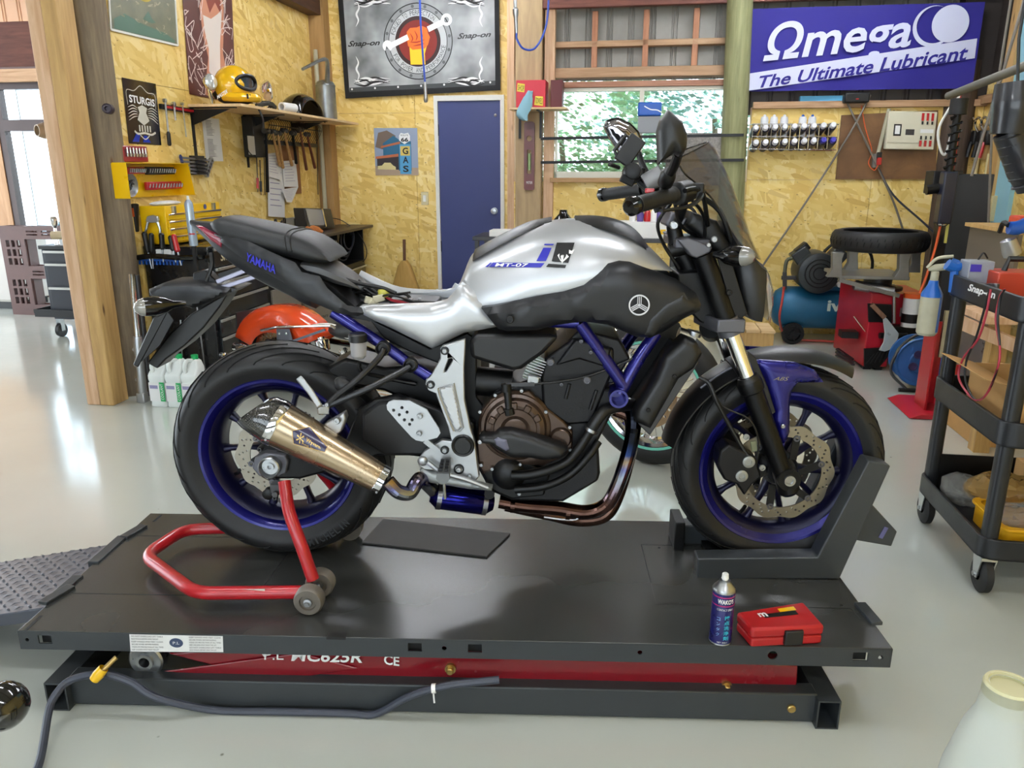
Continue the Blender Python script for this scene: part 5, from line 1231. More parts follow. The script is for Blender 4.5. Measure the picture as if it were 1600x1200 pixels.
SMK=NT('smoked screen');SMK.b.inputs['Base Color'].default_value=lin('4a4038');SMK.b.inputs['Roughness'].default_value=.06;SMK.b.inputs['Alpha'].default_value=.36;SMK.b.inputs['Specular IOR Level'].default_value=.8;SMK=SMK.m
front=[(1105,222),(1116,236),(1128,262),(1140,290),(1150,318),(1160,345),(1170,375),(1183,404)]
edge=[(1056,250),(1070,272),(1092,290),(1112,310),(1128,335),(1140,355),(1152,375),(1166,398)]
rings=[]
for(a,b),(c_,d_)in zip(front,edge):
 f_=P(a,b,0);e_=P(c_,d_,-.17);row=[]
 for j in range(-8,9):
  u=j/8;w=abs(u)**2.0;row.append(Vector((f_.x*(1-w)+e_.x*w,.17*u if abs(u)>0 else 0,f_.z*(1-w)+e_.z*w)))
 rings.append(row)
sm_=[list(r)for r in zip(*[cat([r[k]for r in rings],3)for k in range(17)])]
scr=bike.p('fly_screen',MB().loft(sm_,caps=False,closed=False),SMK,sharp=0,fixn=False)
md_=scr.modifiers.new('solid','SOLIDIFY');md_.thickness=.003
bike.p('screen_edge',MB().tube([r[0]for r in sm_[:12]]+[],.0022,6,1).tube([v for v in sm_[0]],.0022,6,1),BLKG,parent=scr)
bike.p('screen_bracket',MB().tube([P(1084,300,-.08),P(1125,330,-.07),P(1146,385,-.06),P(1160,400,-.05)],.007,8,4),BLKM)
shell('headlamp_cowl',[(1128,345,372,.05),(1140,362,420,.08),(1152,378,480,.095),(1165,390,500,.1),(1176,404,506,.1),(1184,410,507,.097)],BLKP,[(.5,0),(.9,.03),(1,.2),(1,.75),(.9,.92),(.5,1),(0,1.)],sharp=40)
LENS=mat('clear lamp lens','c9cdd0',.08,.3,coat=.8,alpha=.85)
rings=[]
for v in(0,.15,.4,.7,.9,1.):
 row=[]
 for u in(-1,-.8,-.4,0,.4,.8,1):
  b=416+(498-416)*v;bul=(1-abs(u)**2.5)*sin(pi*min(1,.12+v*.82))**.6;p=P(1181+8*v,b,0);row.append(Vector((p.x+.035*bul,u*.085,p.z)))
 rings.append(row)
bike.p('headlamp_lens',MB().loft(rings,caps=False,closed=False),LENS,sharp=50)
bike.p('lamp_stay',MB().prism(PZ([(1120,400),(1140,398),(1168,490),(1150,505)],-.115),-.115,-.105),BLKM,bevel=.002)
mb=MB();bolt(mb,P(1139,457,-.12),.008,.006);bike.p('stay_bolt',mb,BLKM)
fi=bike.p('front_indicator',MB().lathe(P(1116,398,-.13),P(1150,400,-.17)-P(1116,398,-.13),[(0,.008),(.02,.012),(.035,.022),(.06,.026),(.08,.0245)],24),BLKG,sharp=50)
d_=(P(1150,400,-.17)-P(1116,398,-.13)).normalized()
bike.p('indicator_lens',MB().lathe(P(1116,398,-.13)+d_*.08,d_,[(0,.0246),(.012,.022),(.024,.013),(.03,0)],24,False),MC['smoked clear lens'],parent=fi)
for(a,b,s_)in((1148,402,.17),):bike.p('front_indicator',MB().lathe(P(1130,400,.1),P(a,b,s_)-P(1130,400,.1),[(0,.008),(.05,.024),(.08,.022),(.1,.01),(.1,0)],20),BLKG)
bike.p('front_fairing_core',MB().prism(PZ([(1055,425),(1095,420),(1140,470),(1155,500),(1120,512),(1090,500),(1060,470)],-.04),-.07,.07),BLKM,bevel=.005)
bike.p('horn',MB().cyl(P(1110,512,-.02),P(1112,518,.02),.03,n=20),BLKM)
# left side: wall prints and tools
def W_(px,py,d=0.):return LF.q(px,py,-d)
def card(name,label,cat_,frame,corners,y,th,m,**k):
 q=[frame.q(a,b,y)for a,b in corners];t=TH(name,label,cat_,frame,(sum(p.x for p in q)/4,y,sum(p.z for p in q)/4))
 t.q=[Vector((p.x,y-th-.0008,p.z))for p in q]
 t.p('sheet',MB().prism([(p.x,p.z)for p in q],y-th,y),m,**k);return t
def qp(q,pts,o=0.):
 a,b,c,d=q;return[(a*(1-x)+b*x)*(1-y)+(d*(1-x)+c*x)*y+Vector((0,-o,0))for x,y in pts]
def poly(q,pts,o=0.):return MB().quad(qp(q,pts,o))
def qstroke(mb,q,pts,w,o=.0006,k=5,taper=False):
 P_=[(p.x,p.z)for p in qp(q,pts)];return mb.stroke(P_,w,q[0].y-o,k,'y',taper)
EG='eggshell'
t=card('poster','faded green and brown illustrated poster in a thin white frame, top left','poster',LF,((172,46),(277,71),(268,-75),(163,-110)),-.004,.002,mat('faded poster green','6f7058',.45,var=.25,vscale=9))
mb=MB();q=t.q
for a,b in(((0,0),(1,0)),((0,0),(0,1)),((1,0),(1,1))):A,B=qp(q,[a,b]);mb.bar(A,B,.012,.008,(0,-1,0))
t.ps('frame_strip',mb,WHP)
random.seed(5);mb=MB()
for i in range(16):
 x,y=random.uniform(.1,.9),random.uniform(.05,.45);qstroke(mb,q,[(x+.05*random.uniform(-1,1),y+.03*random.uniform(-1,1))for _ in range(4)],.008,.001,5,True)
t.p('scrollwork',mb,mat('pale poster line','a9a284',.5),sharp=0,kind='stuff')
t.p('yellow_sun',MB().quad(qp(q,[(.5+.13*cos(a),.47+.09*sin(a))for a in[i*pi/10 for i in range(20)]],.001)),mat('poster yellow','b09a20',.5),sharp=0)
t.p('poster_mountain',poly(q,[(.46,.19),(.55,.29),(.60,.22),(.66,.19),(.6,.17)],.0012).join(poly(q,[(.05,.12),(.2,.2),(.45,.14),(.8,.1),(.95,.05),(.95,.02),(.05,.02)],.001)),mat('poster teal','4c6e5c',.5),sharp=0)
t=card('poster','tall print of a woman in a white dress with white scribbled lines, above the shelf','poster',LF,((296,147),(369,162),(360,-60),(280,-70)),-.004,.001,mat('poster brown','5c322c',.35,var=.2))
q=t.q;SK=mat('print skin tone','c98a6c',.4);
t.p('printed_figure',poly(q,[(.42,.3),(.3,.02),(.6,.0),(.86,.03),(.84,.12),(.74,.35),(.78,.52),(.8,.68),(.72,.86),(.74,1),(.5,1),(.46,.8),(.3,.66),(.34,.45)],.0006),SK,sharp=0)
t.p('printed_dress',poly(q,[(.44,.36),(.42,.2),(.55,.12),(.66,.18),(.68,.4),(.76,.66),(.66,.62),(.52,.58),(.36,.6),(.38,.48)],.0012),mat('print white','e2d8d0',.4),sharp=0)
t.p('printed_hair',poly(q,[(.42,.74),(.5,.62),(.62,.7),(.74,.62),(.72,1),(.44,1)],.0012),mat('print auburn','8a4030',.4),sharp=0)
mb=MB()
for side in(0,1):
 for i in range(17):
  x0=random.uniform(.02,.3)if side==0 else random.uniform(.82,.98);y0=random.uniform(.03,.98)
  qstroke(mb,q,[(min(.99,max(.01,x0+random.uniform(-.14,.14))),min(.98,max(.02,y0+random.uniform(-.1,.1))))for _ in range(5)],.006,.0018,6)
t.p('printed_scribble',mb,mat('print pale line','e6d6d0',.4),sharp=0,kind='stuff')
t=card('metal_sign','black embossed metal sign reading STURGIS with an eagle and ribbons','sign',LF,((201,224),(252,227),(243,131),(190,121)),-.002,.002,mat('black enamel sign','0e0f14',.12,coat=.6),bevel=.001)
q=t.q;SGW=mat('sign cream','c9c6b8',.4)
t.p('sign_lettering',MB().text('STURGIS',qp(q,[(.14,.64),(.9,.62),(.9,.74),(.14,.76)]),0,.03),WHT,sharp=0)
mb=MB()
qstroke(mb,q,[(.08,.6),(.08,.82),(.3,.83),(.5,.92),(.7,.83),(.92,.81),(.92,.58)],.004)
for k_ in range(5):
 qstroke(mb,q,[(.35,.56-.03*k_),(.22,.6-.045*k_),(.07,.56-.05*k_)],.006,.0008,4,True);qstroke(mb,q,[(.65,.56-.03*k_),(.8,.59-.045*k_),(.95,.54-.05*k_)],.006,.0008,4,True)
mb.join(poly(q,[(.36,.58),(.5,.62),(.64,.58),(.6,.5),(.68,.38),(.5,.3),(.32,.38),(.4,.5)],.0006))
for k_ in range(5):x=.34+.08*k_;mb.join(poly(q,[(x,.3),(x+.04,.3),(x+.04,.2),(x,.2)],.0006))
qstroke(mb,q,[(.2,.2),(.3,.16),(.5,.18),(.7,.16),(.84,.2)],.012);qstroke(mb,q,[(.36,.14),(.5,.08),(.64,.14)],.006)
t.p('sign_eagle',mb,SGW,sharp=0)
t.p('sign_ribbon',poly(q,[(.1,.03),(.3,.03),(.36,.15),(.26,.18)],.0005).join(poly(q,[(.42,.03),(.66,.03),(.56,.14),(.46,.14)],.0005)),mat('sign blue','2038a0',.2),sharp=0)
c=BF.q(169,170,4.02);t=TH('rubber_plug','small dark purple rubber roller on the log post left of the black metal sign','plug',BF,c)
t.p('roller',MB().lathe(c,(.35,-1,0),[(-.03,.02),(-.025,.027),(.02,.027),(.026,.02),(.026,.012),(.01,.01),(.01,0)],18,False),mat('purple black rubber','2c2230',.5))
a,b=W_(250,166,.01),W_(301,174,.01)
t=TH('magnetic_rail','red and black magnetic tool rail left of the shelf','rail',LF,a);t.p('rail_body',MB().bar(a,b,.02,.03),BLK,bevel=.002);t.p('rail_stripe',MB().bar(a+Vector((.05,-.011,0)),b+Vector((0,-.011,0)),.003,.014),RED)
def tool(name,label,cat_,a,b,r,hl,m1=STL,m2=BLK,head=.012):
 a,b=Vector(a),Vector(b);d=(b-a);L=d.length;t=TH(name,label,cat_,LF,a)
 t.p('head',MB().lathe(a-Vector((0,.0,0)),(0,-1,0),[(-.012,head),(.006,head),(.008,head*.7),(.008,0)],16),m1)
 t.p('shaft',MB().cyl(a,a+d*(1-hl),r,n=10),m1)
 if hl>0:t.p('handle',MB().lathe(a+d*(1-hl),d,[(0,r*1.2),(L*hl*.15,r*2),(L*hl*.9,r*2.1),(L*hl,r*1.2),(L*hl,0)],12,False),m2)
 return t
tool('ratchet','long chrome ratchet with a black handle hanging on the red rail','ratchet',W_(258,157,.03),W_(265,228,.03),.006,.32)
tool('ratchet','short stubby ratchet hanging in the middle of the red rail','ratchet',W_(272,163,.03),W_(274,188,.03),.007,.0,head=.016)
tool('extension_bar','thin chrome extension bar hanging at the right of the red rail','tool',W_(285,162,.03),W_(291,214,.03),.004,0,head=.008)
cq=[W_(a,b)for a,b in((180,253),(222,251),(223,229),(177,227))]
t=TH('socket_case','red wall case holding a row of seven small sockets','case',LF,cq[0]);x0,x1,z0,z1=cq[0].x,cq[1].x,cq[0].z,cq[3].z
t.p('case_shell',MB().bx(x0,x1,-.045,0,z0,z1),mat('dark red case','8e1a22',.35,coat=.3),bevel=.008,bseg=3)
t.p('case_recess',MB().bx(x0+.03,x1-.015,-.047,-.04,z0+.03,z1-.02),mat('maroon recess','5a0e14',.5))
for i in range(7):
 x=x0+.05+(x1-x0-.08)*i/6;t.p('socket',MB().lathe((x,-.05,z0+.03),(0,0,1),[(0,.007),(.018,.009),(.02,.005),(.05,.005)],12),CHR)
YL=mat('yellow chest enamel','e9bb06',.3,coat=.35)
cx0,cx1=4.30,BF.q(348,345,-2.76,0).y;cz=.885;ct=BF.q(300,319,-2.76,0).z;yf_=-(-2.76-LW);
t=TH('tool_chest','yellow metal tool chest with open lid on the black cabinet','tool chest',LF,((cx0+cx1)/2,-.1,cz))
t.p('chest_body',MB().bx(cx0,cx1,yf_+.012,-.01,cz,ct),YL,bevel=.004)
nd=4
for i in range(nd):
 z0=cz+.012+(ct-cz-.05)*i/nd;z1=z0+(ct-cz-.05)/nd-.006
 d=t.p('drawer',MB().bx(cx0+.012,cx1-.012,yf_,yf_+.012,z0,z1),YL,bevel=.002)
 t.p('drawer_pull',MB().bx(cx0+.012,cx1-.012,yf_-.006,yf_+.001,z1-.012,z1-.002),CHR,parent=d,bevel=.002)
for f in(.12,.85):x=cx0+(cx1-cx0)*f;t.p('latch',MB().bx(x-.012,x+.012,yf_-.008,yf_+.012,ct-.045,ct-.002),STL,bevel=.002)
t.p('chest_emblem',MB().lathe((cx0+(cx1-cx0)*.7,yf_+.01,ct-.022),(0,-1,0),[(0,.016),(.003,.016),(.003,0)],20,False),mat('blue silver emblem','4a4e80',.3))
LB,RB_,RT,LT=W_(197,322,.1),W_(291,313,.1),W_(280,258,.06),W_(182,255,.06)
xl0,xl1,zl0,zl1=LT.x,RT.x,LB.z+.04,LT.z
t.p('lid',MB().prism([(xl0,zl0),(xl1+.05,zl0),(xl1,zl1),(xl0,zl1)],-.018,-.01).bx(xl0-.004,xl0,-.12,-.01,zl0,zl1).prism([(xl1+.046,zl0),(xl1+.05,zl0),(xl1+.004,zl1),(xl1,zl1)],-.12,-.01).bx(xl0,xl1,-.12,-.01,zl1,zl1+.004),YL)
for z in(.30,.66):t.p('lid_rib',MB().bx(xl0+.01,xl1+.01,-.024,-.018,zl0+(zl1-zl0)*z,zl0+(zl1-zl0)*z+.006),YL)
def rack(label,px0,py0,px1,py1,m,n):
 a,b=W_(px0,py1,.03),W_(px1,py0,.03);r_=TH('socket_tray',label,'tray',LF,(a.x,-.03,a.z))
 r_.p('tray',MB().bx(a.x,b.x,-.05,-.03,a.z,b.z),m,bevel=.004)
 for i in range(n):
  x=a.x+.02+(b.x-a.x-.03)*i/(n-1);r_.p('socket',MB().cyl((x,-.052,(a.z+b.z)/2-.01),(x,-.06,(a.z+b.z)/2+.012),.0045+.004*i/n,n=10),CHR)
rack('small red socket tray at the upper left in the yellow lid',194,261,221,272,RED,9)
rack('black socket tray at the upper right in the yellow lid',226,261,268,273,BLK,12)
rack('long red socket tray lower in the yellow lid',226,283,279,297,RED,12)
c=W_(205,289,.04);t=TH('magnetic_bowl','round steel parts bowl stuck inside the yellow lid','bowl',LF,c);t.p('bowl',MB().lathe(c+Vector((0,.02,0)),(0,-1,0),[(0,0),(0,.035),(.015,.065),(.018,.068),(.016,.064),(.004,.035),(.004,0)],28,False),STL)
mb=MB()
for i in range(8):mb.cyl(c+Vector((random.uniform(-.035,.035),.008,random.uniform(-.03,.03))),c+Vector((random.uniform(-.03,.03),-.006,random.uniform(-.03,.03))),.005,n=8)
t.p('small_parts',mb,DST,kind='stuff')
mb=MB();random.seed(3)
c=Vector((cx0+.12,-.11,ct));mb.ball(c+Vector((0,0,.012)),.05,14,8,(.14,.06,.016));one('white_rag','crumpled white cloth on top of the yellow tool chest','cloth',LF,c,mb,PAPER)
a=BF.q(209,318,4.27);b=BF.q(212,362,4.27);t=TH('file_handle','black file handle with an orange strip stuck on the end of the yellow chest','file',BF,b)
t.p('handle',MB().lathe(b,a-b,[(0,.016),(.004,.02),((a-b).length*.5,.022),((a-b).length-.004,.027),((a-b).length,.02)],14),BLK);t.p('orange_strip',MB().box(a+Vector((.004,-.024,-.05)),(.012,.004,.05)),mat('orange strip','d0561c',.5))
c=BF.q(238,345,4.26)
t=TH('oil_filter_pliers','chrome locking pliers hanging on the near side of the yellow chest','pliers',BF,c)
pl_=lambda pts,y:[(p.x,p.z)for p in BF.qs(pts,y)]
t.p('jaw',MB().prism(pl_([(228,345),(230,338),(238,336),(246,338),(248,345),(245,348),(231,348)],4.26),4.255,4.275),ALU,bevel=.003)
for s_ in((231,347,228,360,226,366),(246,347,250,358,250,366)):t.p('arm',MB().tube([BF.q(s_[0],s_[1],4.26),BF.q(s_[2],s_[3],4.26),BF.q(s_[4],s_[5],4.26)],.008,8,4),STL)
CBK=mat('black cabinet enamel','0d0e11',.28,coat=.3);CBD=mat('dark drawer enamel','121618',.25,coat=.3);RAILM=mat('bright drawer rail','b9bab6',.3,.8)
cab0,cab1=4.29,4.98;fy=-(-2.5-LW)
t=TH('tool_cabinet','tall black roll cabinet with bright drawer rails under the yellow chest','cabinet',LF,((cab0+cab1)/2,-.2,0))
t.p('carcass',MB().bx(cab0,cab1,fy+.02,-.008,.06,.875),CBK,bevel=.005)
dz=[.865,.745,.66,.545,.43,.315,.2,.08]
for i in range(7):
 d=t.p('drawer',MB().bx(cab0+.03,cab1-.02,fy,fy+.02,dz[i+1]+.004,dz[i]),CBD,bevel=.003)
 t.p('drawer_rail',MB().bx(cab0+.03,cab1-.02,fy-.012,fy,dz[i]-.018,dz[i]-.002),RAILM,parent=d,bevel=.002)
sq=[Vector((x,fy-.001,z))for x,z in((cab0+.10,.765),(cab0+.36,.765),(cab0+.36,.83),(cab0+.10,.83))]
t.p('cabinet_lettering',MB().text('Snap-on',sq,.25,.03),mat('cream lettering','b8ac8c',.4),sharp=0)
for x in(cab0+.06,cab1-.06):
 for y in(fy+.06,-.06):t.p('caster',MB().cyl((x-.015,y,.03),(x+.015,y,.03),.03,n=16),BLK)
a,b=BF.q(203,404,4.2),BF.q(318,402,4.2)
t=TH('push_bar','curved black push handle on the near end of the tall black cabinet','handle',BF,a)
t.p('bar_tube',MB().tube([a,BF.q(240,400,4.19),BF.q(285,403,4.19),b],.016,10,5),BLKG)
for p in(a,b):t.p('handle_bracket',MB().bar(p,(p.x,4.285,p.z),.02,.02),BLKG)
a,b=BF.q(221,409,4.25),BF.q(285,409,4.25);t=TH('pliers_rack','blue slotted plastic rack of pliers behind the curved black handle','rack',BF,a)
t.p('rack_rail',MB().bx(a.x,b.x,4.23,4.275,a.z+.008,a.z+.018),BLU)
for i in range(13):x=a.x+(b.x-a.x)*i/12;t.p('rack_tooth',MB().bx(x-.005,x+.005,4.23,4.24,a.z-.014,a.z+.012),BLU)
def pliers(label,px,py,px2,py2,m,m2=STL):
 a=BF.q(px,py,4.225);b=BF.q(px2,py2,4.225);t=TH('pliers' if px<280 and px2<282 else 'screwdriver',label,'hand tool',BF,b)
 t.p('handle',MB().lathe(a,b-a,[(0,.008),(.01,.016),((b-a).length*.5,.015),((b-a).length*.9,.017),((b-a).length,.01)],12),m);t.p('shaft',MB().cyl(b,b+(b-a)*.75,.006,.004,n=8),m2)
pliers('first black pliers handle from the left in the blue rack',225,362,232,395,BLK)
pliers('second black pliers handle from the left in the blue rack',236,364,238,396,BLK)
pliers('third black pliers handle with ring end in the blue rack',252,364,254,390,BLK)
pliers('black handled tool just left of the red handled one in the blue rack',266,368,271,392,BLK)
pliers('red handled bent pliers at the right of the blue rack',271,366,278,394,RED)
c=BF.q(257,395,4.24);one('tool_sleeve','pale plastic sleeve in the pliers rack','sleeve',BF,c,MB().box(c,(.1,.02,.04)),PAPER,bevel=.002)
c=BF.q(303,384,4.18);hh=BF.q(300,312,4.18).z-c.z;r=.024
t=TH('spray_can','tall slim pale blue and silver spray can in front of the yellow chest','spray can',BF,c)
t.p('can_body',MB().lathe(c,(-.02,0,1),[(0,r*.95),(.004,r),(hh*.9,r),(hh*.95,r*.85),(hh,r*.45)],28),mat('pale blue can','a9b8c8',.25,.4));t.p('can_nozzle',MB().lathe(c+Vector((-.02*hh,0,hh)),(0,0,1),[(0,.008),(.02,.007),(.022,0)],12),WHT)
t.p('can_band',band(c,r,-90,60,c.z+hh*.25,c.z+hh*.28),RED,sharp=0)
t.p('can_holder',MB().bar(c+Vector((0,0,-.2)),c,.02,.02).bar(c+Vector((0,0,-.2)),(c.x,4.285,c.z-.2),.02,.02),BLK)
t=TH('storage_cabinet','grey cabinet with a dark emblem beside the black roll cabinet','cabinet',LF,(5.3,-.2,0))
GD=mat('taupe cabinet door','6f6a60',.4);t.p('carcass',MB().bx(5.0,6.35,fy+.02,-.008,.03,.74),BLKM,bevel=.004)
for x0,x1 in((5.04,5.5),(5.56,6.3)):t.p('door',MB().bx(x0,x1,fy+.002,fy+.02,.05,.5),GD,bevel=.004);t.p('drawer',MB().bx(x0,x1,fy+.004,fy+.02,.52,.72),mat('dark glass drawer','2c2c2c',.3),bevel=.003)
sq=LF.q(451,478,fy-.0),LF.q(433,515,fy-.0)
t.p('door_emblem',MB().text('S',[LF.q(a,b,fy)for a,b in((432,514),(449,506),(453,480),(440,483))],.25,.04),BLK,sharp=0)
t.p('door_lettering',MB().text('Snap-on',[LF.q(a,b,fy)for a,b in((474,506),(512,497),(513,489),(474,499))],.2,.02),BLK,sharp=0)
t=TH('bench_cabinet','dark bench cabinet with open shelf near the corner of the strand-board walls','cabinet',LF,(6.7,-.2,0))
tz=.79
t.p('carcass',MB().bx(6.36,7.0,fy+.02,-.008,.03,.5).bx(6.36,6.38,fy+.02,-.008,.5,tz).bx(6.98,7.0,fy+.02,-.008,.5,tz).bx(6.36,7.0,-.02,-.008,.5,tz),BLKM)
wt=TH('worktop','long dark worktop over the grey cabinet and the bench cabinet','worktop',LF,(6,-.2,tz));wt.p('top_board',MB().bx(5.0,7.15,fy-.03,-.005,tz+.001,tz+.025),mat('dark bench top','2a1c1a',.4),bevel=.003);wt.ps('riser',MB().bx(5.02,5.06,fy,fy+.04,.742,tz).bx(6.3,6.34,fy,fy+.04,.742,tz),BLKM)
for i in range(3):t.p('drawer',MB().bx(6.4,6.97,fy,fy+.02,.06+.14*i,.18+.14*i),CBD,bevel=.003);t.p('drawer_rail',MB().bx(6.4,6.97,fy-.01,fy,.165+.14*i,.178+.14*i),RAILM)
t.p('yellow_label',MB().bx(6.75,6.9,fy-.003,fy,.35,.385),YEL)
c=LF.q(545,372,-.35);t=TH('cable_coil','coil of dark grey cable hanging at the end of the bench cabinet','cable',LF,c)
for i in range(4):t.p('cable_loop',MB().tube([c+Vector((0,.02*i,0))+Vector(((.13+.02*i)*cos(a),0,(.1+.015*i)*sin(a)-.02*i))for a in[k*pi/5 for k in range(10)]],.008,7,3,closed=True),HS)
tp=[BF.q(a,b,6.95)for a,b in((515,340),(535,345),(560,365),(573,392),(565,410),(535,408),(520,398))];one('power_cable','thin black cable arching off the end of the bench','cable',BF,tp[2],MB().tube(tp,.004,6,5),BLK)
tz+=.025
def on(px,py,y=-.3):return LF.q(px,py,y)
c=on(500,350,-.28);t=TH('monitor','silver framed tilted screen standing on the bench','screen',LF,(c.x,-.28,tz))
q4=[on(a,b,-.3)for a,b in((484,352),(508,352),(505,328),(477,326))];fx=lambda p,y:(p.x,p.z)
t.p('screen_housing',MB().prism([(on(a,b,-.3).x,max(tz,on(a,b,-.3).z))for a,b in((480,356),(524,356),(517,326),(476,325))],-.3,-.2),DST,bevel=.006)
t.p('screen_glass',MB().prism([fx(p,0)for p in q4],-.304,-.3),mat('pale screen','8c9098',.12,coat=.4),sharp=0);t.p('screen_trim',MB().bar(on(503,327,-.31),on(509,354,-.31),.012,.02),CHR)
c=on(485,357,-.42);mb=MB();random.seed(9)
t=TH('leather_glove','crumpled orange brown leather glove on the bench edge','glove',LF,(c.x,-.4,tz))
t.p('palm',MB().ball((c.x,-.38,tz+.03),.05,16,10,(.13,.07,.032),M=(0,8,10)),mat('tan leather','9a5a26',.8,var=.25,bmp=.4,bscale=40))
for i in range(5):t.p('finger',MB().tube([(c.x-.08+.05*i,-.38,tz+.035),(c.x-.1+.055*i,-.42,tz+.05+.01*(i%2)),(c.x-.1+.06*i,-.46,tz+.02)],[.022,.02,.013],8,4),MC['tan leather'])
c=LF.q(401,345,-.35);t=TH('yellow_cup','yellow square tub on the bench behind the seat','tub',LF,(c.x,-.35,tz));t.p('tub',MB().prism([(-.05+c.x,tz),(.05+c.x,tz),(.06+c.x,tz+.1),(-.06+c.x,tz+.1)],-.4,-.3),YEL,bevel=.004);t.p('rim',MB().bx(c.x-.065,c.x+.065,-.405,-.295,tz+.09,tz+.1),YEL)
c=LF.q(427,340,-.32);t=TH('cable_clamps','pile of black clamps and grey green rags on the bench','clamps',LF,(c.x,-.32,tz))
for i in range(6):t.p('clamp',MB().tube([(c.x-.1+.05*i,-.3,tz+.04),(c.x-.09+.05*i,-.33,tz+.11+.02*(i%3)),(c.x-.04+.05*i,-.31,tz+.1),(c.x-.02+.05*i,-.3,tz+.03)],.009,7,4),BLK)
mb=MB();mb.ball((c.x+.18,-.32,tz+.025),.1,16,8,(.24,.09,.03));t.p('rag',mb,OLIVE)
c=LF.q(470,330,-.2);one('grey_box','plain grey box behind the silver screen on the bench','box',LF,(c.x,-.15,tz),MB().bx(c.x-.1,c.x+.1,-.18,-.1,tz,tz+.12),mat('mid grey box','77756f',.5),bevel=.003)
for i in range(5):
 a=W_(281+1.6*i,246+5.7*i,.03);b=W_(330-1.8*i,251+5.3*i,.03);d=(b-a).normalized()
 t=TH('combination_wrench','chrome combination wrench, number %s from the top of the five on the wall'%('one','two','three','four','five')[i],'wrench',LF,a)
 t.p('shank',MB().bar(a,b,.008,.014),STL,bevel=.002);t.p('ring_end',MB().lathe(b+Vector((0,.008,0)),(0,-1,0),[(0,.01),(0,.022),(.016,.022),(.016,.01),(0,.01)],20,False),STL)
 t.p('open_end',MB().lathe(a+Vector((0,.006,0)),(0,-1,0),[(0,.02),(.012,.02),(.012,0)],7),CHR)
a=W_(295,243,.0);b=W_(318,273,.0);t=TH('wrench_rack','black wall rack behind the five wrenches','rack',LF,a);t.p('rack_plate',MB().bx(a.x,b.x,-.02,0,b.z,a.z),BLK)
for i in range(5):z=a.z-.02-(a.z-b.z-.03)*i/4;t.p('rack_clip',MB().bx(a.x+.02,b.x-.02,-.045,-.02,z-.006,z+.006),BLK)
t=card('paper_sheet','long white typed sheet pinned to the wall under the shelf','paper',LF,((322,252),(349,252),(342,186),(315,183)),-.003,.0005,PAPER)
mb=MB();random.seed(4);q=t.q
for i in range(26):
 y=.93-.033*i
 if i in(11,12):continue
 mb.join(poly(q,[(.18,y),(.18+random.uniform(.25,.6),y),(.5,y+.012),(.18,y+.012)],.0003))
t.p('typed_lines',mb,mat('grey print','6a6a70',.7),sharp=0,kind='stuff')
SZ=1.735;S0,S1=4.96,7.17;SD=-(-2.57-LW)
t=TH('wall_shelf','pale board shelf on black brackets along the left wall','shelf',LF,((S0+S1)/2,-.19,SZ-.02))
t.p('shelf_board',MB().bx(S0,S1,SD,-.002,SZ-.018,SZ),PLY,bevel=.002)
for x in(S0+.04,5.72,6.55):
 t.p('bracket',MB().bx(x-.015,x+.015,-.006,0,SZ-.4,SZ-.019).bx(x-.015,x+.015,SD+.06,0,SZ-.025,SZ-.019).prism([(-.006,SZ-.03),(SD+.1,SZ-.03),(-.006,SZ-.13)],x-.003,x+.003,'x'),BLKM)
a,b=W_(376,178,0),W_(401,246,0);a.z=min(a.z,SZ-.03);t=TH('junction_box','black wall box with a white label under the shelf','box',LF,a);t.p('box',MB().bx(a.x,b.x,-.09,0,b.z,a.z),BLK,bevel=.004)
a,b=W_(386,212,.09),W_(399,242,.09);t.p('label',MB().bx(a.x,b.x,-.093,-.09,b.z,a.z),mat('silver label','b0aca4',.3,.4));t.p('wire',MB().tube([W_(384,215,.1),W_(388,235,.1),W_(396,244,.1),W_(401,246,.1)],.004,6,4),BLK)
a,b=W_(402,184,.05),W_(486,196,.05);zt_=SZ-.035
t=TH('wire_rack','black wire rack fixed under the shelf above the hammers','rack',LF,(5.9,-.05,SZ-.05))
x0,x1=a.x,b.x
for z,y in((zt_,-.12),(zt_-.05,-.14),(zt_-.16,-.08)):t.p('wire',MB().cyl((x0,y,z),(x1,y,z),.004,n=6),BLKM)
for i in range(26):x=x0+(x1-x0)*i/25;t.p('wire',MB().tube([(x,-.12,zt_),(x,-.145,zt_-.05),(x,-.08,zt_-.16)],.0022,5,3),BLKM)
t.p('bar',MB().bx(x0,x1,-.1,-.07,zt_-.19,zt_-.16),BLKM)
HWD=mat_wood('hammer handle wood','9a6f3c','bd9560',4,(14,14,2),knots=False)
hm=[(416,207,418,300,BLKM,'long grey bar'),(426,208,437,258,HWD,'slim wooden handle'),(434,210,442,262,HWD,'pale slanting handle'),(444,206,456,258,HWD,'light yellow slanting handle'),(458,210,463,255,BLKM,'black short grip'),(469,204,479,265,mat('brown handle','6b3c26',.5),'brown thick handle'),(480,212,492,262,mat('dark red handle','5a1c1a',.4),'dark red handle')]
for i,(a0,b0,a1,b1,m,nm)in enumerate(hm):
 a,b=W_(a0,b0,.13),W_(a1,b1,.06);t=TH('hammer','hammer with a %s hanging from the wire rack'%nm,'hammer',LF,a)
 t.p('handle',MB().tube([a,(a+b)/2,b],[.009,.012,.014],10,4),m);t.p('hammer_head',MB().lathe(a+Vector((-.04,0,.01)),(1,0,0),[(0,.018),(.02,.02),(.03,.012),(.05,.012),(.06,.02),(.08,.02)],14),DST)
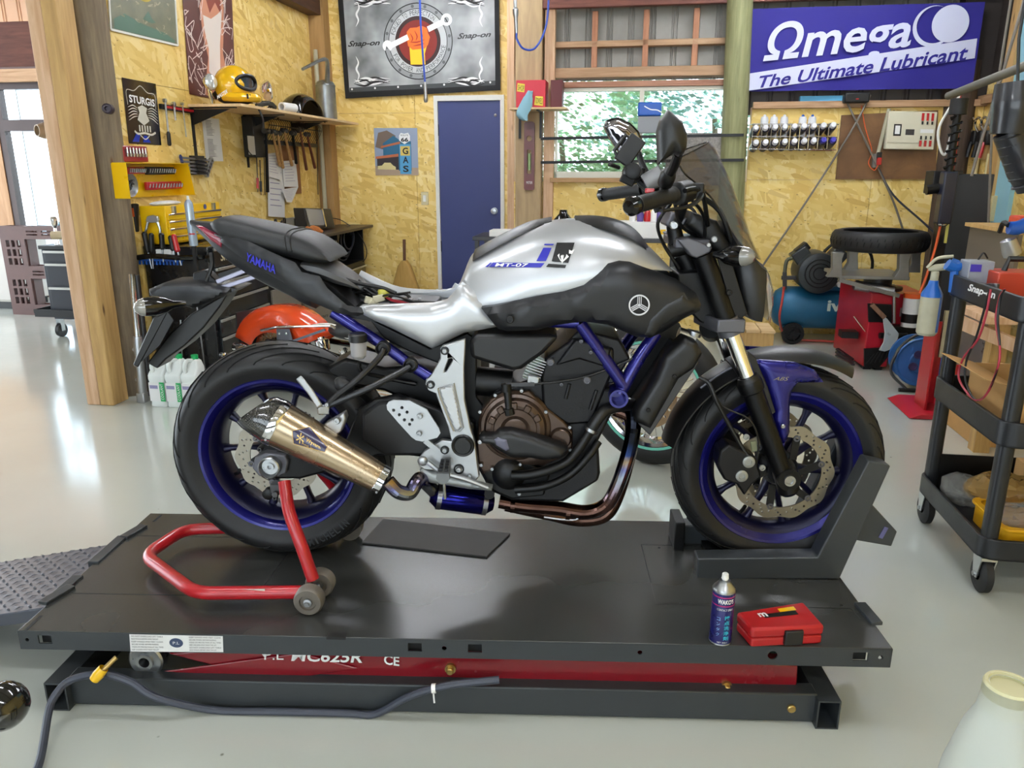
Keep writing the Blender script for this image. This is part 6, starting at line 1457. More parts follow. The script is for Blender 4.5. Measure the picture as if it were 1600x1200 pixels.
for i,(x,y0,y1)in enumerate(((403,245,300),(408,250,305),(497,218,304),(414,225,305))):
 a,b=W_(x-2,y0,.03),W_(x,y1,.03);t=TH('metal_rod','thin rod hanging against the left wall, %s'%('leftmost, with red sleeve','with black sleeve','right of the hammers','flat dark strip by the papers')[i],'rod',LF,a);t.p('rod',MB().cyl(a,b,.004,n=6),DST)
 if i<2:t.p('sleeve',MB().cyl(a*.4+b*.6,b*.9+a*.1,.01,n=8),RED if i==0 else BLK)
for i,(cs,lb)in enumerate(((((419,338),(445,340),(444,262),(418,258)),'lowest curled white paper clipped under the hammers'),(((444,292),(466,292),(462,250),(440,252)),'front white form with faint red lines under the hammers'),(((418,275),(440,282),(434,238),(418,240)),'paper with purple print behind the hammer handles'),(((448,316),(456,316),(466,292),(440,296)),'small folded white note hanging below the form'))):
 t=card('paper_sheet',lb,'paper',LF,cs,-.02-.008*i,.0008,PAPER)
 mb=MB()
 for k_ in range(7):y=.88-.11*k_;mb.join(poly(t.q,[(.12,y),(.8-.06*(k_%3),y),(.8-.06*(k_%3),y+.015),(.12,y+.015)],.0003))
 t.p('faint_print',mb,mat('faint violet print','8a84a4',.7),sharp=0,kind='stuff')
a,b=W_(448,300,.01),W_(468,250,.01);t=TH('clipboard','brown clipboard behind the papers under the hammers','clipboard',LF,b);t.p('board',MB().bx(a.x-.05,b.x,-.008,0,a.z-.02,b.z+.15),mat('hardboard','8a5a34',.5));t.p('clip',MB().bx(a.x,a.x+.1,-.02,-.008,b.z+.12,b.z+.15),STL)
HY=mat('yellow helmet gel','e0ae10',.2,coat=.6)
c=LF.q(368,133,-.28);c=Vector((c.x-.0,-.2,SZ+.13))
t=TH('helmet','yellow full-face motorcycle helmet with black goggles on the shelf','helmet',LF,(c.x,c.y,SZ))
ctr=LF.q(366,132,-.22);C=Vector((ctr.x,-.22,SZ+.128));
t.p('helmet_shell',MB().ball(C,.13,28,20,(.155,.125,.135),t1=.80),HY,sharp=60)
fwd=Vector((-.3,-.95,0)).normalized();sd=Vector((fwd.y,-fwd.x,0))
t.p('chin_guard',MB().tube([C+fwd*(.02)+sd*.118+Vector((0,0,-.075)),C+fwd*.1+sd*.09+Vector((0,0,-.08)),C+fwd*.165+Vector((0,0,-.078)),C+fwd*.1-sd*.09+Vector((0,0,-.08)),C+fwd*.02-sd*.118+Vector((0,0,-.075))],.038,12,5,ry=.03),HY)
gg=t.p('goggle_frame',MB().tube([C+fwd*(.135-.03*abs(cos(a))**2)+sd*.088*cos(a)+Vector((0,0,.018+.045*sin(a)))for a in[k_*pi/8 for k_ in range(16)]],.012,8,3,closed=True),BLK)
rings=[[C+fwd*(.132-.03*abs(u)**2)+sd*.085*u+Vector((0,0,.018+.04*v*(1-abs(u)**3)))for v in(-1,-.5,0,.5,1)]for u in[k_/5 for k_ in range(-5,6)]]
t.p('goggle_lens',MB().loft(rings,caps=False,closed=False),mat('dark goggle lens','3a3d40',.06,.4,coat=.8),sharp=0)
for s_ in(1,-1):t.p('goggle_strap',MB().tube([C+fwd*.11+sd*.08*s_+Vector((0,0,.01)),C+fwd*.03+sd*.128*s_+Vector((0,0,-.02)),C-fwd*.08+sd*.11*s_+Vector((0,0,-.07))],.006,8,4,ry=.022),BLK)
sc0=C+fwd*.06+sd*.132;
cs_=[LF.q(a,b,-.36)for a,b in((340,155),(356,145),(355,139),(339,149))]
t.p('strap_lettering',MB().text('MASTER',cs_,0,.02),WHT,sharp=0)
for k_ in range(3):t.p('chin_vent',MB().box(C+fwd*.19+sd*(.02+.022*k_)+Vector((0,.012,-.075)),(.008,.01,.03)),BLK)
t.p('chin_strap',MB().tube([C+Vector((.04,-.13,-.12)),C+Vector((.05,-.16,-.2)),C+Vector((.035,-.165,-.27))],.006,6,4,ry=.012),BLK)
t.p('helmet_lining',MB().ball(C+Vector((0,0,-.085)),.1,20,8,(.14,.11,.035)),BLK)
def lamp(label,px,py,y,r,d):
 c=LF.q(px,py,y);t=TH('headlight',label,'headlight',LF,(c.x,y,SZ));d=Vector(d).normalized();b_=t.p('bowl',MB().lathe(c-d*.06,d,[(0,.0),(.004,r*.35),(.02,r*.75),(.05,r),(.062,r*1.04),(.066,r*1.0)],28,False),CHR)
 t.p('lens',MB().lathe(c+d*.006,d,[(0,r*.98),(.012,r*.8),(.018,r*.4),(.02,0)],28,False),mat('lamp glass','d8dcdc',.06,.5,coat=.6));t.p('foot',MB().cyl((c.x,y,SZ),c-d*.03,.014,n=10),CHR)
lamp('chrome headlight left of the yellow helmet on the shelf',329,128,-.16,.05,(-.3,-1,.1))
lamp('chrome headlight right of the yellow helmet on the shelf',419,142,-.22,.075,(.6,-.8,.1))
t=TH('strap_bundle','dark folded straps in front of the right headlight on the shelf','straps',LF,(LF.q(418,163,-.34).x,-.33,SZ));c=LF.q(418,163,-.34)
for i in range(4):t.p('strap',MB().tube([(c.x-.1+.03*i,-.3,SZ+.01+.01*i),(c.x,-.36,SZ+.035),(c.x+.09,-.36+.02*i,SZ+.012)],.006,6,4,ry=.016),mat('olive black strap','26241a',.6))
c=LF.q(446,162,-.33);t=TH('paper_roll','short white paper roll at the shelf edge','roll',LF,(c.x,-.33,SZ));t.p('roll',MB().lathe((c.x-.07,-.33,SZ+.032),(1,-.2,0),[(0,.022),(0,.032),(.16,.032),(.16,.022),(.0,.022)],22,False),PAPER)
c=LF.q(468,155,-.2);t=TH('mudguard','glossy black curved motorcycle mudguard standing on the shelf','mudguard',LF,(c.x,-.2,SZ))
rings=[]
for k_ in range(13):
 a=pi*(.02+.96*k_/12);R0=.21;cc_=Vector((c.x+.02-R0*1.15*cos(a),-.2,SZ+.005+R0*.82*sin(a)));rings.append([cc_+Vector((0,.1*u,-.05*abs(u)**2.2))for u in(-1,-.7,-.3,0,.3,.7,1)])
o=t.p('shell',MB().loft(rings,caps=False,closed=False),BLKG,sharp=60,fixn=False);mdx=o.modifiers.new('solid','SOLIDIFY');mdx.thickness=.006
c=LF.q(510,165,-.2);t=TH('oil_can','galvanised oil jug with a long bent spout on the shelf','jug',LF,(c.x,-.2,SZ));GAL=mat('galvanised zinc','8f9496',.35,.85,var=.2,vscale=12)
hh=LF.q(505,133,-.2).z-SZ;t.p('jug_body',MB().lathe((c.x,-.2,SZ),(0,0,1),[(0,.085),(.004,.09),(hh*.95,.085),(hh,.088),(hh+.03,.07),(hh+.045,.03),(hh+.045,0)],32,False),GAL)
t.p('spout',MB().tube([(c.x-.05,-.24,SZ+hh+.02),(c.x-.1,-.27,SZ+hh+.12),(c.x-.2,-.29,SZ+hh+.19),LF.q(473,108,-.3)],[.024,.02,.016,.012],12,4),GAL);t.p('jug_handle',MB().tube([(c.x+.08,-.2,SZ+hh),(c.x+.13,-.2,SZ+hh-.02),(c.x+.13,-.2,SZ+.12),(c.x+.088,-.2,SZ+.08)],.006,8,4),GAL)
st('trim_8',MB().bx(LW,LW+.14,DW-.14,DW,0,3.1),mat_wood('corner post timber','8c6a3e','ae8a58',2,(10,10,1)),BF,(LW,DW,0))
st('trim_9',MB().cyl((LW+.06,DW-.17,.8),(LW+.06,DW-.17,2.35),.02,n=12),mat('pale conduit','a8a48c',.5),BF,(LW+.06,DW-.17,1))
p=LF.q(486,18,-.1);st('trim_10',MB().bx(p.x-1.2,DW,-.12,0,p.z,p.z+.16),DKW,LF,p)
# floor things at left
def jug(i,px,py,lb):
 c=BF.g(px,py,0);t=TH('jug',lb,'jug',BF,(c.x,c.y,0),group='white jugs on the floor');x,y=c.x,c.y+.06
 HDP=mat('translucent white plastic','d9dedb',.35)
 t.p('jug_body',MB().loft([[(x+a*w_,y+b*d_+oy,z)for a,b in rrect(-1,1,-1,1,.3)]for z,w_,d_,oy in((0,.046,.056,0),(.006,.05,.06,0),(.03,.048,.058,0),(.15,.048,.058,0),(.165,.051,.061,0),(.185,.051,.061,0),(.2,.046,.055,0),(.225,.042,.04,.018),(.26,.03,.028,.025),(.272,.016,.016,.03))]),HDP,sharp=40)
 t.p('jug_handle',MB().tube([(x-.02,y-.04,.19),(x-.02,y-.048,.24),(x-.015,y-.03,.27),(x-.005,y+.01,.265)],.012,10,4),HDP)
 t.p('jug_cap',MB().lathe((x+.0,y+.03,.27),(0,0,1),[(0,.02),(.024,.02),(.026,.017),(.026,0)],18,False),mat('green cap','0a9a50',.4))
 t.p('jug_label',MB().bx(x-.046,x+.02,y-.0605,y-.058,.035,.145),PAPER);t.p('green_band',MB().bx(x+.02,x+.0485,y-.061,y-.058,.035,.148),mat('green label','2aa05a',.5))
 q=[Vector((a,y-.0615,z))for a,z in((x-.04,.11),(x+.01,.11),(x+.01,.13),(x-.04,.13))];t.p('label_print',MB().quad(q),mat('lilac label','8a86a8',.6),sharp=0)
 q=[Vector((a,y-.062,z))for a,z in((x+.042,.045),(x+.042,.14),(x+.026,.14),(x+.026,.045))];t.p('label_text',MB().text('COOLANT',q),WHT,sharp=0)
jug(0,248,636,'white jug with green cap, leftmost of three on the floor');jug(1,274,637,'white jug with green cap, middle of three on the floor');jug(2,299,638,'white jug with green cap, nearest the rear tyre')
a=BF.g(224,628,0);b=BF.q(206,428,a.y+.02)
t=TH('fork_leg','bare silver motorcycle fork leg leaning against the black cabinet','fork leg',BF,(a.x,a.y,0));a=Vector((a.x,a.y,0));d=b-a;L=d.length;d.normalize()
t.p('lower_leg',MB().lathe(a+d*.04,d,[(0,.022),(.01,.026),(L*.45,.027),(L*.47,.024)],20),ALU);t.p('upper_tube',MB().cyl(a+d*L*.46,b,.0165,n=18),CHR);t.p('axle_block',MB().box(a+Vector((0,0,.03)),(.05,.05,.06)),ALU,bevel=.006)
for f in(.18,.3,.42):t.p('lug',MB().lathe(a+d*L*f+Vector((-.022,-.005,0)),(0,-1,0),[(-.005,.012),(.005,.012)],10),ALU)
a2=BF.g(236,618,0);b2=BF.q(214,430,a2.y+.03);t=TH('fork_leg','second darker fork leg standing behind the silver one','fork leg',BF,(a2.x,a2.y,0));t.p('tube',MB().cyl((a2.x,a2.y,0),b2,.014,n=14),DST);t.p('collar',MB().cyl((a2.x,a2.y,.25),(a2.x,a2.y+.003,.3),.02,n=14),STL)
for i,(p0,p1)in enumerate((((282,500),(286,590)),((308,480),(322,590)))):
 a,b=BF.q(*p0,4.27),BF.q(*p1,4.27);t=TH('thin_rod','thin steel rod hung on the near end of the black cabinet, %s one'%('left','right')[i],'rod',BF,a);t.p('rod',MB().cyl(a,b,.005,n=8),STL)
 # annex beyond the posts
x0,x1,y0,y1=BF.q(83,470,5.55).x,BF.q(126,470,5.55).x+.35,5.5,5.95
t=TH('tool_cart','black roller tool cart with bright handles in the side room','tool cart',BF,((x0+x1)/2,5.7,0));zb_=.2;zt_=BF.q(90,390,5.5).z
t.p('cart_body',MB().bx(x0,x1,y0+.01,y1,zb_,zt_),mat('blue black cart','20242e',.4),bevel=.004)
hs_=[zt_-.0,zt_-.12,zt_-.33,zb_+.0];
for i,(a,b)in enumerate(((390,410),(410,447),(447,500))):
 z1=BF.q(95,a,5.5).z;z0=BF.q(95,b,5.5).z;d_=t.p('drawer',MB().bx(x0+.03,x1-.03,y0,y0+.01,z0+.008,z1-.005),MC['blue black cart'],bevel=.002);t.p('drawer_handle',MB().bx(x0+.03,x1-.03,y0-.015,y0,z1-.028,z1-.01),RAILM,parent=d_)
t.p('cart_tray',MB().bx(x0-.12,x1,y0-.03,y1+.03,zb_-.03,zb_).bx(x0-.125,x0-.115,y0-.03,y1+.03,zb_,zb_+.03).bx(x0-.12,x1,y0-.035,y0-.028,zb_,zb_+.03),BLK)
for x,y in((x0+.05,y0+.03),(x0+.05,y1-.05),(x1-.05,y0+.03)):
 w_=t.p('caster',MB().cyl((x-.015,y,.055),(x+.015,y,.055),.055,n=20),BLK);t.p('caster_fork',MB().bx(x-.022,x-.017,y-.02,y+.02,.05,.16).bx(x+.017,x+.022,y-.02,y+.02,.05,.16).bx(x-.022,x+.022,y-.02,y+.02,.155,.172),STL,parent=w_)
t.p('cart_top',MB().bx(x0-.01,x1+.01,y0-.01,y1,zt_,zt_+.03),BLK,bevel=.004)
c=BF.q(92,368,5.5);t=TH('cardboard_tube','cream plastic tube lying on the side room tool cart','tube',BF,c);t.p('tube',MB().lathe((c.x-.06,5.5,c.z),(1,.25,.02),[(0,.022),(0,.032),(.4,.032),(.4,.022),(.0,.022)],22,False),mat('cream tube','b8a888',.6))
t.p('tube_stand',MB().bx(c.x-.02,c.x+.2,5.52,5.6,zt_+.03,c.z-.02),STL)
c=BF.q(84,345,5.6);one('chrome_valve','small chrome fitting above the tube on the tool cart','fitting',BF,c,MB().lathe((c.x,5.6,zt_+.03),(0,0,1),[(0,.02),(.1,.012),(.13,.01),(.16,.03),(.2,.034),(.22,.02),(.22,0)],16,False),CHR)
x0,x1=BF.q(19,480,6.35).x,BF.q(105,480,6.35).x;zt_=BF.q(60,354,6.35).z;PBR=mat('brown plastic pallet','6a4f4c',.5,var=.1)
def L2(a,b):return(BF.q(a,b,6.35).x,BF.q(a,b,6.35).z)
t=TH('plastic_pallet','brown plastic pallet standing on edge behind the side room cart','pallet',BF,((x0+x1)/2,6.4,0));W2=x1+.45-x0
out=[(x0,0),(x0+W2,0),(x0+W2,zt_),(x0,zt_)];holes=[]
for zf0,zf1 in((.12,.42),(.56,.86)):
 for xf0,xf1 in((.24,.58),(.66,.94)):
  holes.append([(x0+W2*xf0,zt_*zf0),(x0+W2*xf1,zt_*zf0),(x0+W2*xf1,zt_*zf1),(x0+W2*xf0,zt_*zf1)])
 for i in range(3):
  for j in range(3):xa=x0+W2*(.05+.055*i);za=zt_*(zf0+.01+.1*j);holes.append([(xa,za),(xa+W2*.035,za),(xa+W2*.035,za+zt_*.075),(xa,za+zt_*.075)])
for zf in(.03,.065,.455,.49,.9,.935):
 for i in range(4):xa=x0+W2*(.27+.15*i);holes.append([(xa,zt_*zf),(xa+W2*.11,zt_*zf),(xa+W2*.11,zt_*(zf+.018)),(xa,zt_*(zf+.018))])
t.p('pallet_face',MB().prism(out,6.35,6.37,'y',holes),PBR,sharp=20);t.p('pallet_back',MB().prism(out,6.47,6.49,'y',holes),PBR,sharp=20)
for xf in(.0,.22,.6,.96):t.p('pallet_block',MB().bx(x0+W2*xf,x0+W2*xf+.03,6.372,6.468,0,zt_),PBR)
x1=BF.q(26,460,6.6).x;zt_=BF.q(10,372,6.6).z;t=TH('white_cabinet','white steel cabinet at the left edge of the picture','cabinet',BF,(x1-.3,6.8,0))
t.p('cabinet_body',MB().bx(x1-.8,x1,6.6,7.1,.07,zt_),mat('off white enamel','cfcac4',.35),bevel=.008);t.p('cabinet_door',MB().bx(x1-.78,x1-.02,6.585,6.6,.09,zt_-.02),MC['off white enamel'],bevel=.005);t.p('plinth',MB().bx(x1-.76,x1-.05,6.62,7.05,0,.07),BLK)
one('plastic_sheet','grey crumpled plastic on top of the white cabinet','plastic',BF,(x1-.2,6.8,zt_),MB().ball((x1-.2,6.8,zt_+.04),.1,16,8,(.2,.15,.045)),mat('grey film','9a9a9e',.3))
c=BF.q(62,204,4.6);t=TH('beige_flange','beige plastic flanged pipe hanging beside the timber post','pipe',BF,c)
d_=Vector((-.45,-1,.0));BG=mat('beige plastic','9c8468',.5);t.p('pipe',MB().lathe(c+Vector((.03,.08,0)),d_,[(0,.05),(.06,.05),(.1,.036),(.1,.03),(.02,.03),(.02,0)],26,False),BG);t.p('flange',MB().lathe(c+Vector((.045,.12,0)),d_,[(0,0),(0,.075),(.012,.075),(.012,.04)],26,False),BG)
t.p('hanger',MB().cyl(c+Vector((.08,.15,0)),(c.x+.08,c.y+.15,3.1),.006,n=6),BLKM)
cladding('neighbour_wall',F(BF.w((AF.q(22,264).x-.25,AW+.5,0)),TH_B+128),0,6.5,-.02,2.45,0,mat('pale blue cladding','a8c0d2',.4),.12)
t=TH('yard_bench','dark grey steel bench in the yard beyond the side room window','bench',BF,(-5.2,9.5,0));t.p('bench_top',MB().bx(-7.6,-4.5,9.2,9.8,.62,.66),mat('teal grey bench','5f7c80',.5));t.p('bench_shelf',MB().bx(-7.6,-4.5,9.3,9.7,.3,.33),DST)
for x in(-7.5,-6,-4.6):t.p('leg',MB().bx(x-.03,x+.03,9.25,9.31,0,.62),DST)
LEAF=mat('sunlit leaf','a4c49a',.5,var=.25,vscale=3);LEAFB=mat('glare pale blue leaf','9cbcb4',.5,var=.25,vscale=3)  # leaf colours paled to carry the overexposed glare outdoors
def bush(name,label,x,y,z,R3,n,m,seed,sz=.06,grp=None):
 random.seed(seed);mb=MB()
 for i in range(n):
  a,b=random.uniform(0,2*pi),random.uniform(-1,1);r=random.uniform(.72,1.05);s_=sqrt(1-b*b);lob=1+.22*sin(3*a+seed)+.15*sin(5*b*3+a)
  p=Vector((x+R3[0]*r*s_*cos(a)*lob,y+R3[1]*r*s_*sin(a)*lob,z+R3[2]*r*b));n_=Vector((random.gauss(0,1),random.gauss(0,1),random.gauss(0,1))).normalized();u=n_.cross(Vector((.3,.2,1))).normalized();v=n_.cross(u);k_=sz*random.uniform(.6,1.4)
  mb.add([p-u*k_,p+v*k_*.45,p+u*k_,p-v*k_*.45],[(0,1,2,3)])
 t=TH(name,label,'tree' if 'tree' in name else 'shrub',BF,(x,y,0),group=grp);t.p('foliage',mb,m,kind='stuff',sharp=0,fixn=False)
 t.p('trunk',MB().tube([(x,y,-.03),(x+.05,y,z*.5),(x-.03,y,z)],[.07,.05,.03],8,3),LOGG)
bush('yard_shrub','green shrub beyond the bench outside the side room',-3.7,11.5,1.1,(1.0,.8,.8),900,LEAF,2)
for i,(x,y,z,R3,m,lb)in enumerate(((-.9,9.6,1.7,(1.3,.9,1.5),LEAF,'bright leafy tree behind the left window pane'),(.9,9.9,1.9,(1.3,.9,1.5),LEAFB,'bluish leafy tree behind the right window pane'),(2.5,10.2,2.1,(1.3,.9,1.6),LEAF,'tall leafy tree at the right edge of the window view'),(.1,8.9,.8,(1.6,.6,.7),LEAF,'low leafy hedge tree under the window'))):
 bush('tree',lb,x,y,z,R3,7500,m,i+5,.045)
 # orange custom motorcycle behind
ra=BF.q(440,560,4.35);fa=BF.q(1020,617,3.42)
RA=BF.w((ra.x,4.35,0));FA=BF.w((fa.x,3.42,0))
OFm=F(RA,math.degrees(atan2(FA.y-RA.y,FA.x-RA.x)))
ORG=mat('orange flame paint','e0481a',.2,coat=.8);TEAL=mat('mint rim stripe','6fc4b0',.4)
wb=(FA-RA).length
t=TH('motorcycle','orange custom motorcycle with chrome spoked front wheel, parked behind the silver one','motorcycle',OFm,(wb/2,0,0))
def wheel2(cx,R,name,spokes):
 ty=t.p(name+'_tyre',MB().torus((cx,0,R),(0,1,0),R-.06,.06,56,12,.055),TYR)
 rm=t.p(name+'_rim',MB().lathe((cx,0,R),(0,1,0),[(-.04,R-.11),(-.045,R-.095),(-.02,R-.115),(.02,R-.115),(.045,R-.095),(.04,R-.11),(.02,R-.125),(-.02,R-.125),(-.04,R-.11)],56,False),CHR)
 if name=='front':t.p('rim_stripe',MB().ring((cx,-.05,R),(0,1,0),R-.052,R-.092,.004,56),TEAL,parent=rm)
 for k in range(spokes):
  a=2*pi*k/spokes;b=a+(.25 if k%2 else-.25);s_=1 if k%4<2 else-1
  t.p('spoke',MB().cyl((cx+.035*cos(b),.03*s_,R+.035*sin(b)),(cx+(R-.12)*cos(a),.005*s_,R+(R-.12)*sin(a)),.0028,n=6),CHR,parent=rm)
 t.p('hub',MB().lathe((cx,-.06,R),(0,1,0),[(0,.02),(0,.035),(.02,.045),(.1,.045),(.12,.035),(.12,.02)],24),CHR,parent=rm)
 inn=circ(cx,R,.075,24);hs=[circ(cx+.115*cos(x),R+.115*sin(x),.007,8)for x in[k*pi/9 for k in range(18)]]+[circ(cx+.095*cos(x+.17),R+.095*sin(x+.17),.006,8)for x in[k*pi/9 for k in range(18)]]
 t.p('brake_disc',MB().prism(circ(cx,R,.14,48),-.075,-.071,'y',[inn]+hs),mat('polished disc','c8a888',.25,1.),parent=rm,sharp=25);t.p('disc_carrier',MB().ring((cx,-.078,R),(0,1,0),.08,.03,.006,24),CHR,parent=rm)
wheel2(wb,.335,'front',40);wheel2(0,.25,'rear',24)
def O(px,py,y=0):return OFm.q(px,py,y)
rings=[]
for i in range(15):
 a=radians(160-130*i/14);rings.append([(.06+(.40-(d*1.2))*cos(a),.1*u,.22+(.31-d)*sin(a))for u,d in((-1,.15),(-1,.03),(-.7,.004),(0,0),(.7,.004),(1,.03),(1,.15))])
f_=t.p('rear_fender',MB().loft(rings,caps=False,closed=False),ORG,sharp=60,fixn=False);m_=f_.modifiers.new('solid','SOLIDIFY');m_.thickness=.006
t.p('fender_flame',MB().tube([O(470,512,-.1),O(510,506,-.1),O(545,516,-.1),O(568,526,-.1)],.006,6,4),mat('white flame line','f0e8e0',.3),parent=f_)
for s_ in(-.12,.12):t.p('fender_rail',MB().tube(bend([O(408,516,s_),O(433,511,s_),O(519,509,s_),O(541,528,s_),O(566,528,s_)],.02,3),.008,10,1),CHR)
t.p('rail_plate',MB().prism(OFm.xz([(432,514),(452,514),(458,534),(433,536)],-.13),-.132,-.126),mat('grey bracket','5e6068',.4,.5),bevel=.002)
mb=MB()
for a,b in((437,521),(448,521),(455,535)):bolt(mb,O(a,b,-.133),.008,.006)
t.ps('rail_bolt',mb,CHR)
t.p('rail_stay',MB().bar(O(455,534,-.13),O(508,515,-.13),.006,.014),MC['grey bracket'])
q_=[O(a,b,0)for a,b in((392,530),(415,535),(417,492),(392,485))];t.p('plate_bracket',MB().bx(q_[0].x,q_[0].x+.012,-.1,.12,q_[0].z,q_[3].z),DST);t.p('tail_lamp',MB().ball(O(404,526,-.02),.03,14,10,(.035,.03,.03)),CHR)
t.p('shock_absorber',MB().lathe(O(505,540,-.14),(-.3,0,1),[(-.03,.034),(.0,.04),(.03,.04),(.04,.02),(.05,.02)],22),CHR)
t.p('shock_spring',MB().lathe(O(535,545,-.13),(.5,0,-1),[(0,.02)]+[(.012*i,.02+.008*(i%2))for i in range(1,12)],16),CHR)
t.p('turn_signal',MB().lathe(O(337,553,-.16),(1,0,0),[(0,.01),(.02,.03),(.06,.035),(.09,.02),(.1,0)],18),CHR);t.p('turn_signal',MB().lathe(O(365,541,-.1),(1,0,0),[(0,.01),(.02,.03),(.1,.035),(.14,.02),(.15,0)],18),CHR)
t.p('fuel_tank',MB().ball((wb*.66,0,.56),.2,24,14,(.26,.14,.10),M=(0,6,0)),ORG);t.p('seat',MB().ball((wb*.30,0,.46),.2,24,12,(.28,.15,.07),M=(0,-6,0)),SEATM)
t.p('frame_tube',MB().tube([(.0,.1,.32),(wb*.25,.12,.3),(wb*.42,.12,.16),(wb*.64,.1,.18),(wb*.80,.0,.66)],.018,10,4),BLKG);t.p('frame_tube',MB().tube([(.0,-.1,.32),(wb*.25,-.12,.3),(wb*.42,-.12,.16),(wb*.64,-.1,.18),(wb*.80,.0,.66)],.018,10,4),BLKG)
t.p('engine',MB().bx(wb*.38,wb*.60,-.14,.14,.2,.42),BLKM,bevel=.02)
for s_ in(-25,22):t.p('cylinder',MB().lathe((wb*.49,0,.38),(sin(radians(s_)),0,cos(radians(s_))),[(0,.06)]+[(.02+.011*i,.075 if i%2 else .06)for i in range(18)]+[(.24,.05)],22),BLKM)
t.p('exhaust_pipe',MB().tube([(wb*.58,-.12,.5),(wb*.62,-.16,.3),(wb*.5,-.18,.17),(wb*.15,-.18,.16),(-.1,-.18,.2)],.03,12,4),CHR)
for s_ in(-.1,.1):t.p('front_fork',MB().cyl((wb,s_,.335),(wb*.82,s_,.78),.024,n=14),CHR)
t.p('headlamp',MB().lathe((wb*.86,0,.62),(1,0,0),[(-.02,.04),(.04,.08),(.1,.085),(.11,.07),(.11,0)],22,False),CHR);t.p('handlebar',MB().tube([(wb*.70,-.35,.8),(wb*.77,-.2,.84),(wb*.8,0,.78),(wb*.77,.2,.84),(wb*.70,.35,.8)],.013,10,4),CHR)
t.p('side_stand',MB().cyl((wb*.4,-.14,.2),(wb*.36,-.28,.0),.012,n=8),CHR)
# back wall prints
def D_(px,py,d=0.):return DF.q(px,py,-d)
t=card('flag','grey and black workshop banner with a glowing fist gripping a wrench in a steel ring','banner',DF,((540,154),(782,141),(779,-48),(525,-42)),-.03,.004,mat('black banner cloth','0e0f12',.75))
q=[D_(a,b,.0355)for a,b in((546,144),(774,133),(772,-38),(534,-32))]
FG=NT('printed metal sheet');v=FG.coord((1,1,1));FG.l(FG.ramp(FG.noise(v,3,3),[(.3,'54585a'),(.7,'b4b8ba')]),FG.b.inputs['Base Color']);FG.b.inputs['Roughness'].default_value=.5;FG=FG.m
fl=t.p('banner_print',MB().quad(q),FG,sharp=0)
C0=D_(653,65,.036);ys=C0.y;sc0=DF.sc(653,65,ys);PBL=mat('banner black','101012',.6);PGR=mat('banner silver','b9bcbe',.5);PWH=mat('banner white','e6e8e8',.5)
def disc(r,y,m,nm,ri=None):
 if ri:t.p(nm,MB().prism(circ(C0.x,C0.z,r,60),y-.0004,y,'y',[circ(C0.x,C0.z,ri,60)]),m,sharp=0)
 else:t.p(nm,MB().flat(circ(C0.x,C0.z,r,60),y),m,sharp=0)
disc(54*sc0,ys-.0006,PBL,'ring_outline');disc(52.5*sc0,ys-.0014,mat('ring grey','8a8e90',.5),'ring_band');disc(46*sc0,ys-.0022,PBL,'ring_line');disc(45*sc0,ys-.003,PGR,'ring_text_band');disc(35.5*sc0,ys-.0038,mat('fire dark red','2a0806',.6),'ring_centre')
disc(30*sc0,ys-.0044,mat('fire glow red','7c1404',.6),'fire_glow')
FO=mat('fire orange','f06a10',.6);FY=mat('fire yellow','ffc21e',.6)
def pp(nm,pts,m,dy):t.p(nm,MB().flat([(D_(a,b,.036).x,D_(a,b,.036).z)for a,b in pts],ys-dy),m,sharp=0)
pp('printed_forearm',[(642,101),(665,101),(664,84),(667,72),(640,72),(641,86)],FY,.0052)
pp('printed_fist',[(636,50),(641,44),(652,43),(658,40),(667,44),(669,52),(672,58),(669,70),(664,76),(645,78),(638,72),(636,60)],FO,.006)
mb=MB()
for pts in(((641,52),(645,60),(643,66)),((648,48),(652,57),(650,64)),((657,46),(660,56),(658,63)),((640,66),(652,66),(664,62)),((646,72),(656,70),(664,68))):mb.stroke([(D_(a,b,.036).x,D_(a,b,.036).z)for a,b in pts],.012,ys-.0066,4,'y',True)
t.p('fist_lines',mb,mat('fire deep red','a02a08',.6),sharp=0)
mb=MB();P0,P1=D_(612,71,.036),D_(638,58,.036);P2,P3=D_(669,46,.036),D_(693,34,.036)
for a,b in((P0,P1),(P2,P3)):mb.stroke([(a.x,a.z),(b.x,b.z)],8*sc0,ys-.0068,1)
a=D_(606,72,.036);mb.prism([(a.x+8*sc0*cos(radians(x)),a.z+8*sc0*sin(radians(x)))for x in range(-60,241,20)]+[(a.x-2*sc0,a.z)],ys-.0072,ys-.0068)
a=D_(698,31,.036);mb.prism(circ(a.x,a.z,8.5*sc0,24),ys-.0076,ys-.007,'y',[circ(a.x,a.z,4*sc0,16)])
t.ps('printed_wrench',mb,PWH,sharp=0)
def arctext(mb,s_,r,a0,a1,h,flip=False):
 for i,ch in enumerate(s_):
  if ch==' ':continue
  a=radians(a0+(a1-a0)*(i+.5)/len(s_));w_=abs(radians(a1-a0))*r/len(s_)*.42*(.35 if ch=='I' else 1);up=Vector((cos(a),0,sin(a)))*(-1 if flip else 1);rt=Vector((up.z,0,-up.x));c=Vector((C0.x+r*cos(a),ys-.0036,C0.z+r*sin(a)))
  mb.text(ch,[c-rt*w_-up*h/2,c+rt*w_-up*h/2,c+rt*w_+up*h/2,c-rt*w_+up*h/2])
mb=MB();arctext(mb,'FORGED TO PERFECTION',40.5*sc0,165,48,6.5*sc0);arctext(mb,'FOR POWER AND PERFORMANCE',40.5*sc0,205,352,6.5*sc0,True);t.p('ring_lettering',mb,mat('ring letter grey','3c4042',.5),sharp=0)
mb=MB()
for k in range(16):a=radians(k*22.5+8);mb.prism(circ(C0.x+49.5*sc0*cos(a),C0.z+49.5*sc0*sin(a),2.4*sc0,12),ys-.0026,ys-.002)
t.ps('printed_rivet',mb,mat('rivet grey','585c5e',.4))
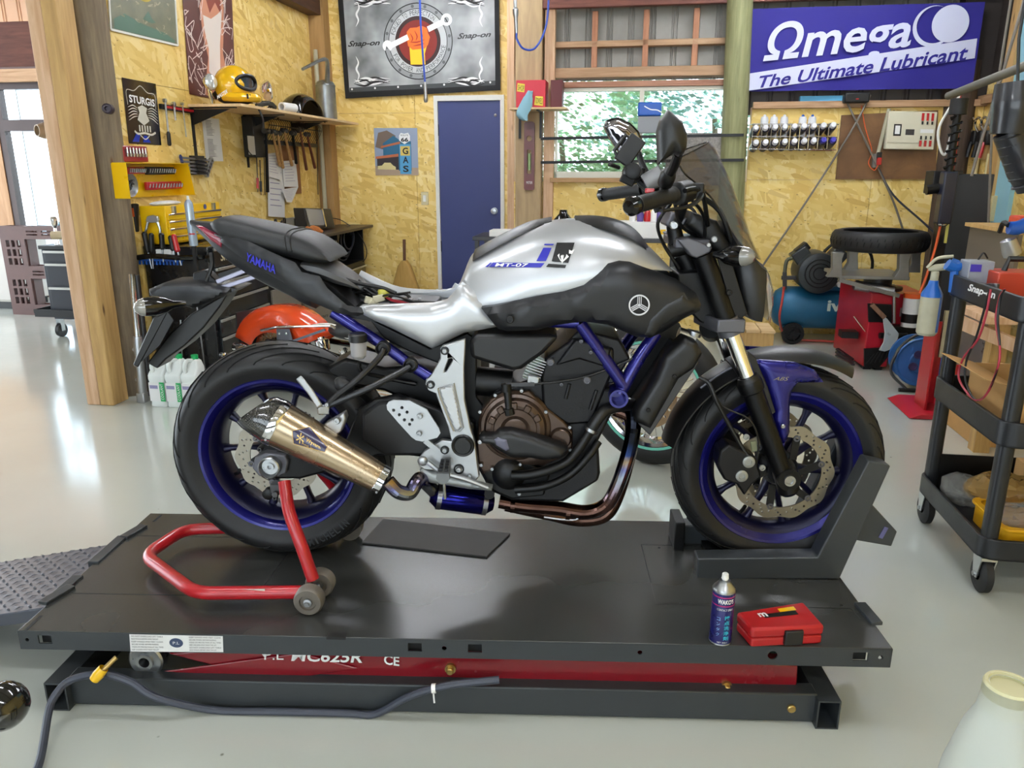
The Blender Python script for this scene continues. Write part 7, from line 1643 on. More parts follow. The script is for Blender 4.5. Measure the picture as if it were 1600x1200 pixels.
SN=lambda c:[D_(a,b,.0365)for a,b in c]
t.p('banner_lettering',MB().text('Snap-on',SN(((543,76),(593,73),(594,62),(545,64))),.25,.03),BLK,sharp=0);t.p('banner_lettering',MB().text('Snap-on',SN(((714,64),(766,60),(768,49),(716,52))),.25,.03),BLK,sharp=0)
mb=MB();mw=MB()
for sx in(-1,1):
 for sz in(-1,1):
  base=(560 if sx<0 else 745,120 if sz<0 else 12)
  for k in range(6):
   x0=553 if sx<0 else 757;x1=610 if sx<0 else 700;yb=(124 if sz<0 else 6)+k*1.2*sz*-1;mw_=mb if k%2 else mw
   pts=[(x0+(x1-x0)*f,yb+5*sin(f*6+k*1.3)*(1-.3*f))for f in(0,.3,.6,1)];mw_.stroke([(D_(a,b,.036).x,D_(a,b,.036).z)for a,b in pts],.012+.004*(k%3),ys-.0005-.0002*k,5,'y',True)
  pts=[(x0-4*sx,yb),(x0-8*sx,yb+12*sz),(x0-4*sx,yb+22*sz),(x0-7*sx,yb+32*sz),(x0-3*sx,yb+42*sz)];mw.stroke([(D_(a,b,.036).x,D_(a,b,.036).z)for a,b in pts],.018,ys-.0012,5,'y',True)
t.p('banner_scroll',mb,PBL,sharp=0,kind='stuff');t.p('banner_scroll',mw,PWH,sharp=0,kind='stuff')
a=[D_(x,y,.0355)for x,y in((546,144),(774,133),(774,126),(546,137))];t.p('banner_strip',MB().quad([v+Vector((0,-.0004,0))for v in a]),mat('banner dark strip','3a3e40',.6),sharp=0)
mb=MB()
for i in range(7):p=D_(550+36*i,139.5-1.8*i,.0365);mb.prism(circ(p.x,p.z,.009,8),ys-.001,ys-.0004)
t.ps('printed_rivet',mb,PWH)
tp=[BF.q(a,b,6.2)for a,b in((655,-40),(657,30),(661,90),(664,128))]
t=TH('air_hose','straight blue air hose hanging down in front of the grey banner','hose',BF,tp[2]);BH=mat('blue air hose','2a48a8',.35);t.p('hose',MB().tube(tp,.008,8,4),BH);t.p('hose_coupling',MB().lathe(tp[3],(.02,0,-1),[(0,.01),(.03,.012),(.08,.012),(.1,.016),(.14,.016),(.15,.01),(.15,0)],14),STL);t.p('hose_hook',MB().cyl(tp[0],(tp[0].x,tp[0].y,3.1),.01,n=8),BLKM)
tp=[BF.q(a,b,5.6)for a,b in((855,-60),(857,0),(852,45),(836,75),(818,76),(808,62),(807,52))]
t=TH('air_hose','blue air hose curling up below the red beam beside the window','hose',BF,tp[3]);t.p('hose',MB().tube(tp,.007,8,6),BH);t.p('hose_coupling',MB().lathe(tp[6],(-.05,0,1),[(0,.009),(.04,.012),(.1,.014),(.12,.02),(.15,.02),(.16,.012),(.3,.012)],14),STL);t.p('hose_drop',MB().cyl(tp[6]+Vector((-.015,0,.29)),(tp[6].x-.015,tp[6].y,3.1),.008,n=8),BH)
t=card('metal_sign','tin sign of a filling station reading GAS with a ROUTE 66 shield','sign',DF,((587,274),(654,274),(652,200),(584,200)),-.003,.002,mat('sign sky','8f9cb4',.35),bevel=.001)
q=t.q;mkm=lambda n,h:mat(n,h,.45)
t.p('sign_ground',poly(q,[(0,0),(1,0),(1,.16),(0,.2)],.0003),mkm('sign sand','a8927c'),sharp=0);t.p('sign_tree',poly(q,[(.02,.6),(.1,.9),(.3,.95),(.5,.84),(.44,.62),(.2,.55)],.0003),mkm('sign tree','6c5c50'),sharp=0)
t.p('sign_station',poly(q,[(.2,.4),(.2,.68),(.45,.84),(.6,.74),(.85,.72),(.85,.1),(.55,.1),(.55,.4)],.0005),mkm('sign teal','1f5f80'),sharp=0);t.p('sign_canopy',poly(q,[(.02,.4),(.55,.46),(.55,.4),(.02,.35)],.0008).join(poly(q,[(.15,.62),(.6,.72),(.6,.67),(.15,.58)],.0008)),mkm('sign orange','b0603a'),sharp=0)
t.p('sign_doorway',poly(q,[(.05,.36),(.55,.4),(.55,.12),(.05,.16)],.0007),mkm('sign dark','2c2428'),sharp=0)
t.p('sign_car',poly(q,[(.06,.13),(.06,.2),(.16,.21),(.22,.27),(.36,.27),(.42,.21),(.48,.18),(.48,.12)],.0012),mkm('sign cream car','d0c48c'),sharp=0)
t.p('sign_pillar',poly(q,[(.58,.03),(.84,.03),(.84,.66),(.58,.66)],.001),mkm('sign light blue','4c96c4'),sharp=0);t.p('sign_panel',poly(q,[(.6,.42),(.82,.42),(.82,.62),(.6,.62)],.0014),mkm('sign yellow','d0b860'),sharp=0)
mb=MB()
for i,ch in enumerate('GAS'):mb.text(ch,qp(q,[(.65,.45-.19*i),(.78,.45-.19*i),(.78,.59-.19*i),(.65,.59-.19*i)],.002),0,.03)
t.p('sign_gas_lettering',mb,BLK,sharp=0)
t.p('route_shield',poly(q,[(.7,.66),(.58,.74),(.58,.84),(.62,.9),(.7,.88),(.79,.9),(.83,.84),(.83,.74)],.0016),PWH,sharp=0);t.p('route_lettering',MB().text('66',qp(q,[(.62,.71),(.79,.71),(.79,.8),(.62,.8)],.0024),0,.04).join(MB().text('ROUTE',qp(q,[(.62,.83),(.79,.83),(.79,.865),(.62,.865)],.0024))),BLK,sharp=0)
c=D_(664,310);t=TH('light_switch','small cream switch plate left of the blue door','switch',DF,c);t.p('switch_plate',MB().bx(c.x-.035,c.x+.035,-.01,0,c.z-.06,c.z+.06),mat('cream plate','d4c8a0',.4),bevel=.004);t.p('rocker',MB().bx(c.x-.015,c.x+.015,-.016,-.01,c.z-.03,c.z+.03),WHT,bevel=.002)
c=BF.q(634,462,6.9);h1=BF.q(638,395,6.9).z;t=TH('broom','wooden hand brush with a pale fan head standing by the door wall','broom',BF,(c.x,6.9,0))
zz=c.z-.35;t.p('brush_head',MB().loft([[(c.x+a*w_,6.9+b*.04,z)for a,b in rrect(-1,1,-1,1,.4)]for z,w_ in((0,.2),(c.z,.16),(c.z+.12,.11),(h1-.12,.06),(h1-.07,.02))]),mat_wood('broom fibre','94702e','b89350',6,(40,40,1),knots=False));t.p('brush_handle',MB().cyl((c.x,6.9,h1-.08),(c.x+.005,6.9,h1+.12),.014,n=10),mat('dark handle wood','5a3820',.5))
c=BF.q(690,462,6.85);t=TH('machine_part','grey cast machine part on a stand before the door wall','part',BF,(c.x,6.85,0));t.p('casting',MB().bx(c.x-.14,c.x+.12,6.8,6.95,c.z-.05,c.z+.03).cyl((c.x-.04,6.8,c.z+.04),(c.x+.1,6.8,c.z+.04),.03),ALU,bevel=.01);t.p('stand',MB().bx(c.x-.12,c.x+.1,6.8,6.95,0,c.z-.06),DST)
def G_(px,py,d=0.):return GF.q(px,py,-d)
a,b=G_(803,172,.1),G_(880,172,.1);sz=a.z;t=TH('bracket_shelf','small board shelf on black brackets left of the window','shelf',GF,(a.x,-.2,sz));t.p('shelf_board',MB().bx(a.x,b.x+.05,-.36,-.105,sz-.014,sz),PLY,bevel=.002)
for x in(a.x+.05,a.x+.22):t.p('bracket',MB().bx(x-.01,x+.01,-.107,-.101,sz-.22,sz-.015).bx(x-.01,x+.01,-.33,-.1,sz-.02,sz-.0145),BLKM)
PKR=mat('red carton','c8283a',.5)
a,b=G_(807,172,.3),G_(857,125,.3);t=TH('towel_box','red shop-towel carton with a pale blue towel pulled out, on the bracket shelf','box',GF,(a.x,-.25,sz))
t.p('carton',MB().bx(a.x,b.x-.02,-.32,-.12,sz,b.z),PKR,bevel=.003);qq=[Vector((x,-.3215,z))for x,z in((a.x,sz),(b.x-.02,sz),(b.x-.02,b.z),(a.x,b.z))]
YS=mat('label yellow','e0c83c',.5)
t.ps('label_patch',poly(qq,[(.03,.6),(.28,.56),(.3,.86),(.05,.9)],.0004).join(poly(qq,[(.62,.1),(.92,.06),(.92,.4),(.66,.42)],.0004)),YS,sharp=0);t.p('carton_lettering',MB().text('SHOP',qp(qq,[(.06,.64),(.27,.6),(.28,.8),(.07,.84)],.001)),BLK,sharp=0);t.p('carton_lettering',MB().text('TOWELS',qp(qq,[(.65,.16),(.9,.12),(.9,.34),(.68,.37)],.001)),BLK,sharp=0)
tw=[G_(x,y,.335)for x,y in((829,143),(825,155),(821,168),(816,180),(821,188))]
t.p('towel',MB().loft([[p+Vector((w_*cos(a),.018*sin(a)*1.2-.015,.3*w_*sin(2*a)))for a in[k*pi/5 for k in range(10)]]for p,w_ in zip(cat(tw,3),[.02,.026,.03,.04,.045,.05,.055,.055,.05,.045,.04,.03,.02])]),mat('pale blue towel','8ab4c4',.9,bmp=.4,bscale=30))
a,b=G_(862,172,.2),G_(872,127,.2);one('dark_carton','black and red carton standing right of the towel carton','box',GF,(a.x,-.25,sz),MB().bx(a.x,a.x+.09,-.3,-.14,sz,b.z),mat('dark red carton','5a1418',.5),bevel=.003)
a,b=G_(819,297,.11),G_(834,190,.11);t=TH('spirit_level','dark red spirit level hanging upright under the bracket shelf','level',GF,b);t.p('level_body',MB().prism(rrect(a.x,a.x+.085,a.z,b.z,.02),-.125,-.101,'y',[rrect(a.x+.025,a.x+.06,a.z+.13,a.z+.32,.008,2),circ(a.x+.042,b.z-.13,.022,16)]),mat('maroon level','5e2420',.35),sharp=30)
t.p('level_vial',MB().cyl((a.x+.0425,-.113,a.z+.16),(a.x+.0425,-.113,a.z+.29),.01,n=10),mat('green vial','a8c890',.2,trans=.3));t.p('level_lettering',MB().text('METER',[Vector((x,-.1255,z))for x,z in((a.x+.02,a.z+.05),(a.x+.07,a.z+.05),(a.x+.07,a.z+.07),(a.x+.02,a.z+.07))]),WHT,sharp=0)
for i,(y0_,y1_)in enumerate(((217,211),(254,250))):
 a,b=G_(846,y0_,.06),G_(1162,y1_,.2);a=Vector((a.x,-.11,a.z));b=Vector((b.x,-.21,b.z));one('steel_rail','%s black steel bar fixed across the window'%('upper','lower')[i],'bar',GF,a,MB().bar(a,b,.008,.022),BLKM,bevel=.001)
cs_=[(G_(x,y,.1).x,G_(x,y,.1).z)for x,y in((1040,290),(1129,290),(1132,208),(1075,207),(1040,207))]
one('speckled_board','grey speckled board propped at the right of the window','board',GF,(cs_[0][0],-.08,cs_[0][1]),MB().prism([cs_[0],cs_[1],cs_[2],cs_[4]],-.1,-.075),mat('grey speckle','86817c',.6,var=.35,vscale=70))
a,b=G_(996,186,.05),G_(1034,160,.05);t=TH('dispenser','blue and clear paper dispenser on the window pane','dispenser',GF,(a.x,-.05,a.z));t.p('blue_cover',MB().bx(a.x,b.x,-.1,.01,a.z+.02,b.z),BLU,bevel=.012,bseg=3);z2=G_(1015,208,.05).z
t.p('grey_body',MB().bx(a.x+.005,b.x-.005,-.09,.01,z2,a.z+.018),mat('frosted grey plastic','8c8c90',.3,trans=.3),bevel=.004);t.p('white_stripe',MB().stroke([(a.x+.05,b.z-.03),(a.x+.1,b.z-.055),(a.x+.15,b.z-.06),(a.x+.19,b.z-.08)],.008,-.1012,4),WHT,sharp=0)
tz2=BF.q(900,352,6.0).z;x0,x1=BF.q(742,366,6.0).x,BF.q(1062,352,6.0).x
t=TH('work_table','steel work table behind the tank in front of the window wall','table',BF,((x0+x1)/2,6.1,0));tz2=BF.q(750,369,5.95).z
t.p('table_top',MB().bx(x0,x1,5.9,6.35,tz2-.03,tz2),DST,bevel=.003)
for x in(x0+.03,x1-.03):
 for y in(5.93,6.32):t.p('leg',MB().bx(x-.015,x+.015,y-.015,y+.015,0,tz2-.03),DST)
a,b=BF.q(765,369,5.95),BF.q(800,360,5.95);one('white_box','flat white box at the left end of the work table','box',BF,(a.x,6.0,tz2),MB().bx(a.x,b.x+.1,5.93,6.1,tz2,b.z),WHT,bevel=.003)
a,b=BF.q(960,372,5.95),BF.q(1060,348,5.95);t=TH('white_case','long white case with a yellow mark carrying bottles on the work table','case',BF,(a.x,6.0,tz2));wz=b.z
t.p('case',MB().bx(a.x-.1,b.x,5.93,6.2,tz2,wz),WHT,bevel=.004);p=BF.q(1036,363,5.925);t.p('yellow_mark',MB().quad([Vector((p.x+dx,5.9285,p.z+dz))for dx,dz in((-.02,-.015),(.02,-.015),(.02,.02),(-.02,.02))]),YEL,sharp=0);t.p('case_print',MB().text('ECO',[Vector((p.x+dx,5.928,p.z+dz))for dx,dz in((.04,-.012),(.12,-.012),(.12,.016),(.04,.016))]),INK,sharp=0)
for i,(px,m)in enumerate(((988,WHT),(1000,mat('purple label bottle','5a4a90',.4)),(1011,RED),(1021,WHT),(1030,MC['purple label bottle']))):
 c=BF.q(px,348,6.05);one('small_bottle','%s small bottle on the white case behind the handlebar'%('leftmost white','left purple','red','right white','right purple')[i],'bottle',BF,(c.x,6.05,wz),MB().lathe((c.x,6.05,wz),(0,0,1),[(0,.025),(.05,.028),(.08,.02),(.09,.01),(.1,.01),(.1,0)],14),m)
for i,(px,w_,h_,m,lb)in enumerate(((828,.06,.03,STL,'pointed chrome part'),(845,.05,.035,DST,'round dark metal part'),(860,.06,.04,STL,'shiny cylindrical metal part'),(880,.07,.075,BLKG,'tall black metal cup'))):
 c=BF.q(px,352,6.15);one('metal_part',lb+' on the work table behind the fuel tank','part',BF,(c.x,6.15,tz2),MB().lathe((c.x,6.15,tz2),(0,0,1),[(0,w_),(h_*1.6,w_*1.1),(h_*2.2,w_*.5),(h_*2.6,w_*.4),(h_*2.6,0)],16),m)
 # right part of the window wall
OM=mat('banner violet blue','1f1678',.75,var=.06,vscale=2);OW=mat('banner pale lettering','c4c6dc',.75)
cor=[(1161,143),(1518,138),(1539,3),(1164,14)];Q=[G_(a,b,.1)for a,b in cor]
t=TH('banner','violet-blue cloth banner with white lettering and a moon above the brown board','banner',GF,(Q[0].x,-.1,Q[0].z));n=24;vs=[]
for i in range(n+1):
 for j in range(n+1):
  f,g=i/n,j/n;p=(Q[0]*(1-f)+Q[1]*f)*(1-g)+(Q[3]*(1-f)+Q[2]*f)*g;vs.append(p+Vector((0,.012*sin(f*17)*(1-g*.6),0)))
cl_=t.p('cloth',MB().add(vs,[(i*(n+1)+j,(i+1)*(n+1)+j,(i+1)*(n+1)+j+1,i*(n+1)+j+1)for i in range(n)for j in range(n)]),OM,sharp=60)
def gq(c,d=.117):return[G_(a,b,d)for a,b in c]
t.p('stripe',MB().quad(gq(((1161,143),(1523,91),(1527,60),(1157,117)),.114)),OW,sharp=0)
t.p('banner_lettering',MB().text('Ωmega',gq(((1191,113),(1422,90),(1427,12),(1196,37))),.2,.018),OW,sharp=0);t.p('stripe_lettering',MB().text('The Ultimate Lubricant',gq(((1184,138),(1511,94),(1514,70),(1187,119)),.1185),.2,.02),OM,sharp=0)
c=G_(1485,37,.117);r=29*GF.sc(1485,37,-.117);t.p('printed_moon',MB().flat(circ(c.x,c.z,r,40),c.y),OW,sharp=0)
c=G_(1458,41,.116);r2=32*GF.sc(1485,37,-.117);t.p('printed_crescent',MB().prism(circ(c.x,c.z,r2,40),c.y,c.y+.0005,'y',[circ(c.x+.012,c.z+.01,r2*.9,40)]),OW,sharp=0)
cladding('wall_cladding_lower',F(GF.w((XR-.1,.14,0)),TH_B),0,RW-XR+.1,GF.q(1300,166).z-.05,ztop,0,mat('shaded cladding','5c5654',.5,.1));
a,b=G_(1250,163,.05),G_(1318,149,.05);one('foam_board','strip of pale blue insulation foam on the beam under the banner','foam',GF,a,MB().bx(a.x,b.x,-.04,.02,a.z,b.z),mat('blue foam','5aa0c4',.8))
a,b=G_(1318,161,.09),G_(1358,149,.09);t=TH('speaker','small black speaker on the beam under the banner','speaker',GF,a);t.p('speaker_body',MB().bx(a.x,b.x,-.12,-.0,a.z,b.z+.02),BLK,bevel=.01);t.p('speaker_mark',MB().box(((a.x+b.x)/2,-.122,(a.z+b.z)/2),(.02,.002,.008)),RED)
a,b=G_(1172,233,.1),G_(1308,193,.1);x0,x1,z0,z1=a.x,b.x,a.z,b.z
t=TH('can_rack','chrome wire rack holding two rows of spray cans on the wall','rack',GF,(x0,-.1,z0));zm_=(z0+z1)/2
for z in(z0,zm_,z1):
 for y in(-.16,-.03):t.p('wire',MB().cyl((x0,y,z),(x1,y,z-.01),.0035,n=6),CHR)
for i in range(10):x=x0+(x1-x0)*i/9;t.p('wire',MB().tube([(x,-.02,z1),(x,-.16,z1),(x,-.16,z0),(x,-.02,z0)],.003,6,1),CHR)
DCAN=mat('dark spray can','3c3c50',.3,.5);WCAP=mat('white can cap','dcdce0',.35);BCAP=mat('violet can cap','3a34a0',.35)
ordn=('first','second','third','fourth','fifth','sixth','seventh','eighth','ninth')
for row in range(2):
 for i in range(9):
  px=1181+15.1*i;py=(200 if row==0 else 223)-.5*i;c=G_(px,py,.16);blue=row==1 and i>=7
  k=TH('spray_can','%s can from the left in the %s row of the wire rack, %s cap forward'%(ordn[i],('upper','lower')[row],'violet' if blue else 'white'),'spray can',GF,c,group='spray cans in the wire rack')
  d=Vector((.02*sin(i*2.1),1,-.3)).normalized();k.p('can_body',MB().lathe(c+d*.01,d,[(0,.018),(.012,.03),(.13,.03),(.13,0)],16),DCAN);k.p('can_cap',MB().lathe(c-d*.02,d,[(0,0),(0,.018),(.006,.022),(.035,.022)],16),BCAP if blue else WCAP)
for i,px in enumerate((1195,1210,1226,1255,1270)):
 c=G_(px,196,.08);ct_=G_(px,184,.08).z;blue=i>2;k=TH('spray_can','%s can standing behind the wire rack with %s'%(ordn[i],'a small blue nozzle' if blue else 'a flat pale lid'),'spray can',GF,c,group='cans standing behind the wire rack')
 k.p('can_body',MB().lathe((c.x,-.04,z1-.09),(0,0,1),[(0,.03),(ct_-z1+.08,.03),(ct_-z1+.1,.024),(ct_-z1+.1,0)],16,False),WCAP);k.p('nozzle',MB().ball((c.x,-.04,ct_+.015),.012,10,6),BLU if blue else WCAP)
pts=[(G_(a,b,.02).x,G_(a,b,.02).z)for a,b in((1306,280),(1462,280),(1466,172),(1315,180))]
one('backing_board','brown hardboard sheet behind the fuse box','board',GF,(pts[0][0],-.01,pts[0][1]),MB().prism(pts,-.02,-.002),mat_wood('brown hardboard','5e3f26','7a5634',2,(3,3,3),.45,False))
Q=[G_(a,b,.08)for a,b in((1383,233),(1459,234),(1465,175),(1389,173))];PN=mat('cream panel enamel','d4cfb8',.4)
t=TH('breaker_panel','cream fuse box with red labelled switches on the brown board','fuse box',GF,(Q[0].x,-.05,Q[0].z));t.p('panel_box',MB().prism([(p.x,p.z)for p in Q],-.08,-.021),PN,bevel=.006);q=[Vector((p.x,-.0806,p.z))for p in Q]
t.p('panel_door',MB().prism([(p.x,p.z)for p in qp(q,[(.02,.17),(.98,.17),(.98,.97),(.02,.97)])],-.086,-.0805),PN,bevel=.002);q=[Vector((p.x,-.0868,p.z))for p in Q]
t.p('meter_window',poly(q,[(.13,.35),(.29,.35),(.29,.66),(.13,.66)]),BLK,sharp=0);t.p('meter_card',poly(q,[(.16,.4),(.26,.4),(.26,.62),(.16,.62)],.0006),WHT,sharp=0);t.p('rating_plate',poly(q,[(.38,.38),(.56,.38),(.56,.53),(.38,.53)]),DST,sharp=0);t.p('paper_note',poly(q,[(.68,.44),(.95,.44),(.95,.54),(.68,.54)]),WHT,sharp=0)
for i in range(3):
 for(y0_,y1_,s0,s1)in((.76,.96,.66,.74),(.08,.24,.27,.36)):
  x=.68+.1*i;pr=qp(q,[(x,y0_),(x+.05,y0_),(x+.05,y1_),(x,y1_)]);t.p('red_tag',MB().prism([(p.x,p.z)for p in pr],-.09,-.0866),RED,sharp=0);pr=qp(q,[(x+.01,s0),(x+.035,s0),(x+.035,s1),(x+.01,s1)]);t.p('switch_toggle',MB().prism([(p.x,p.z)for p in pr],-.1,-.0866),BLK)
a,b=G_(1362,262,.04),G_(1374,240,.04);t=TH('switch_box','grey and red switch box at the foot of a conduit on the brown board','switch',GF,a);t.p('box',MB().bx(a.x,b.x,-.06,-.021,a.z,b.z),mat('grey switch box','77746c',.5),bevel=.003);t.p('switch_rocker',MB().bx(a.x+.02,b.x+.01,-.075,-.06,b.z-.04,b.z+.01),BLK);t.p('red_plug',MB().bx(a.x+.02,b.x+.012,-.085,-.06,a.z+.02,a.z+.075),RED,bevel=.004)
t.p('conduit',MB().cyl((b.x-.01,-.04,b.z),(b.x+.03,-.04,G_(1376,170,.04).z),.014,n=10),mat('pale conduit','a8a48c',.5));t.p('orange_wire',MB().tube([G_(1346,165,.05),G_(1352,200,.05),G_(1362,235,.06),G_(1357,255,.06),G_(1366,266,.07),G_(1372,258,.08)],.004,6,4),mat('orange wire','d05a28',.5))
GCB=mat('grey cable','6e675e',.5)
for i,pts in enumerate((((1360,148),(1330,205),(1260,315),(1190,418)),((1318,148),(1345,205),(1372,262),(1396,315),(1412,362)),((1372,262),(1396,305),(1440,345),(1468,372)))):
 tp=[BF.q(a,b,6.53)for a,b in pts];t=TH('hanging_cable',('grey cable slanting down to the left before the brown board','grey cable slanting down to the tyre on the right','dark cable running down right towards the lift column')[i],'cable',BF,tp[1]);t.p('cable',MB().tube(tp,.008,7,5),GCB if i<2 else HS)
 # compressor
CBL=mat('compressor blue','165a7c',.4,.2,var=.15,vscale=4)
cy=6.3;c0,c1=BF.q(1203,480,cy),BF.q(1335,480,cy);rt_=(BF.q(1260,448,cy).z-BF.q(1260,512,cy).z)/2;czt=BF.q(1260,480,cy).z
t=TH('air_compressor','blue belt-driven air compressor with a black pump against the wall','compressor',BF,((c0.x+c1.x)/2,cy,0));x0,x1=c0.x,c1.x+.4
tk_=t.p('tank',MB().lathe((x0,cy,czt),(1,0,0),[(0,.0),(.01,rt_*.45),(.035,rt_*.78),(.08,rt_*.96),(.12,rt_),(x1-x0-.12,rt_),(x1-x0-.04,rt_*.8),(x1-x0,0)],36,False),CBL,sharp=50)
t.p('tank_lettering',MB().text('iwata',[Vector((x,cy-rt_-.003,z))for x,z in((BF.q(1292,483,cy-rt_).x,czt-.0),(BF.q(1292,483,cy-rt_).x+.34,czt),(BF.q(1292,483,cy-rt_).x+.34,czt+.085),(BF.q(1292,483,cy-rt_).x,czt+.085))],0,.03),mat('pale lettering','c9d4c8',.5),sharp=0)
p=BF.q(1237,513,cy-rt_*.5);t.p('wheel',MB().lathe((p.x,cy-rt_*.7,.085),(0,-1,0),[(0,.06),(0,.085),(.03,.085),(.03,.06),(.01,.055),(.01,.02),(.035,.02),(.035,0)],26,False),BLKM)
for k in range(5):a=2*pi*k/5;t.p('wheel_spoke',MB().bar((p.x,cy-rt_*.7-.02,.085),(p.x+.065*cos(a),cy-rt_*.7-.02,.085+.065*sin(a)),.01,.014,(0,1,0)),BLKM)
t.p('wheel_bracket',MB().bx(p.x-.08,p.x+.08,cy-rt_*.7,cy,.09,czt-rt_*.8),CBL);t.p('wheel',MB().cyl((x1-.3,cy-.05,.085),(x1-.3,cy-.1,.085),.085,n=20),BLKM)
z0=czt+rt_;t.p('deck_plate',MB().bx(x0+.3,x1-.1,cy-.12,cy+.1,z0-.01,z0+.02),CBL)
pc=BF.q(1276,425,cy-.1);pw=BF.q(1306,425,cy-.1).x-pc.x;t.p('motor',MB().lathe((pc.x,cy-.2,pc.z),(0,1,0),[(0,0),(0,.12),(.01,.15),(.02,.155),(.3,.155),(.3,0)],30,False),mat('dark grey green motor','23282a',.4))
t.p('motor_grille',MB().ring((pc.x,cy-.206,pc.z),(0,1,0),.11,.1,.006).ring((pc.x,cy-.206,pc.z),(0,1,0),.08,.07,.006).ring((pc.x,cy-.206,pc.z),(0,1,0),.05,.04,.006),BLKM)
t.p('pump_cylinder',MB().bar(BF.q(1262,415,cy-.05),BF.q(1245,390,cy-.05),.13,.13),MC['dark grey green motor'],bevel=.01);t.p('pump_head',MB().bar(BF.q(1244,396,cy-.05),BF.q(1262,382,cy-.05),.1,.06),BLKM,bevel=.008);t.p('pump_cylinder',MB().bar(BF.q(1290,418,cy+.05),BF.q(1316,390,cy+.05),.12,.12),MC['dark grey green motor'],bevel=.01)
t.p('belt_guard',MB().torus((pc.x+.25,cy+.08,pc.z+.03),(0,1,0),.2,.012,30,8),BLKM);t.p('pipe',MB().tube([BF.q(1238,403,cy-.1),BF.q(1229,408,cy-.1),BF.q(1226,430,cy-.1),BF.q(1226,452,cy-.1)],.014,10,3),mat('dull green pipe','5a5c4c',.5,.5));t.p('valve',MB().bar(BF.q(1221,434,cy-.1),BF.q(1248,434,cy-.1),.03,.03).bar(BF.q(1226,425,cy-.1),BF.q(1226,450,cy-.1),.03,.03),DST,bevel=.005)
g=BF.q(1313,443,cy-.15);t.p('pressure_gauge',MB().lathe(g,(0,-1,0),[(0,.03),(.02,.03),(.022,.026),(.022,0)],20,False),WHT)
hp2=[BF.q(1225,448,6.0),BF.q(1222,470,6.0),BF.q(1218,500,6.0),BF.g(1228,529,.012),BF.g(1245,531,.012),BF.g(1290,533,.012),BF.g(1335,536,.012)];one('red_hose','red air hose looping from the blue compressor onto the floor','hose',BF,hp2[3],MB().tube(hp2,.009,8,5),mat('dull red hose','b03a30',.4))
# tyre changer and what lies on it
TCR=mat('tyre changer red','b01428',.35,coat=.3)
ty_=5.42;L0=BF.g(1322,568,0);a=BF.q(1345,577,ty_);b=BF.q(1393,577,ty_);z1=BF.q(1370,458,ty_).z
t=TH('tyre_changer','red tyre changing machine with a black side plate and steel blade','machine',BF,(a.x+.2,5.7,0))
x0,x1=BF.q(1322,520,5.75).x-.1,BF.q(1393,520,ty_).x
t.p('machine_body',MB().prism([(BF.q(1347,577,ty_).x,ty_),(x1,ty_),(x1+.03,6.0),(BF.q(1347,577,ty_).x-.06,6.0)],.02,z1,'z'),TCR,bevel=.008);t.p('foot',MB().bx(x0+.15,x0+.2,ty_,ty_+.06,0,.02).bx(x1-.08,x1-.03,ty_,ty_+.06,0,.02),BLKM)
xl=BF.q(1447,500,ty_+.1).x;zm2=BF.q(1400,512,ty_).z
t.p('side_cabinet',MB().bx(x1+.035,xl,ty_+.12,6.0,zm2,z1-.02),TCR,bevel=.006);t.p('side_cabinet',MB().bx(x1+.035,xl-.03,ty_+.2,6.0,.02,zm2-.06),TCR,bevel=.006);t.p('black_ledge',MB().bx(x1-.0,xl,ty_+.05,ty_+.2,zm2-.07,zm2-.0),BLKM)
p=[(BF.q(x,y,ty_-.012).x,BF.q(x,y,ty_-.012).z)for x,y in((1356,474),(1393,476),(1393,505),(1372,503),(1357,503))];t.p('bead_pad',MB().prism(p,ty_-.02,ty_-.001),BLKM)
p=[(BF.q(x,y,ty_-.012).x,BF.q(x,y,ty_-.012).z)for x,y in((1350,545),(1378,543),(1392,520),(1393,550),(1372,575),(1350,573))];t.p('rubber_pad',MB().prism(p,ty_-.02,ty_-.001),BLKM)
for i in range(5):t.p('pad_rib',MB().bar(BF.q(1353+i*7,569-i*1,ty_-.022),BF.q(1366+i*6,553-i*3,ty_-.022),.006,.006),RUB)
p=[(BF.q(x,y,ty_-.06).x,BF.q(x,y,ty_-.06).z)for x,y in((1379,492),(1386,498),(1397,512),(1404,521),(1402,530),(1392,545),(1382,549),(1373,547),(1380,535),(1382,520),(1380,505))];t.p('bead_blade',MB().prism(p,ty_-.07,ty_-.055),mat('white blade','c4cccf',.3,.3),bevel=.003)
t.p('blade_handle',MB().bar(BF.q(1362,476,ty_-.05),BF.q(1382,496,ty_-.06),.05,.03),mat_wood('brown block','6a4a34','82604a',4,knots=False),bevel=.004);t.p('blade_arm',MB().cyl((x1-.08,ty_-.02,BF.q(1396,524,ty_).z),(x1+.1,ty_+.0,BF.q(1396,524,ty_).z),.02),BLKM);t.p('lever_rod',MB().cyl(BF.q(1397,456,ty_-.03),BF.q(1397,505,ty_-.03),.01,n=8),STL)
p=BF.q(1417,488,ty_+.118);t.p('grey_label',MB().bx(p.x-.045,p.x+.045,ty_+.116,ty_+.1195,p.z-.03,p.z+.03),mat('grey label','8a8684',.5));t.p('thin_wand',MB().cyl(BF.q(1334,494,ty_-.01),BF.q(1352,518,ty_-.02),.004,n=6),CHR)
t.p('pedal',MB().bx(BF.q(1310,518,5.6).x,BF.q(1326,518,5.6).x+.04,5.5,5.6,BF.q(1316,524,5.6).z,BF.q(1316,514,5.6).z),BLK)
for i in range(3):t.p('pedal',MB().bar(BF.g(1308,545+i*5,.1-.02*i),BF.g(1332,562+i*4,.05),.03,.012),DST)
z2=z1
tc=BF.q(1373,440,5.6);t=TH('clamp_table','grey aluminium wheel clamp table on top of the red machine','machine',BF,(tc.x,5.6,z2));GA=mat('dull aluminium','8a8a88',.4,.7,var=.15)
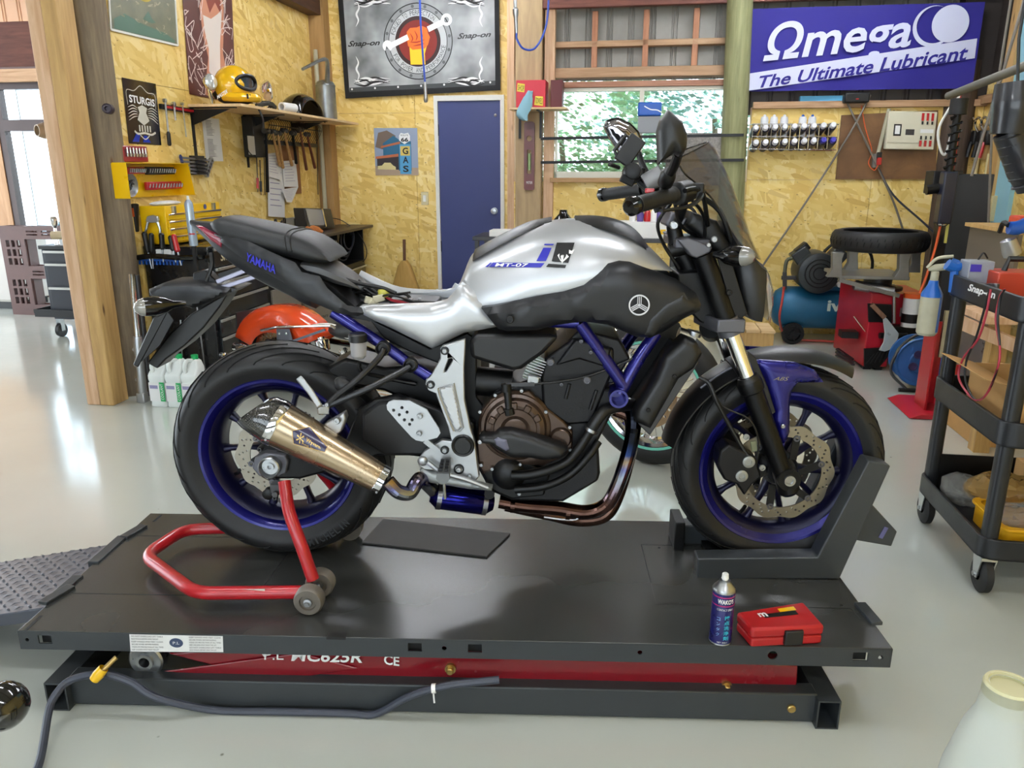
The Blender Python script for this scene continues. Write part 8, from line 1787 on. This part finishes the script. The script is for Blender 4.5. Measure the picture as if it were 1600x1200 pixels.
t.p('clamp_plate',MB().bx(BF.q(1300,430,5.6).x,BF.q(1408,430,5.6).x,5.42,5.85,BF.q(1350,432,5.5).z-.01,BF.q(1350,432,5.5).z+.012),GA,bevel=.004);zp=BF.q(1350,432,5.5).z
for x_,y_ in((1304,5.45),(1408,5.45),(1328,5.8),(1425,5.8)):xx=BF.q(x_,420,y_).x;t.p('clamp_jaw',MB().prism([(xx-.05,zp),(xx+.05,zp),(xx+.035,zp+.12),(xx+.045,zp+.165),(xx-.03,zp+.165),(xx-.02,zp+.06)],y_-.03,y_+.03),GA,bevel=.004)
t.p('pneumatic_cylinder',MB().cyl((tc.x-.18,5.5,zp-.06),(tc.x+.06,5.46,zp-.09),.035,n=16),STL);t.p('pedestal',MB().lathe((tc.x,5.62,z2),(0,0,1),[(0,.16),(.02,.16),(.03,.09),(zp-z2-.02,.09)],20),DST);t.p('slide_arm',MB().bar(BF.q(1310,437,5.4),BF.q(1404,462,5.4),.04,.025),GA)
c=BF.q(1373,383,5.62);R=75*BF.sc(1373,383,5.62);hw=.068
tt=TH('tyre','loose black motorcycle tyre lying flat on the clamp table','tyre',BF,(c.x,5.62,zp+.166));zc=zp+.166+hw
prof=[(-hw*.9,R-.075),(-hw,R-.05),(-hw*.9,R-.02),(-hw*.55,R-.003),(0,R),(hw*.55,R-.003),(hw*.9,R-.02),(hw,R-.05),(hw*.9,R-.075),(hw*.8,R-.06),(0,R-.012),(-hw*.8,R-.06),(-hw*.9,R-.075)]
tt.p('tyre_body',MB().lathe((c.x,5.62,zc),(0,0,1),prof,64,False),TYR,sharp=60);mb=MB()
for k in range(44):
 a=2*pi*k/44;mb.tube([(c.x+(R-.016+.0165*(1-abs(u)**2))*cos(a+.06*u+.04*abs(u)),5.62+(R-.016+.0165*(1-abs(u)**2))*sin(a+.06*u+.04*abs(u)),zc+hw*.75*u)for u in(-1,-.6,-.2,.1)],.0035,4,1);mb.tube([(c.x+(R-.016+.0165*(1-abs(u)**2))*cos(a+.1+.05*u),5.62+(R-.016+.0165*(1-abs(u)**2))*sin(a+.1+.05*u),zc+hw*.75*u)for u in(.2,.6,1)],.0035,4,1)
tt.p('tread_grooves',mb,GRV,kind='stuff',sharp=0)
c=BF.q(1441,478,5.3);t=TH('grease_tub','white tub with an orange lid on the red machine ledge','tub',BF,(c.x,5.4,zm2));zt3=BF.q(1441,472,5.3).z
t.p('tub_body',MB().lathe((c.x,5.48,zm2),(0,0,1),[(0,.055),(zt3-zm2,.06),(zt3-zm2,0)],22),WHT);t.p('tub_lid',MB().cyl((c.x,5.48,zt3+.0),(c.x,5.48,zt3+.03),.063,n=22),mat('orange lid','d0541c',.4));t.p('tub_band',MB().cyl((c.x,5.48,zm2+.03),(c.x,5.48,zm2+.09),.0595,n=22),BLK)
ry_=4.92;c=BF.q(1438,568,ry_);rr=40*BF.sc(1438,568,ry_);cz2=rr+.035;t=TH('cable_reel','blue cable reel with sockets standing on the floor beyond the red stand','reel',BF,(c.x,ry_,0));RBL=mat('reel blue','2a5c9c',.4,var=.1)
t.p('reel_disc',MB().lathe((c.x,ry_,cz2),(0,-1,0),[(0,0),(0,rr),(.012,rr+.006),(.02,rr),(.012,rr*.9),(.014,rr*.5),(.02,rr*.45),(.02,0)],40,False),RBL,sharp=30);t.p('reel_disc',MB().cyl((c.x,ry_+.12,cz2),(c.x,ry_+.14,cz2),rr,n=36),RBL);t.p('cable_winding',MB().cyl((c.x,ry_,cz2),(c.x,ry_+.12,cz2),rr*.8,n=30),mat('yellow green cable','8a8a4c',.5))
for k in range(4):a=pi/2*k+.5;t.p('socket',MB().lathe((c.x+.055*cos(a),ry_-.02,cz2+.055*sin(a)),(0,-1,0),[(0,.026),(.008,.026),(.008,.02),(.002,.018),(.002,0)],16,False),mat('dark violet socket','3a3460',.4))
t.p('reel_frame',MB().tube([(c.x-.08,ry_-.05,.02),(c.x-rr-.03,ry_-.03,cz2-.05),(c.x-rr*.75,ry_,cz2+rr*.75),(c.x,ry_,cz2+rr+.03),(c.x+rr*.75,ry_,cz2+rr*.75),(c.x+rr+.03,ry_-.03,cz2-.05),(c.x+.08,ry_-.05,.02)],.009,8,5),DST);t.p('reel_foot',MB().cyl((c.x-.12,ry_-.05,.012),(c.x+.12,ry_-.05,.012),.012),BLK)
sy=4.45;a=BF.g(1424,620,0);b=BF.g(1447,643,0);t=TH('red_stand','red painted steel post stand behind the black trolley','stand',BF,(b.x,sy,0));z1=BF.q(1450,540,sy).z
x0=BF.q(1443,600,sy).x;t.p('base_flange',MB().prism([(x0-.1,.004),(x0+.35,.004),(x0+.35,.03),(x0-.04,.03)],sy-.15,sy+.25),TCR,bevel=.002);t.p('post',MB().bx(x0,x0+.012,sy-.06,sy+.1,.03,z1+.12).bx(x0+.012,x0+.1,sy+.08,sy+.092,.03,z1+.12).bx(x0+.045,x0+.13,sy-.1,sy-.088,.03,z1-.08),TCR);t.p('steel_channel',MB().bx(x0+.05,x0+.09,sy-.02,sy+.0,z1-.06,z1+.2),STL)
c0_=BF.q(1150,510,5.45);t=TH('step_stool','low wooden step stool with a slatted top behind the front forks','stool',BF,(c0_.x+.1,5.55,0));zs2=BF.q(1180,514,5.45).z;x0,x1=BF.q(1140,514,5.45).x,BF.q(1211,514,5.45).x
for i in range(3):w_=(x1-x0)/3;t.p('top_slat',MB().bx(x0+w_*i+.004,x0+w_*(i+1)-.004,5.4,5.7,zs2-.02,zs2),PLY,bevel=.003)
t.p('apron',MB().bx(x0+.01,x1-.01,5.41,5.43,zs2-.12,zs2-.02),PINEY)
for x in(x0+.02,x1-.06):t.p('leg',MB().bx(x,x+.04,5.43,5.47,0,zs2-.02).bx(x,x+.04,5.64,5.68,0,zs2-.02),PINEY)
c=BF.g(1521,698,0);one('carton','closed brown carton on the floor behind the trolley','box',BF,(c.x,c.y+.15,0),MB().bx(c.x,c.x+.45,c.y,c.y+.35,.001,BF.q(1521,655,c.y).z),CARD,bevel=.003)
# black three-tray trolley at the right
CU=1.12;X_=lambda a,b:BF.q(a,b,CU,0)
TB=mat('black trolley plastic','17181b',.42,bmp=.15,bscale=220)
wf,wn=2.99,2.40;u1=1.78
zt1,zt0=X_(1481,426).z,X_(1480,460).z;zm1,zm0=X_(1460,586).z,X_(1460,622).z;zl1,zl0=X_(1444,745).z,X_(1442,774).z
t=TH('service_trolley','black plastic three-tray trolley with white lettering on its top tray','trolley',BF,((CU+u1)/2,(wf+wn)/2,0))
for nm,z0,z1 in(('top_tray',zt0,zt1),('middle_tray',zm0,zm1),('bottom_tray',zl0,zl1)):
 o_=rrect(CU,u1,wn,wf,.05);i_=[(CU+.012+(x-CU)*(1-.024/(u1-CU)),wn+.012+(y-wn)*(1-.024/(wf-wn)))for x,y in o_]
 t.p(nm,MB().prism(o_,z0,z1,'z',[i_]).prism(o_,z0,z0+.01,'z'),TB,sharp=30,bevel=.003)
for x,y in((CU+.035,wn+.04),(CU+.035,wf-.04),(u1-.035,wn+.04),(u1-.035,wf-.04)):
 for a,b in((zl0+.01,zm0),(zm0+.01,zt0)):t.p('corner_post',MB().prism(rrect(x-.022,x+.022,y-.024,y+.024,.015,3),a,b,'z'),TB,sharp=40)
 w_=t.p('caster',MB().lathe((x-.016,y,.06),(1,0,0),[(0,.02),(0,.05),(.006,.06),(.026,.06),(.032,.05),(.032,.02)],28),RUB)
 zz=zl0;t.p('caster_fork',MB().prism([(y-.03,zz-.006),(y+.03,zz-.006),(y+.012,.05),(y-.012,.05)],x-.024,x-.02,'x').prism([(y-.03,zz-.006),(y+.03,zz-.006),(y+.012,.05),(y-.012,.05)],x+.02,x+.024,'x').bx(x-.024,x+.024,y-.03,y+.03,zz-.01,zz),mat('zinc fork','c0c2c0',.3,.9),parent=w_)
 t.p('caster_axle',MB().cyl((x-.03,y,.06),(x+.03,y,.06),.008,n=10),STL,parent=w_)
lq=[Vector((CU-.0008,X_(a,b).y,X_(a,b).z))for a,b in((1511,457),(1555,471),(1556,455),(1515,443))]
t.p('trolley_lettering',MB().text('Snap-on',lq,.2,.03),WHT,sharp=0)
a=BF.q(1540,640,2.52);zb_=zm0+.011;t=TH('cardboard_box','open brown cardboard box with raised flap on the middle tray','box',BF,(1.4,2.7,zb_));hb_=.15
t.p('box_wall',MB().bx(CU+.07,u1-.07,wn+.09,wf-.14,zb_,zb_+.003).bx(CU+.07,CU+.074,wn+.09,wf-.14,zb_,zb_+hb_).bx(u1-.074,u1-.07,wn+.09,wf-.14,zb_,zb_+hb_).bx(CU+.07,u1-.07,wn+.09,wn+.094,zb_,zb_+hb_).bx(CU+.07,u1-.07,wf-.144,wf-.14,zb_,zb_+hb_),CARD)
t.p('box_flap',MB().prism([(CU+.072,zb_+hb_),(CU-.035,zb_+hb_+.03),(CU-.035,zb_+hb_+.033),(CU+.072,zb_+hb_+.004)],wn+.09,wf-.14),CARD);t.p('box_flap',MB().quad([(CU+.07,wf-.14,zb_+hb_),(u1-.07,wf-.14,zb_+hb_),(u1-.1,wf-.05,zb_+hb_-.02),(CU+.08,wf-.05,zb_+hb_-.02)]),CARD)
c=BF.q(1461,540,2.93);r=.036;zb2=BF.q(1461,532,2.93).z
t=TH('spray_bottle','blue and cream trigger spray bottle hooked on the far end of the trolley','spray bottle',BF,(c.x,3.03,zb2));x=c.x;ztop_=BF.q(1461,470,2.93).z;cb=mat('cloudy bottle','a8a48c',.4,var=.15);BB=mat('bottle blue','1a5aa8',.35)
t.p('bottle_body',MB().lathe((x,3.03,zb2),(0,0,1),[(0,r*.8),(.01,r),(ztop_-zb2,r*1.02)],26),cb);t.p('bottle_label',MB().add([(x+(r+.001)*cos(a_),3.03+(r+.001)*sin(a_),z)for z in(zb2+.015,ztop_)for a_ in[radians(-60+i*9)for i in range(8)]],[(i,i+1,9+i,8+i)for i in range(7)]),BB,sharp=0)
t.p('bottle_shoulder',MB().lathe((x,3.03,ztop_),(0,0,1),[(0,r*1.03),(.012,r),(.045,r*.5),(.06,r*.45)],26),BB);t.p('trigger_head',MB().lathe((x,3.03,ztop_+.06),(0,0,1),[(0,.014),(.03,.014),(.034,.01),(.034,0)],14).tube([(x-.025,3.03,ztop_+.1),(x,3.03,ztop_+.105),(x+.05,3.02,ztop_+.115)],[.006,.014,.012],10,4),cb);t.p('trigger_cover',MB().tube([(x-.03,3.03,ztop_+.105),(x,3.03,ztop_+.14),(x+.05,3.02,ztop_+.15)],.006,8,4),cb);t.p('trigger',MB().tube([(x+.045,3.02,ztop_+.13),(x+.075,3.01,ztop_+.12)],.014,8,1),BB)
for k,(m,dx)in enumerate(((RED,0),(BLK,1))):
 pts=[(1548-dx*2,452),(1541-dx*5,490),(1528-dx*4,530),(1505+dx*6,560),(1498+dx*10,590),(1515+dx*3,618),(1530,625),(1545,610),(1560,570),(1562,540),(1556+dx*3,500),(1562+dx,465),(1570,452)]
 tp=[BF.q(a_,b_,CU-.03+.0*k,0)for a_,b_ in pts];o=one('jumper_cable','%s jumper cable looped over the trolley side'%('red','black')[k],'cable',BF,tp[0],MB().tube(tp,.0035,6,5),m if k else mat('dull red cable','a0283a',.45))
zt_=zt0+.012
t=TH('red_toolbox','orange red metal box with a black handle on the top tray','toolbox',BF,(1.5,2.85,zt_));a=BF.q(1548,440,2.85);b=BF.q(1600,424,2.85);t.p('box_body',MB().bx(a.x,a.x+.3,2.8,2.93,zt_,b.z),mat('orange red box','b0381e',.4),bevel=.004);t.p('box_handle',MB().tube([(a.x+.04,2.86,b.z),(a.x+.05,2.86,b.z+.04),(a.x+.2,2.86,b.z+.04),(a.x+.21,2.86,b.z)],.01,8,1),BLK)
a=BF.q(1504,420,2.93);b=BF.q(1545,411,2.93);t=TH('tester','grey battery tester with a violet label on the top tray','tester',BF,(a.x,2.93,zt_));t.p('tester_body',MB().bx(a.x,b.x,2.88,2.96,zt_,b.z+.01),mat('grey tester','8c9098',.4),bevel=.003);t.p('violet_label',MB().bx(a.x+.005,a.x+.04,2.878,2.88,b.z-.025,b.z),mat('violet label','4030a0',.4));t.p('tester_lead',MB().tube([(a.x+.05,2.94,b.z+.01),(a.x+.06,2.93,b.z+.035),(a.x+.08,2.94,b.z+.015)],.003,6,4),BLK)
t=TH('blue_gun','blue plastic tool at the far end of the top tray','hand tool',BF,(a.x-.04,2.94,zt_));t.p('body',MB().tube([BF.q(1480,413,2.95),BF.q(1492,418,2.95),BF.q(1505,415,2.95)],[.02,.018,.012],10,3),BB);t.p('grip',MB().tube([BF.q(1492,418,2.95),(BF.q(1494,418,2.95).x,2.95,zt_)],.014,8,1),BB)
for i in range(4):c=BF.q(1538+6*i,446,CU+.05,0);one('chain_link','steel roller piece in the top tray, %s of four from the left'%ordn[i],'part',BF,(c.x,c.y,zt_),MB().cyl((c.x,c.y,zt_),(c.x,c.y,c.z+.006),.011,n=14),STL)
c=BF.q(1584,452,2.5);c.x=max(c.x,CU+.06);one('chrome_clip','chrome clip lying on the top tray near the camera','clip',BF,(c.x,2.5,zt_),MB().tube([(c.x-.03,2.5,zt_+.004),(c.x-.01,2.5,c.z),(c.x+.02,2.51,c.z-.01),(c.x+.03,2.5,zt_+.004)],.005,8,4),CHR)
zb3=zl0+.011
t=TH('yellow_bin','yellow plastic bin on the bottom tray','bin',BF,(1.45,2.55,zb3));YB=mat('bin yellow','d9a012',.4);o_=rrect(CU+.085,u1-.1,wn+.06,wn+.3,.03);i_=[(1.4+(x-1.4)*.94,2.59+(y-2.59)*.9)for x,y in o_];t.p('bin_wall',MB().prism(o_,zb3,zb3+.075,'z',[i_]).prism(o_,zb3,zb3+.004,'z'),YB);o2=[(1.4+(x-1.4)*1.05,2.59+(y-2.59)*1.08)for x,y in o_];t.p('bin_rim',MB().prism(o2,zb3+.066,zb3+.076,'z',[i_]),YB,bevel=.002)
FILM=mat('clear plastic film','c4c4be',.12,trans=.6,ior=1.1,alpha=.6);AMB=mat('amber film','c09a5c',.15,trans=.4,alpha=.8)
for(px,py,y_,s3,m,lb)in((1505,772,2.82,(.07,.1,.05),FILM,'clear crumpled plastic bag at the far end of the bottom tray'),(1565,765,2.75,(.12,.08,.06),AMB,'amber tinted plastic bag on the bottom tray'),(1590,812,2.58,(.1,.08,.05),FILM,'clear plastic bag inside the yellow bin')):
 c=BF.q(px,py,y_);random.seed(px);mb=MB().ball((c.x,y_,max(zb3+.055,c.z)),.1,22,14,s3);mb.v=[Vector((v.x+random.uniform(-.008,.008),v.y+random.uniform(-.008,.008),v.z+random.uniform(-.008,.008)))for v in mb.v];one('plastic_bag',lb,'bag',BF,(c.x,y_,zb3),mb,m,sharp=20)
t=TH('black_carton','black cardboard divider standing in the bottom tray','carton',BF,(1.3,2.93,zb3));t.p('back_panel',MB().prism(rrect(CU+.02,u1-.05,zb3,BF.q(1470,708,2.94).z,.03),2.93,2.936),BLKM);t.p('side_panel',MB().bx(u1-.06,u1-.054,2.6,2.93,zb3,zb3+.15),BLKM);one('cardboard_scrap','small brown carton behind the amber bag','box',BF,(1.5,2.86,zb3),MB().bx(1.42,1.55,2.84,2.91,zb3,BF.q(1560,722,2.85).z),CARD)
# lift column and the right-hand wall
DLOG=mat_wood('dark log','3a2d22','57463a',3,(14,14,1.2),.8)
c=BF.q(1484,264,6.6);st('trim_11',MB().cyl((c.x+.03,6.64,0),(c.x,6.64,2.1),.12,n=20),DLOG,BF,(c.x,6.64,0))
a,b=BF.q(1500,270,5.3),BF.q(1528,270,5.5);t=TH('hoist_column','tall black steel hoist column in front of the right corner','column',BF,((a.x+b.x)/2,5.4,0));CBM=mat('matt black steel','0e0e10',.5)
t.p('column_body',MB().prism([(a.x-.02,5.3),(a.x,5.6),(b.x+.03,5.6),(b.x,5.25)],0,BF.q(1515,272,5.4).z,'z'),CBM,bevel=.004);c=BF.q(1490,285,5.3);t.p('column_head',MB().bx(c.x-.12,a.x+.02,5.3,5.45,c.z-.07,c.z+.07),CBM,bevel=.005);c=BF.q(1479,310,5.2)
t.p('hydraulic_cylinder',MB().bx(c.x-.04,c.x+.04,5.17,5.26,BF.q(1479,350,5.2).z,BF.q(1479,268,5.2).z),mat('blue black ram','1c2030',.35),bevel=.01)
p0,p1=BF.q(1476,345,5.2),BF.q(1476,180,5.3);z_=BF.q(1482,268,5.25).z;t.p('coil_spring',MB().tube([(c.x+.01+.035*cos(i*pi/3),5.25+.035*sin(i*pi/3),z_+.008*i)for i in range(int((p1.z-z_)/.008))],.006,5,1),BLKM,sharp=0);t.p('ram_rod',MB().cyl((c.x+.01,5.25,z_),(c.x+.01,5.25,p1.z+.06),.022,n=14),BLKM);t.p('ram_cap',MB().cyl((c.x+.01,5.25,p1.z),(c.x+.01,5.25,p1.z+.09),.05,n=18),CBM)
t.p('chrome_coupling',MB().ball((c.x,5.21,p0.z+.0),.04,14,10),CHR);t.p('clamp_knob',MB().cyl(BF.q(1447,297,5.25),BF.q(1470,294,5.25),.03,n=14),BLKM);t.p('caution_strip',MB().bx(a.x-.035,a.x-.02,5.29,5.3,BF.q(1492,380,5.3).z,BF.q(1492,345,5.3).z),mat('yellow white strip','c8c46a',.5))
for pts,m,nm,lb in((((1500,140),(1499,180),(1494,230),(1488,268)),RED,'red_hose','red hydraulic hose above the hoist column'),(((1470,348),(1462,385),(1448,430),(1437,458)),mat('orange wire','d05a28',.5),'orange_cable','orange cable slanting down from the hoist to the red machine'),(((1486,210),(1478,240),(1470,235),(1466,205),(1480,175),(1500,150)),WHP,'white_wire','loose white wire beside the fuse box')):
 tp=[BF.q(x_,y_,5.28)for x_,y_ in pts];one(nm,lb,'cable',BF,tp[0],MB().tube(tp,.008,7,5),m)
def R_(px,py,d=0.):return RF.q(px,py,-d)
def rb(t,nm,a,b,d,m,**k):a=R_(*a,d);b=R_(*b,d);return t.p(nm,MB().bx(min(a.x,b.x),max(a.x,b.x),-d,-.002,min(a.z,b.z),max(a.z,b.z)),m,**k)
a=R_(1548,300);st('trim_12',MB().bx(a.x,R_(1562,300).x,-.05,-.001,0,2.6),PINEY,RF,a)
zz=R_(1530,165).z;st('trim_13',MB().bx(R_(1515,170).x,a.x+1.6,-.05,.02,zz,zz+.06),PINEH,RF,(a.x,0,zz))
t=TH('hose_rack','board of air tool hoses and clips on the right wall','rack',RF,R_(1530,230));rb(t,'rack_board',(1512,250),(1553,190),.02,PINEY)
for i in range(4):
 p=R_(1515+10*i,215,.05);t.p('black_clip',MB().box((p.x,-.05,p.z),(.07,.06,.1)),BLK,bevel=.01);t.p('chrome_hook',MB().tube([(p.x-.03,-.06,p.z+.02),(p.x-.04,-.1,p.z+.1),(p.x+.02,-.1,p.z+.14),(p.x+.04,-.06,p.z+.06)],.008,8,4),CHR);t.p('tool_handle',MB().tube([(p.x,-.08,p.z-.03),(p.x-.01,-.09,p.z-.14)],.016,8,1),RED if i%3==0 else BLK)
p=R_(1514,192,.05);t.p('cable_ring',MB().torus((p.x,-.06,p.z),(0,1,.1),.06,.01,24,8),mat('copper ring','b07858',.4,.5))
for i,(px,lb)in enumerate(((1526,'left'),(1546,'right'))):
 p=R_(px,250,.03);one('conduit','cream conduit pipe on the right wall, %s one'%lb,'pipe',RF,p,MB().cyl((p.x,-.03,R_(px,330 if i else 470,.03).z),(p.x,-.03,R_(px,240,.03).z),.02,n=12),mat('cream pipe','c9bd90',.5))
t=TH('wall_switch','cream switch box with a black knob on the right wall','switch',RF,R_(1545,325));rb(t,'switch_box',(1538,345),(1552,306),.06,mat('cream pipe','c9bd90',.5),bevel=.004);p=R_(1535,316,.07);t.p('black_knob',MB().cyl((p.x,-.06,p.z),(p.x,-.11,p.z),.035,n=16),BLK)
st('trim_14',MB().bx(R_(1562,300).x,R_(1575,300).x+.1,-.03,-.001,0,3.1),mat('light blue foam sheet','8fc0d0',.8),RF,R_(1565,300))
LTH=mat('quilted black leather','17181e',.35,coat=.3,bmp=.2,bscale=80)
t=TH('leather_boot','black quilted leather boot shape hanging at the right edge','boot',BF,BF.q(1590,200,3.6));B2=lambda x_,y_:BF.q(x_,y_,3.6)
t.p('boot_shaft',MB().tube([B2(1588,128),B2(1585,165),B2(1576,210)],[.075,.085,.07],16,4),LTH);t.p('boot_foot',MB().tube([B2(1576,205),B2(1588,235),B2(1597,270),B2(1602,300)],[.06,.062,.055,.03],16,4),LTH)
for i in range(7):p=B2(1580+3.2*i,212+13*i);t.p('quilt_ridge',MB().torus(p,(.35,0,-1),.058-.003*i,.006,20,6),LTH)
t.p('boot_strap',MB().tube([B2(1590,128),B2(1592,60),(B2(1592,60).x,3.6,2.97)],.006,6,1),BLK)
p0,p1=BF.q(1482,150,5.0),BF.q(1640,88,3.9);t=TH('steel_pipe','grey steel pipe slanting up to the right above the hose rack','pipe',BF,p0);t.p('pipe',MB().cyl(p0,p1,.022,n=12),mat('grey pipe','6c6a60',.5,.4));t.p('pipe_hanger',MB().cyl(p1,(p1.x,p1.y,2.97),.006,n=6),BLKM)
tp=[BF.q(a_,b_,4.6)for a_,b_ in((1612,-40),(1580,70),(1556,150),(1535,215),(1518,275))];one('hanging_cable','dark green cable slanting in from the upper right corner','cable',BF,tp[1],MB().tube(tp,.008,7,4),mat('grey cable','6e675e',.5));tp=[BF.q(a_,b_,5.0)for a_,b_ in((1556,150),(1549,230),(1545,330),(1541,420))];tp=[Vector((tp[0].x,5.0,2.97))]+tp;one('hanging_cable','grey cable hanging straight down along the timber at the right','cable',BF,tp[1],MB().tube(tp,.007,7,4),GCB)
t=TH('side_shelf','low side shelf behind the trolley with red tray and blue grinder','shelf',BF,(2.2,4.4,0));sx=BF.q(1562,400,4.4).x;sz_=BF.q(1575,345,4.4).z-.04
t.p('shelf_top',MB().bx(sx,RW-.06,4.25,4.9,sz_-.02,sz_),PINEY);t.p('shelf_side',MB().bx(sx+.03,sx+.05,4.3,4.9,.0,sz_-.02),mat('wrapped grey panel','6e6458',.3))
t=TH('red_tray','orange red slotted tray on the side shelf','tray',BF,(sx+.1,4.35,sz_));t.p('tray',MB().bx(sx+.01,sx+.4,4.28,4.4,sz_,sz_+.07),mat('orange tray','c84428',.4),bevel=.01)
for i in range(4):t.p('tray_rib',MB().bx(sx+.03+.08*i,sx+.04+.08*i,4.27,4.28,sz_,sz_+.07),mat('orange tray','c84428',.4))
t=TH('angle_grinder','blue angle grinder with a silver head hanging over the side shelf edge','grinder',BF,BF.q(1585,360,4.15));t.p('grinder_body',MB().tube([BF.q(1610,348,4.15),BF.q(1590,356,4.15),BF.q(1576,356,4.15)],[.035,.035,.03],12,3),BLU);t.p('grinder_head',MB().lathe(BF.q(1574,372,4.15),(.45,0,-1),[(0,.0),(.01,.035),(.07,.042),(.09,.04),(.09,0)],20),ALU);t.p('grinder_cord',MB().tube([BF.q(1576,352,4.15),BF.q(1568,348,4.2),BF.q(1562,362,4.25)],.012,8,3),BLK)
t=TH('timber_bench','rough orange timber bench behind the trolley','bench',BF,(2.0,3.9,0));za=BF.q(1520,497,3.9).z
t.p('bench_board',MB().bx(1.6,RW-.06,3.75,4.1,za,za+.03),PINE);t.p('bench_rail',MB().bar(BF.q(1492,500,3.9),BF.q(1600,545,3.7),.03,.06),PINE)
for x_ in(1.66,2.35):t.p('leg',MB().bx(x_,x_+.07,3.8,3.87,0,za),PINEY)
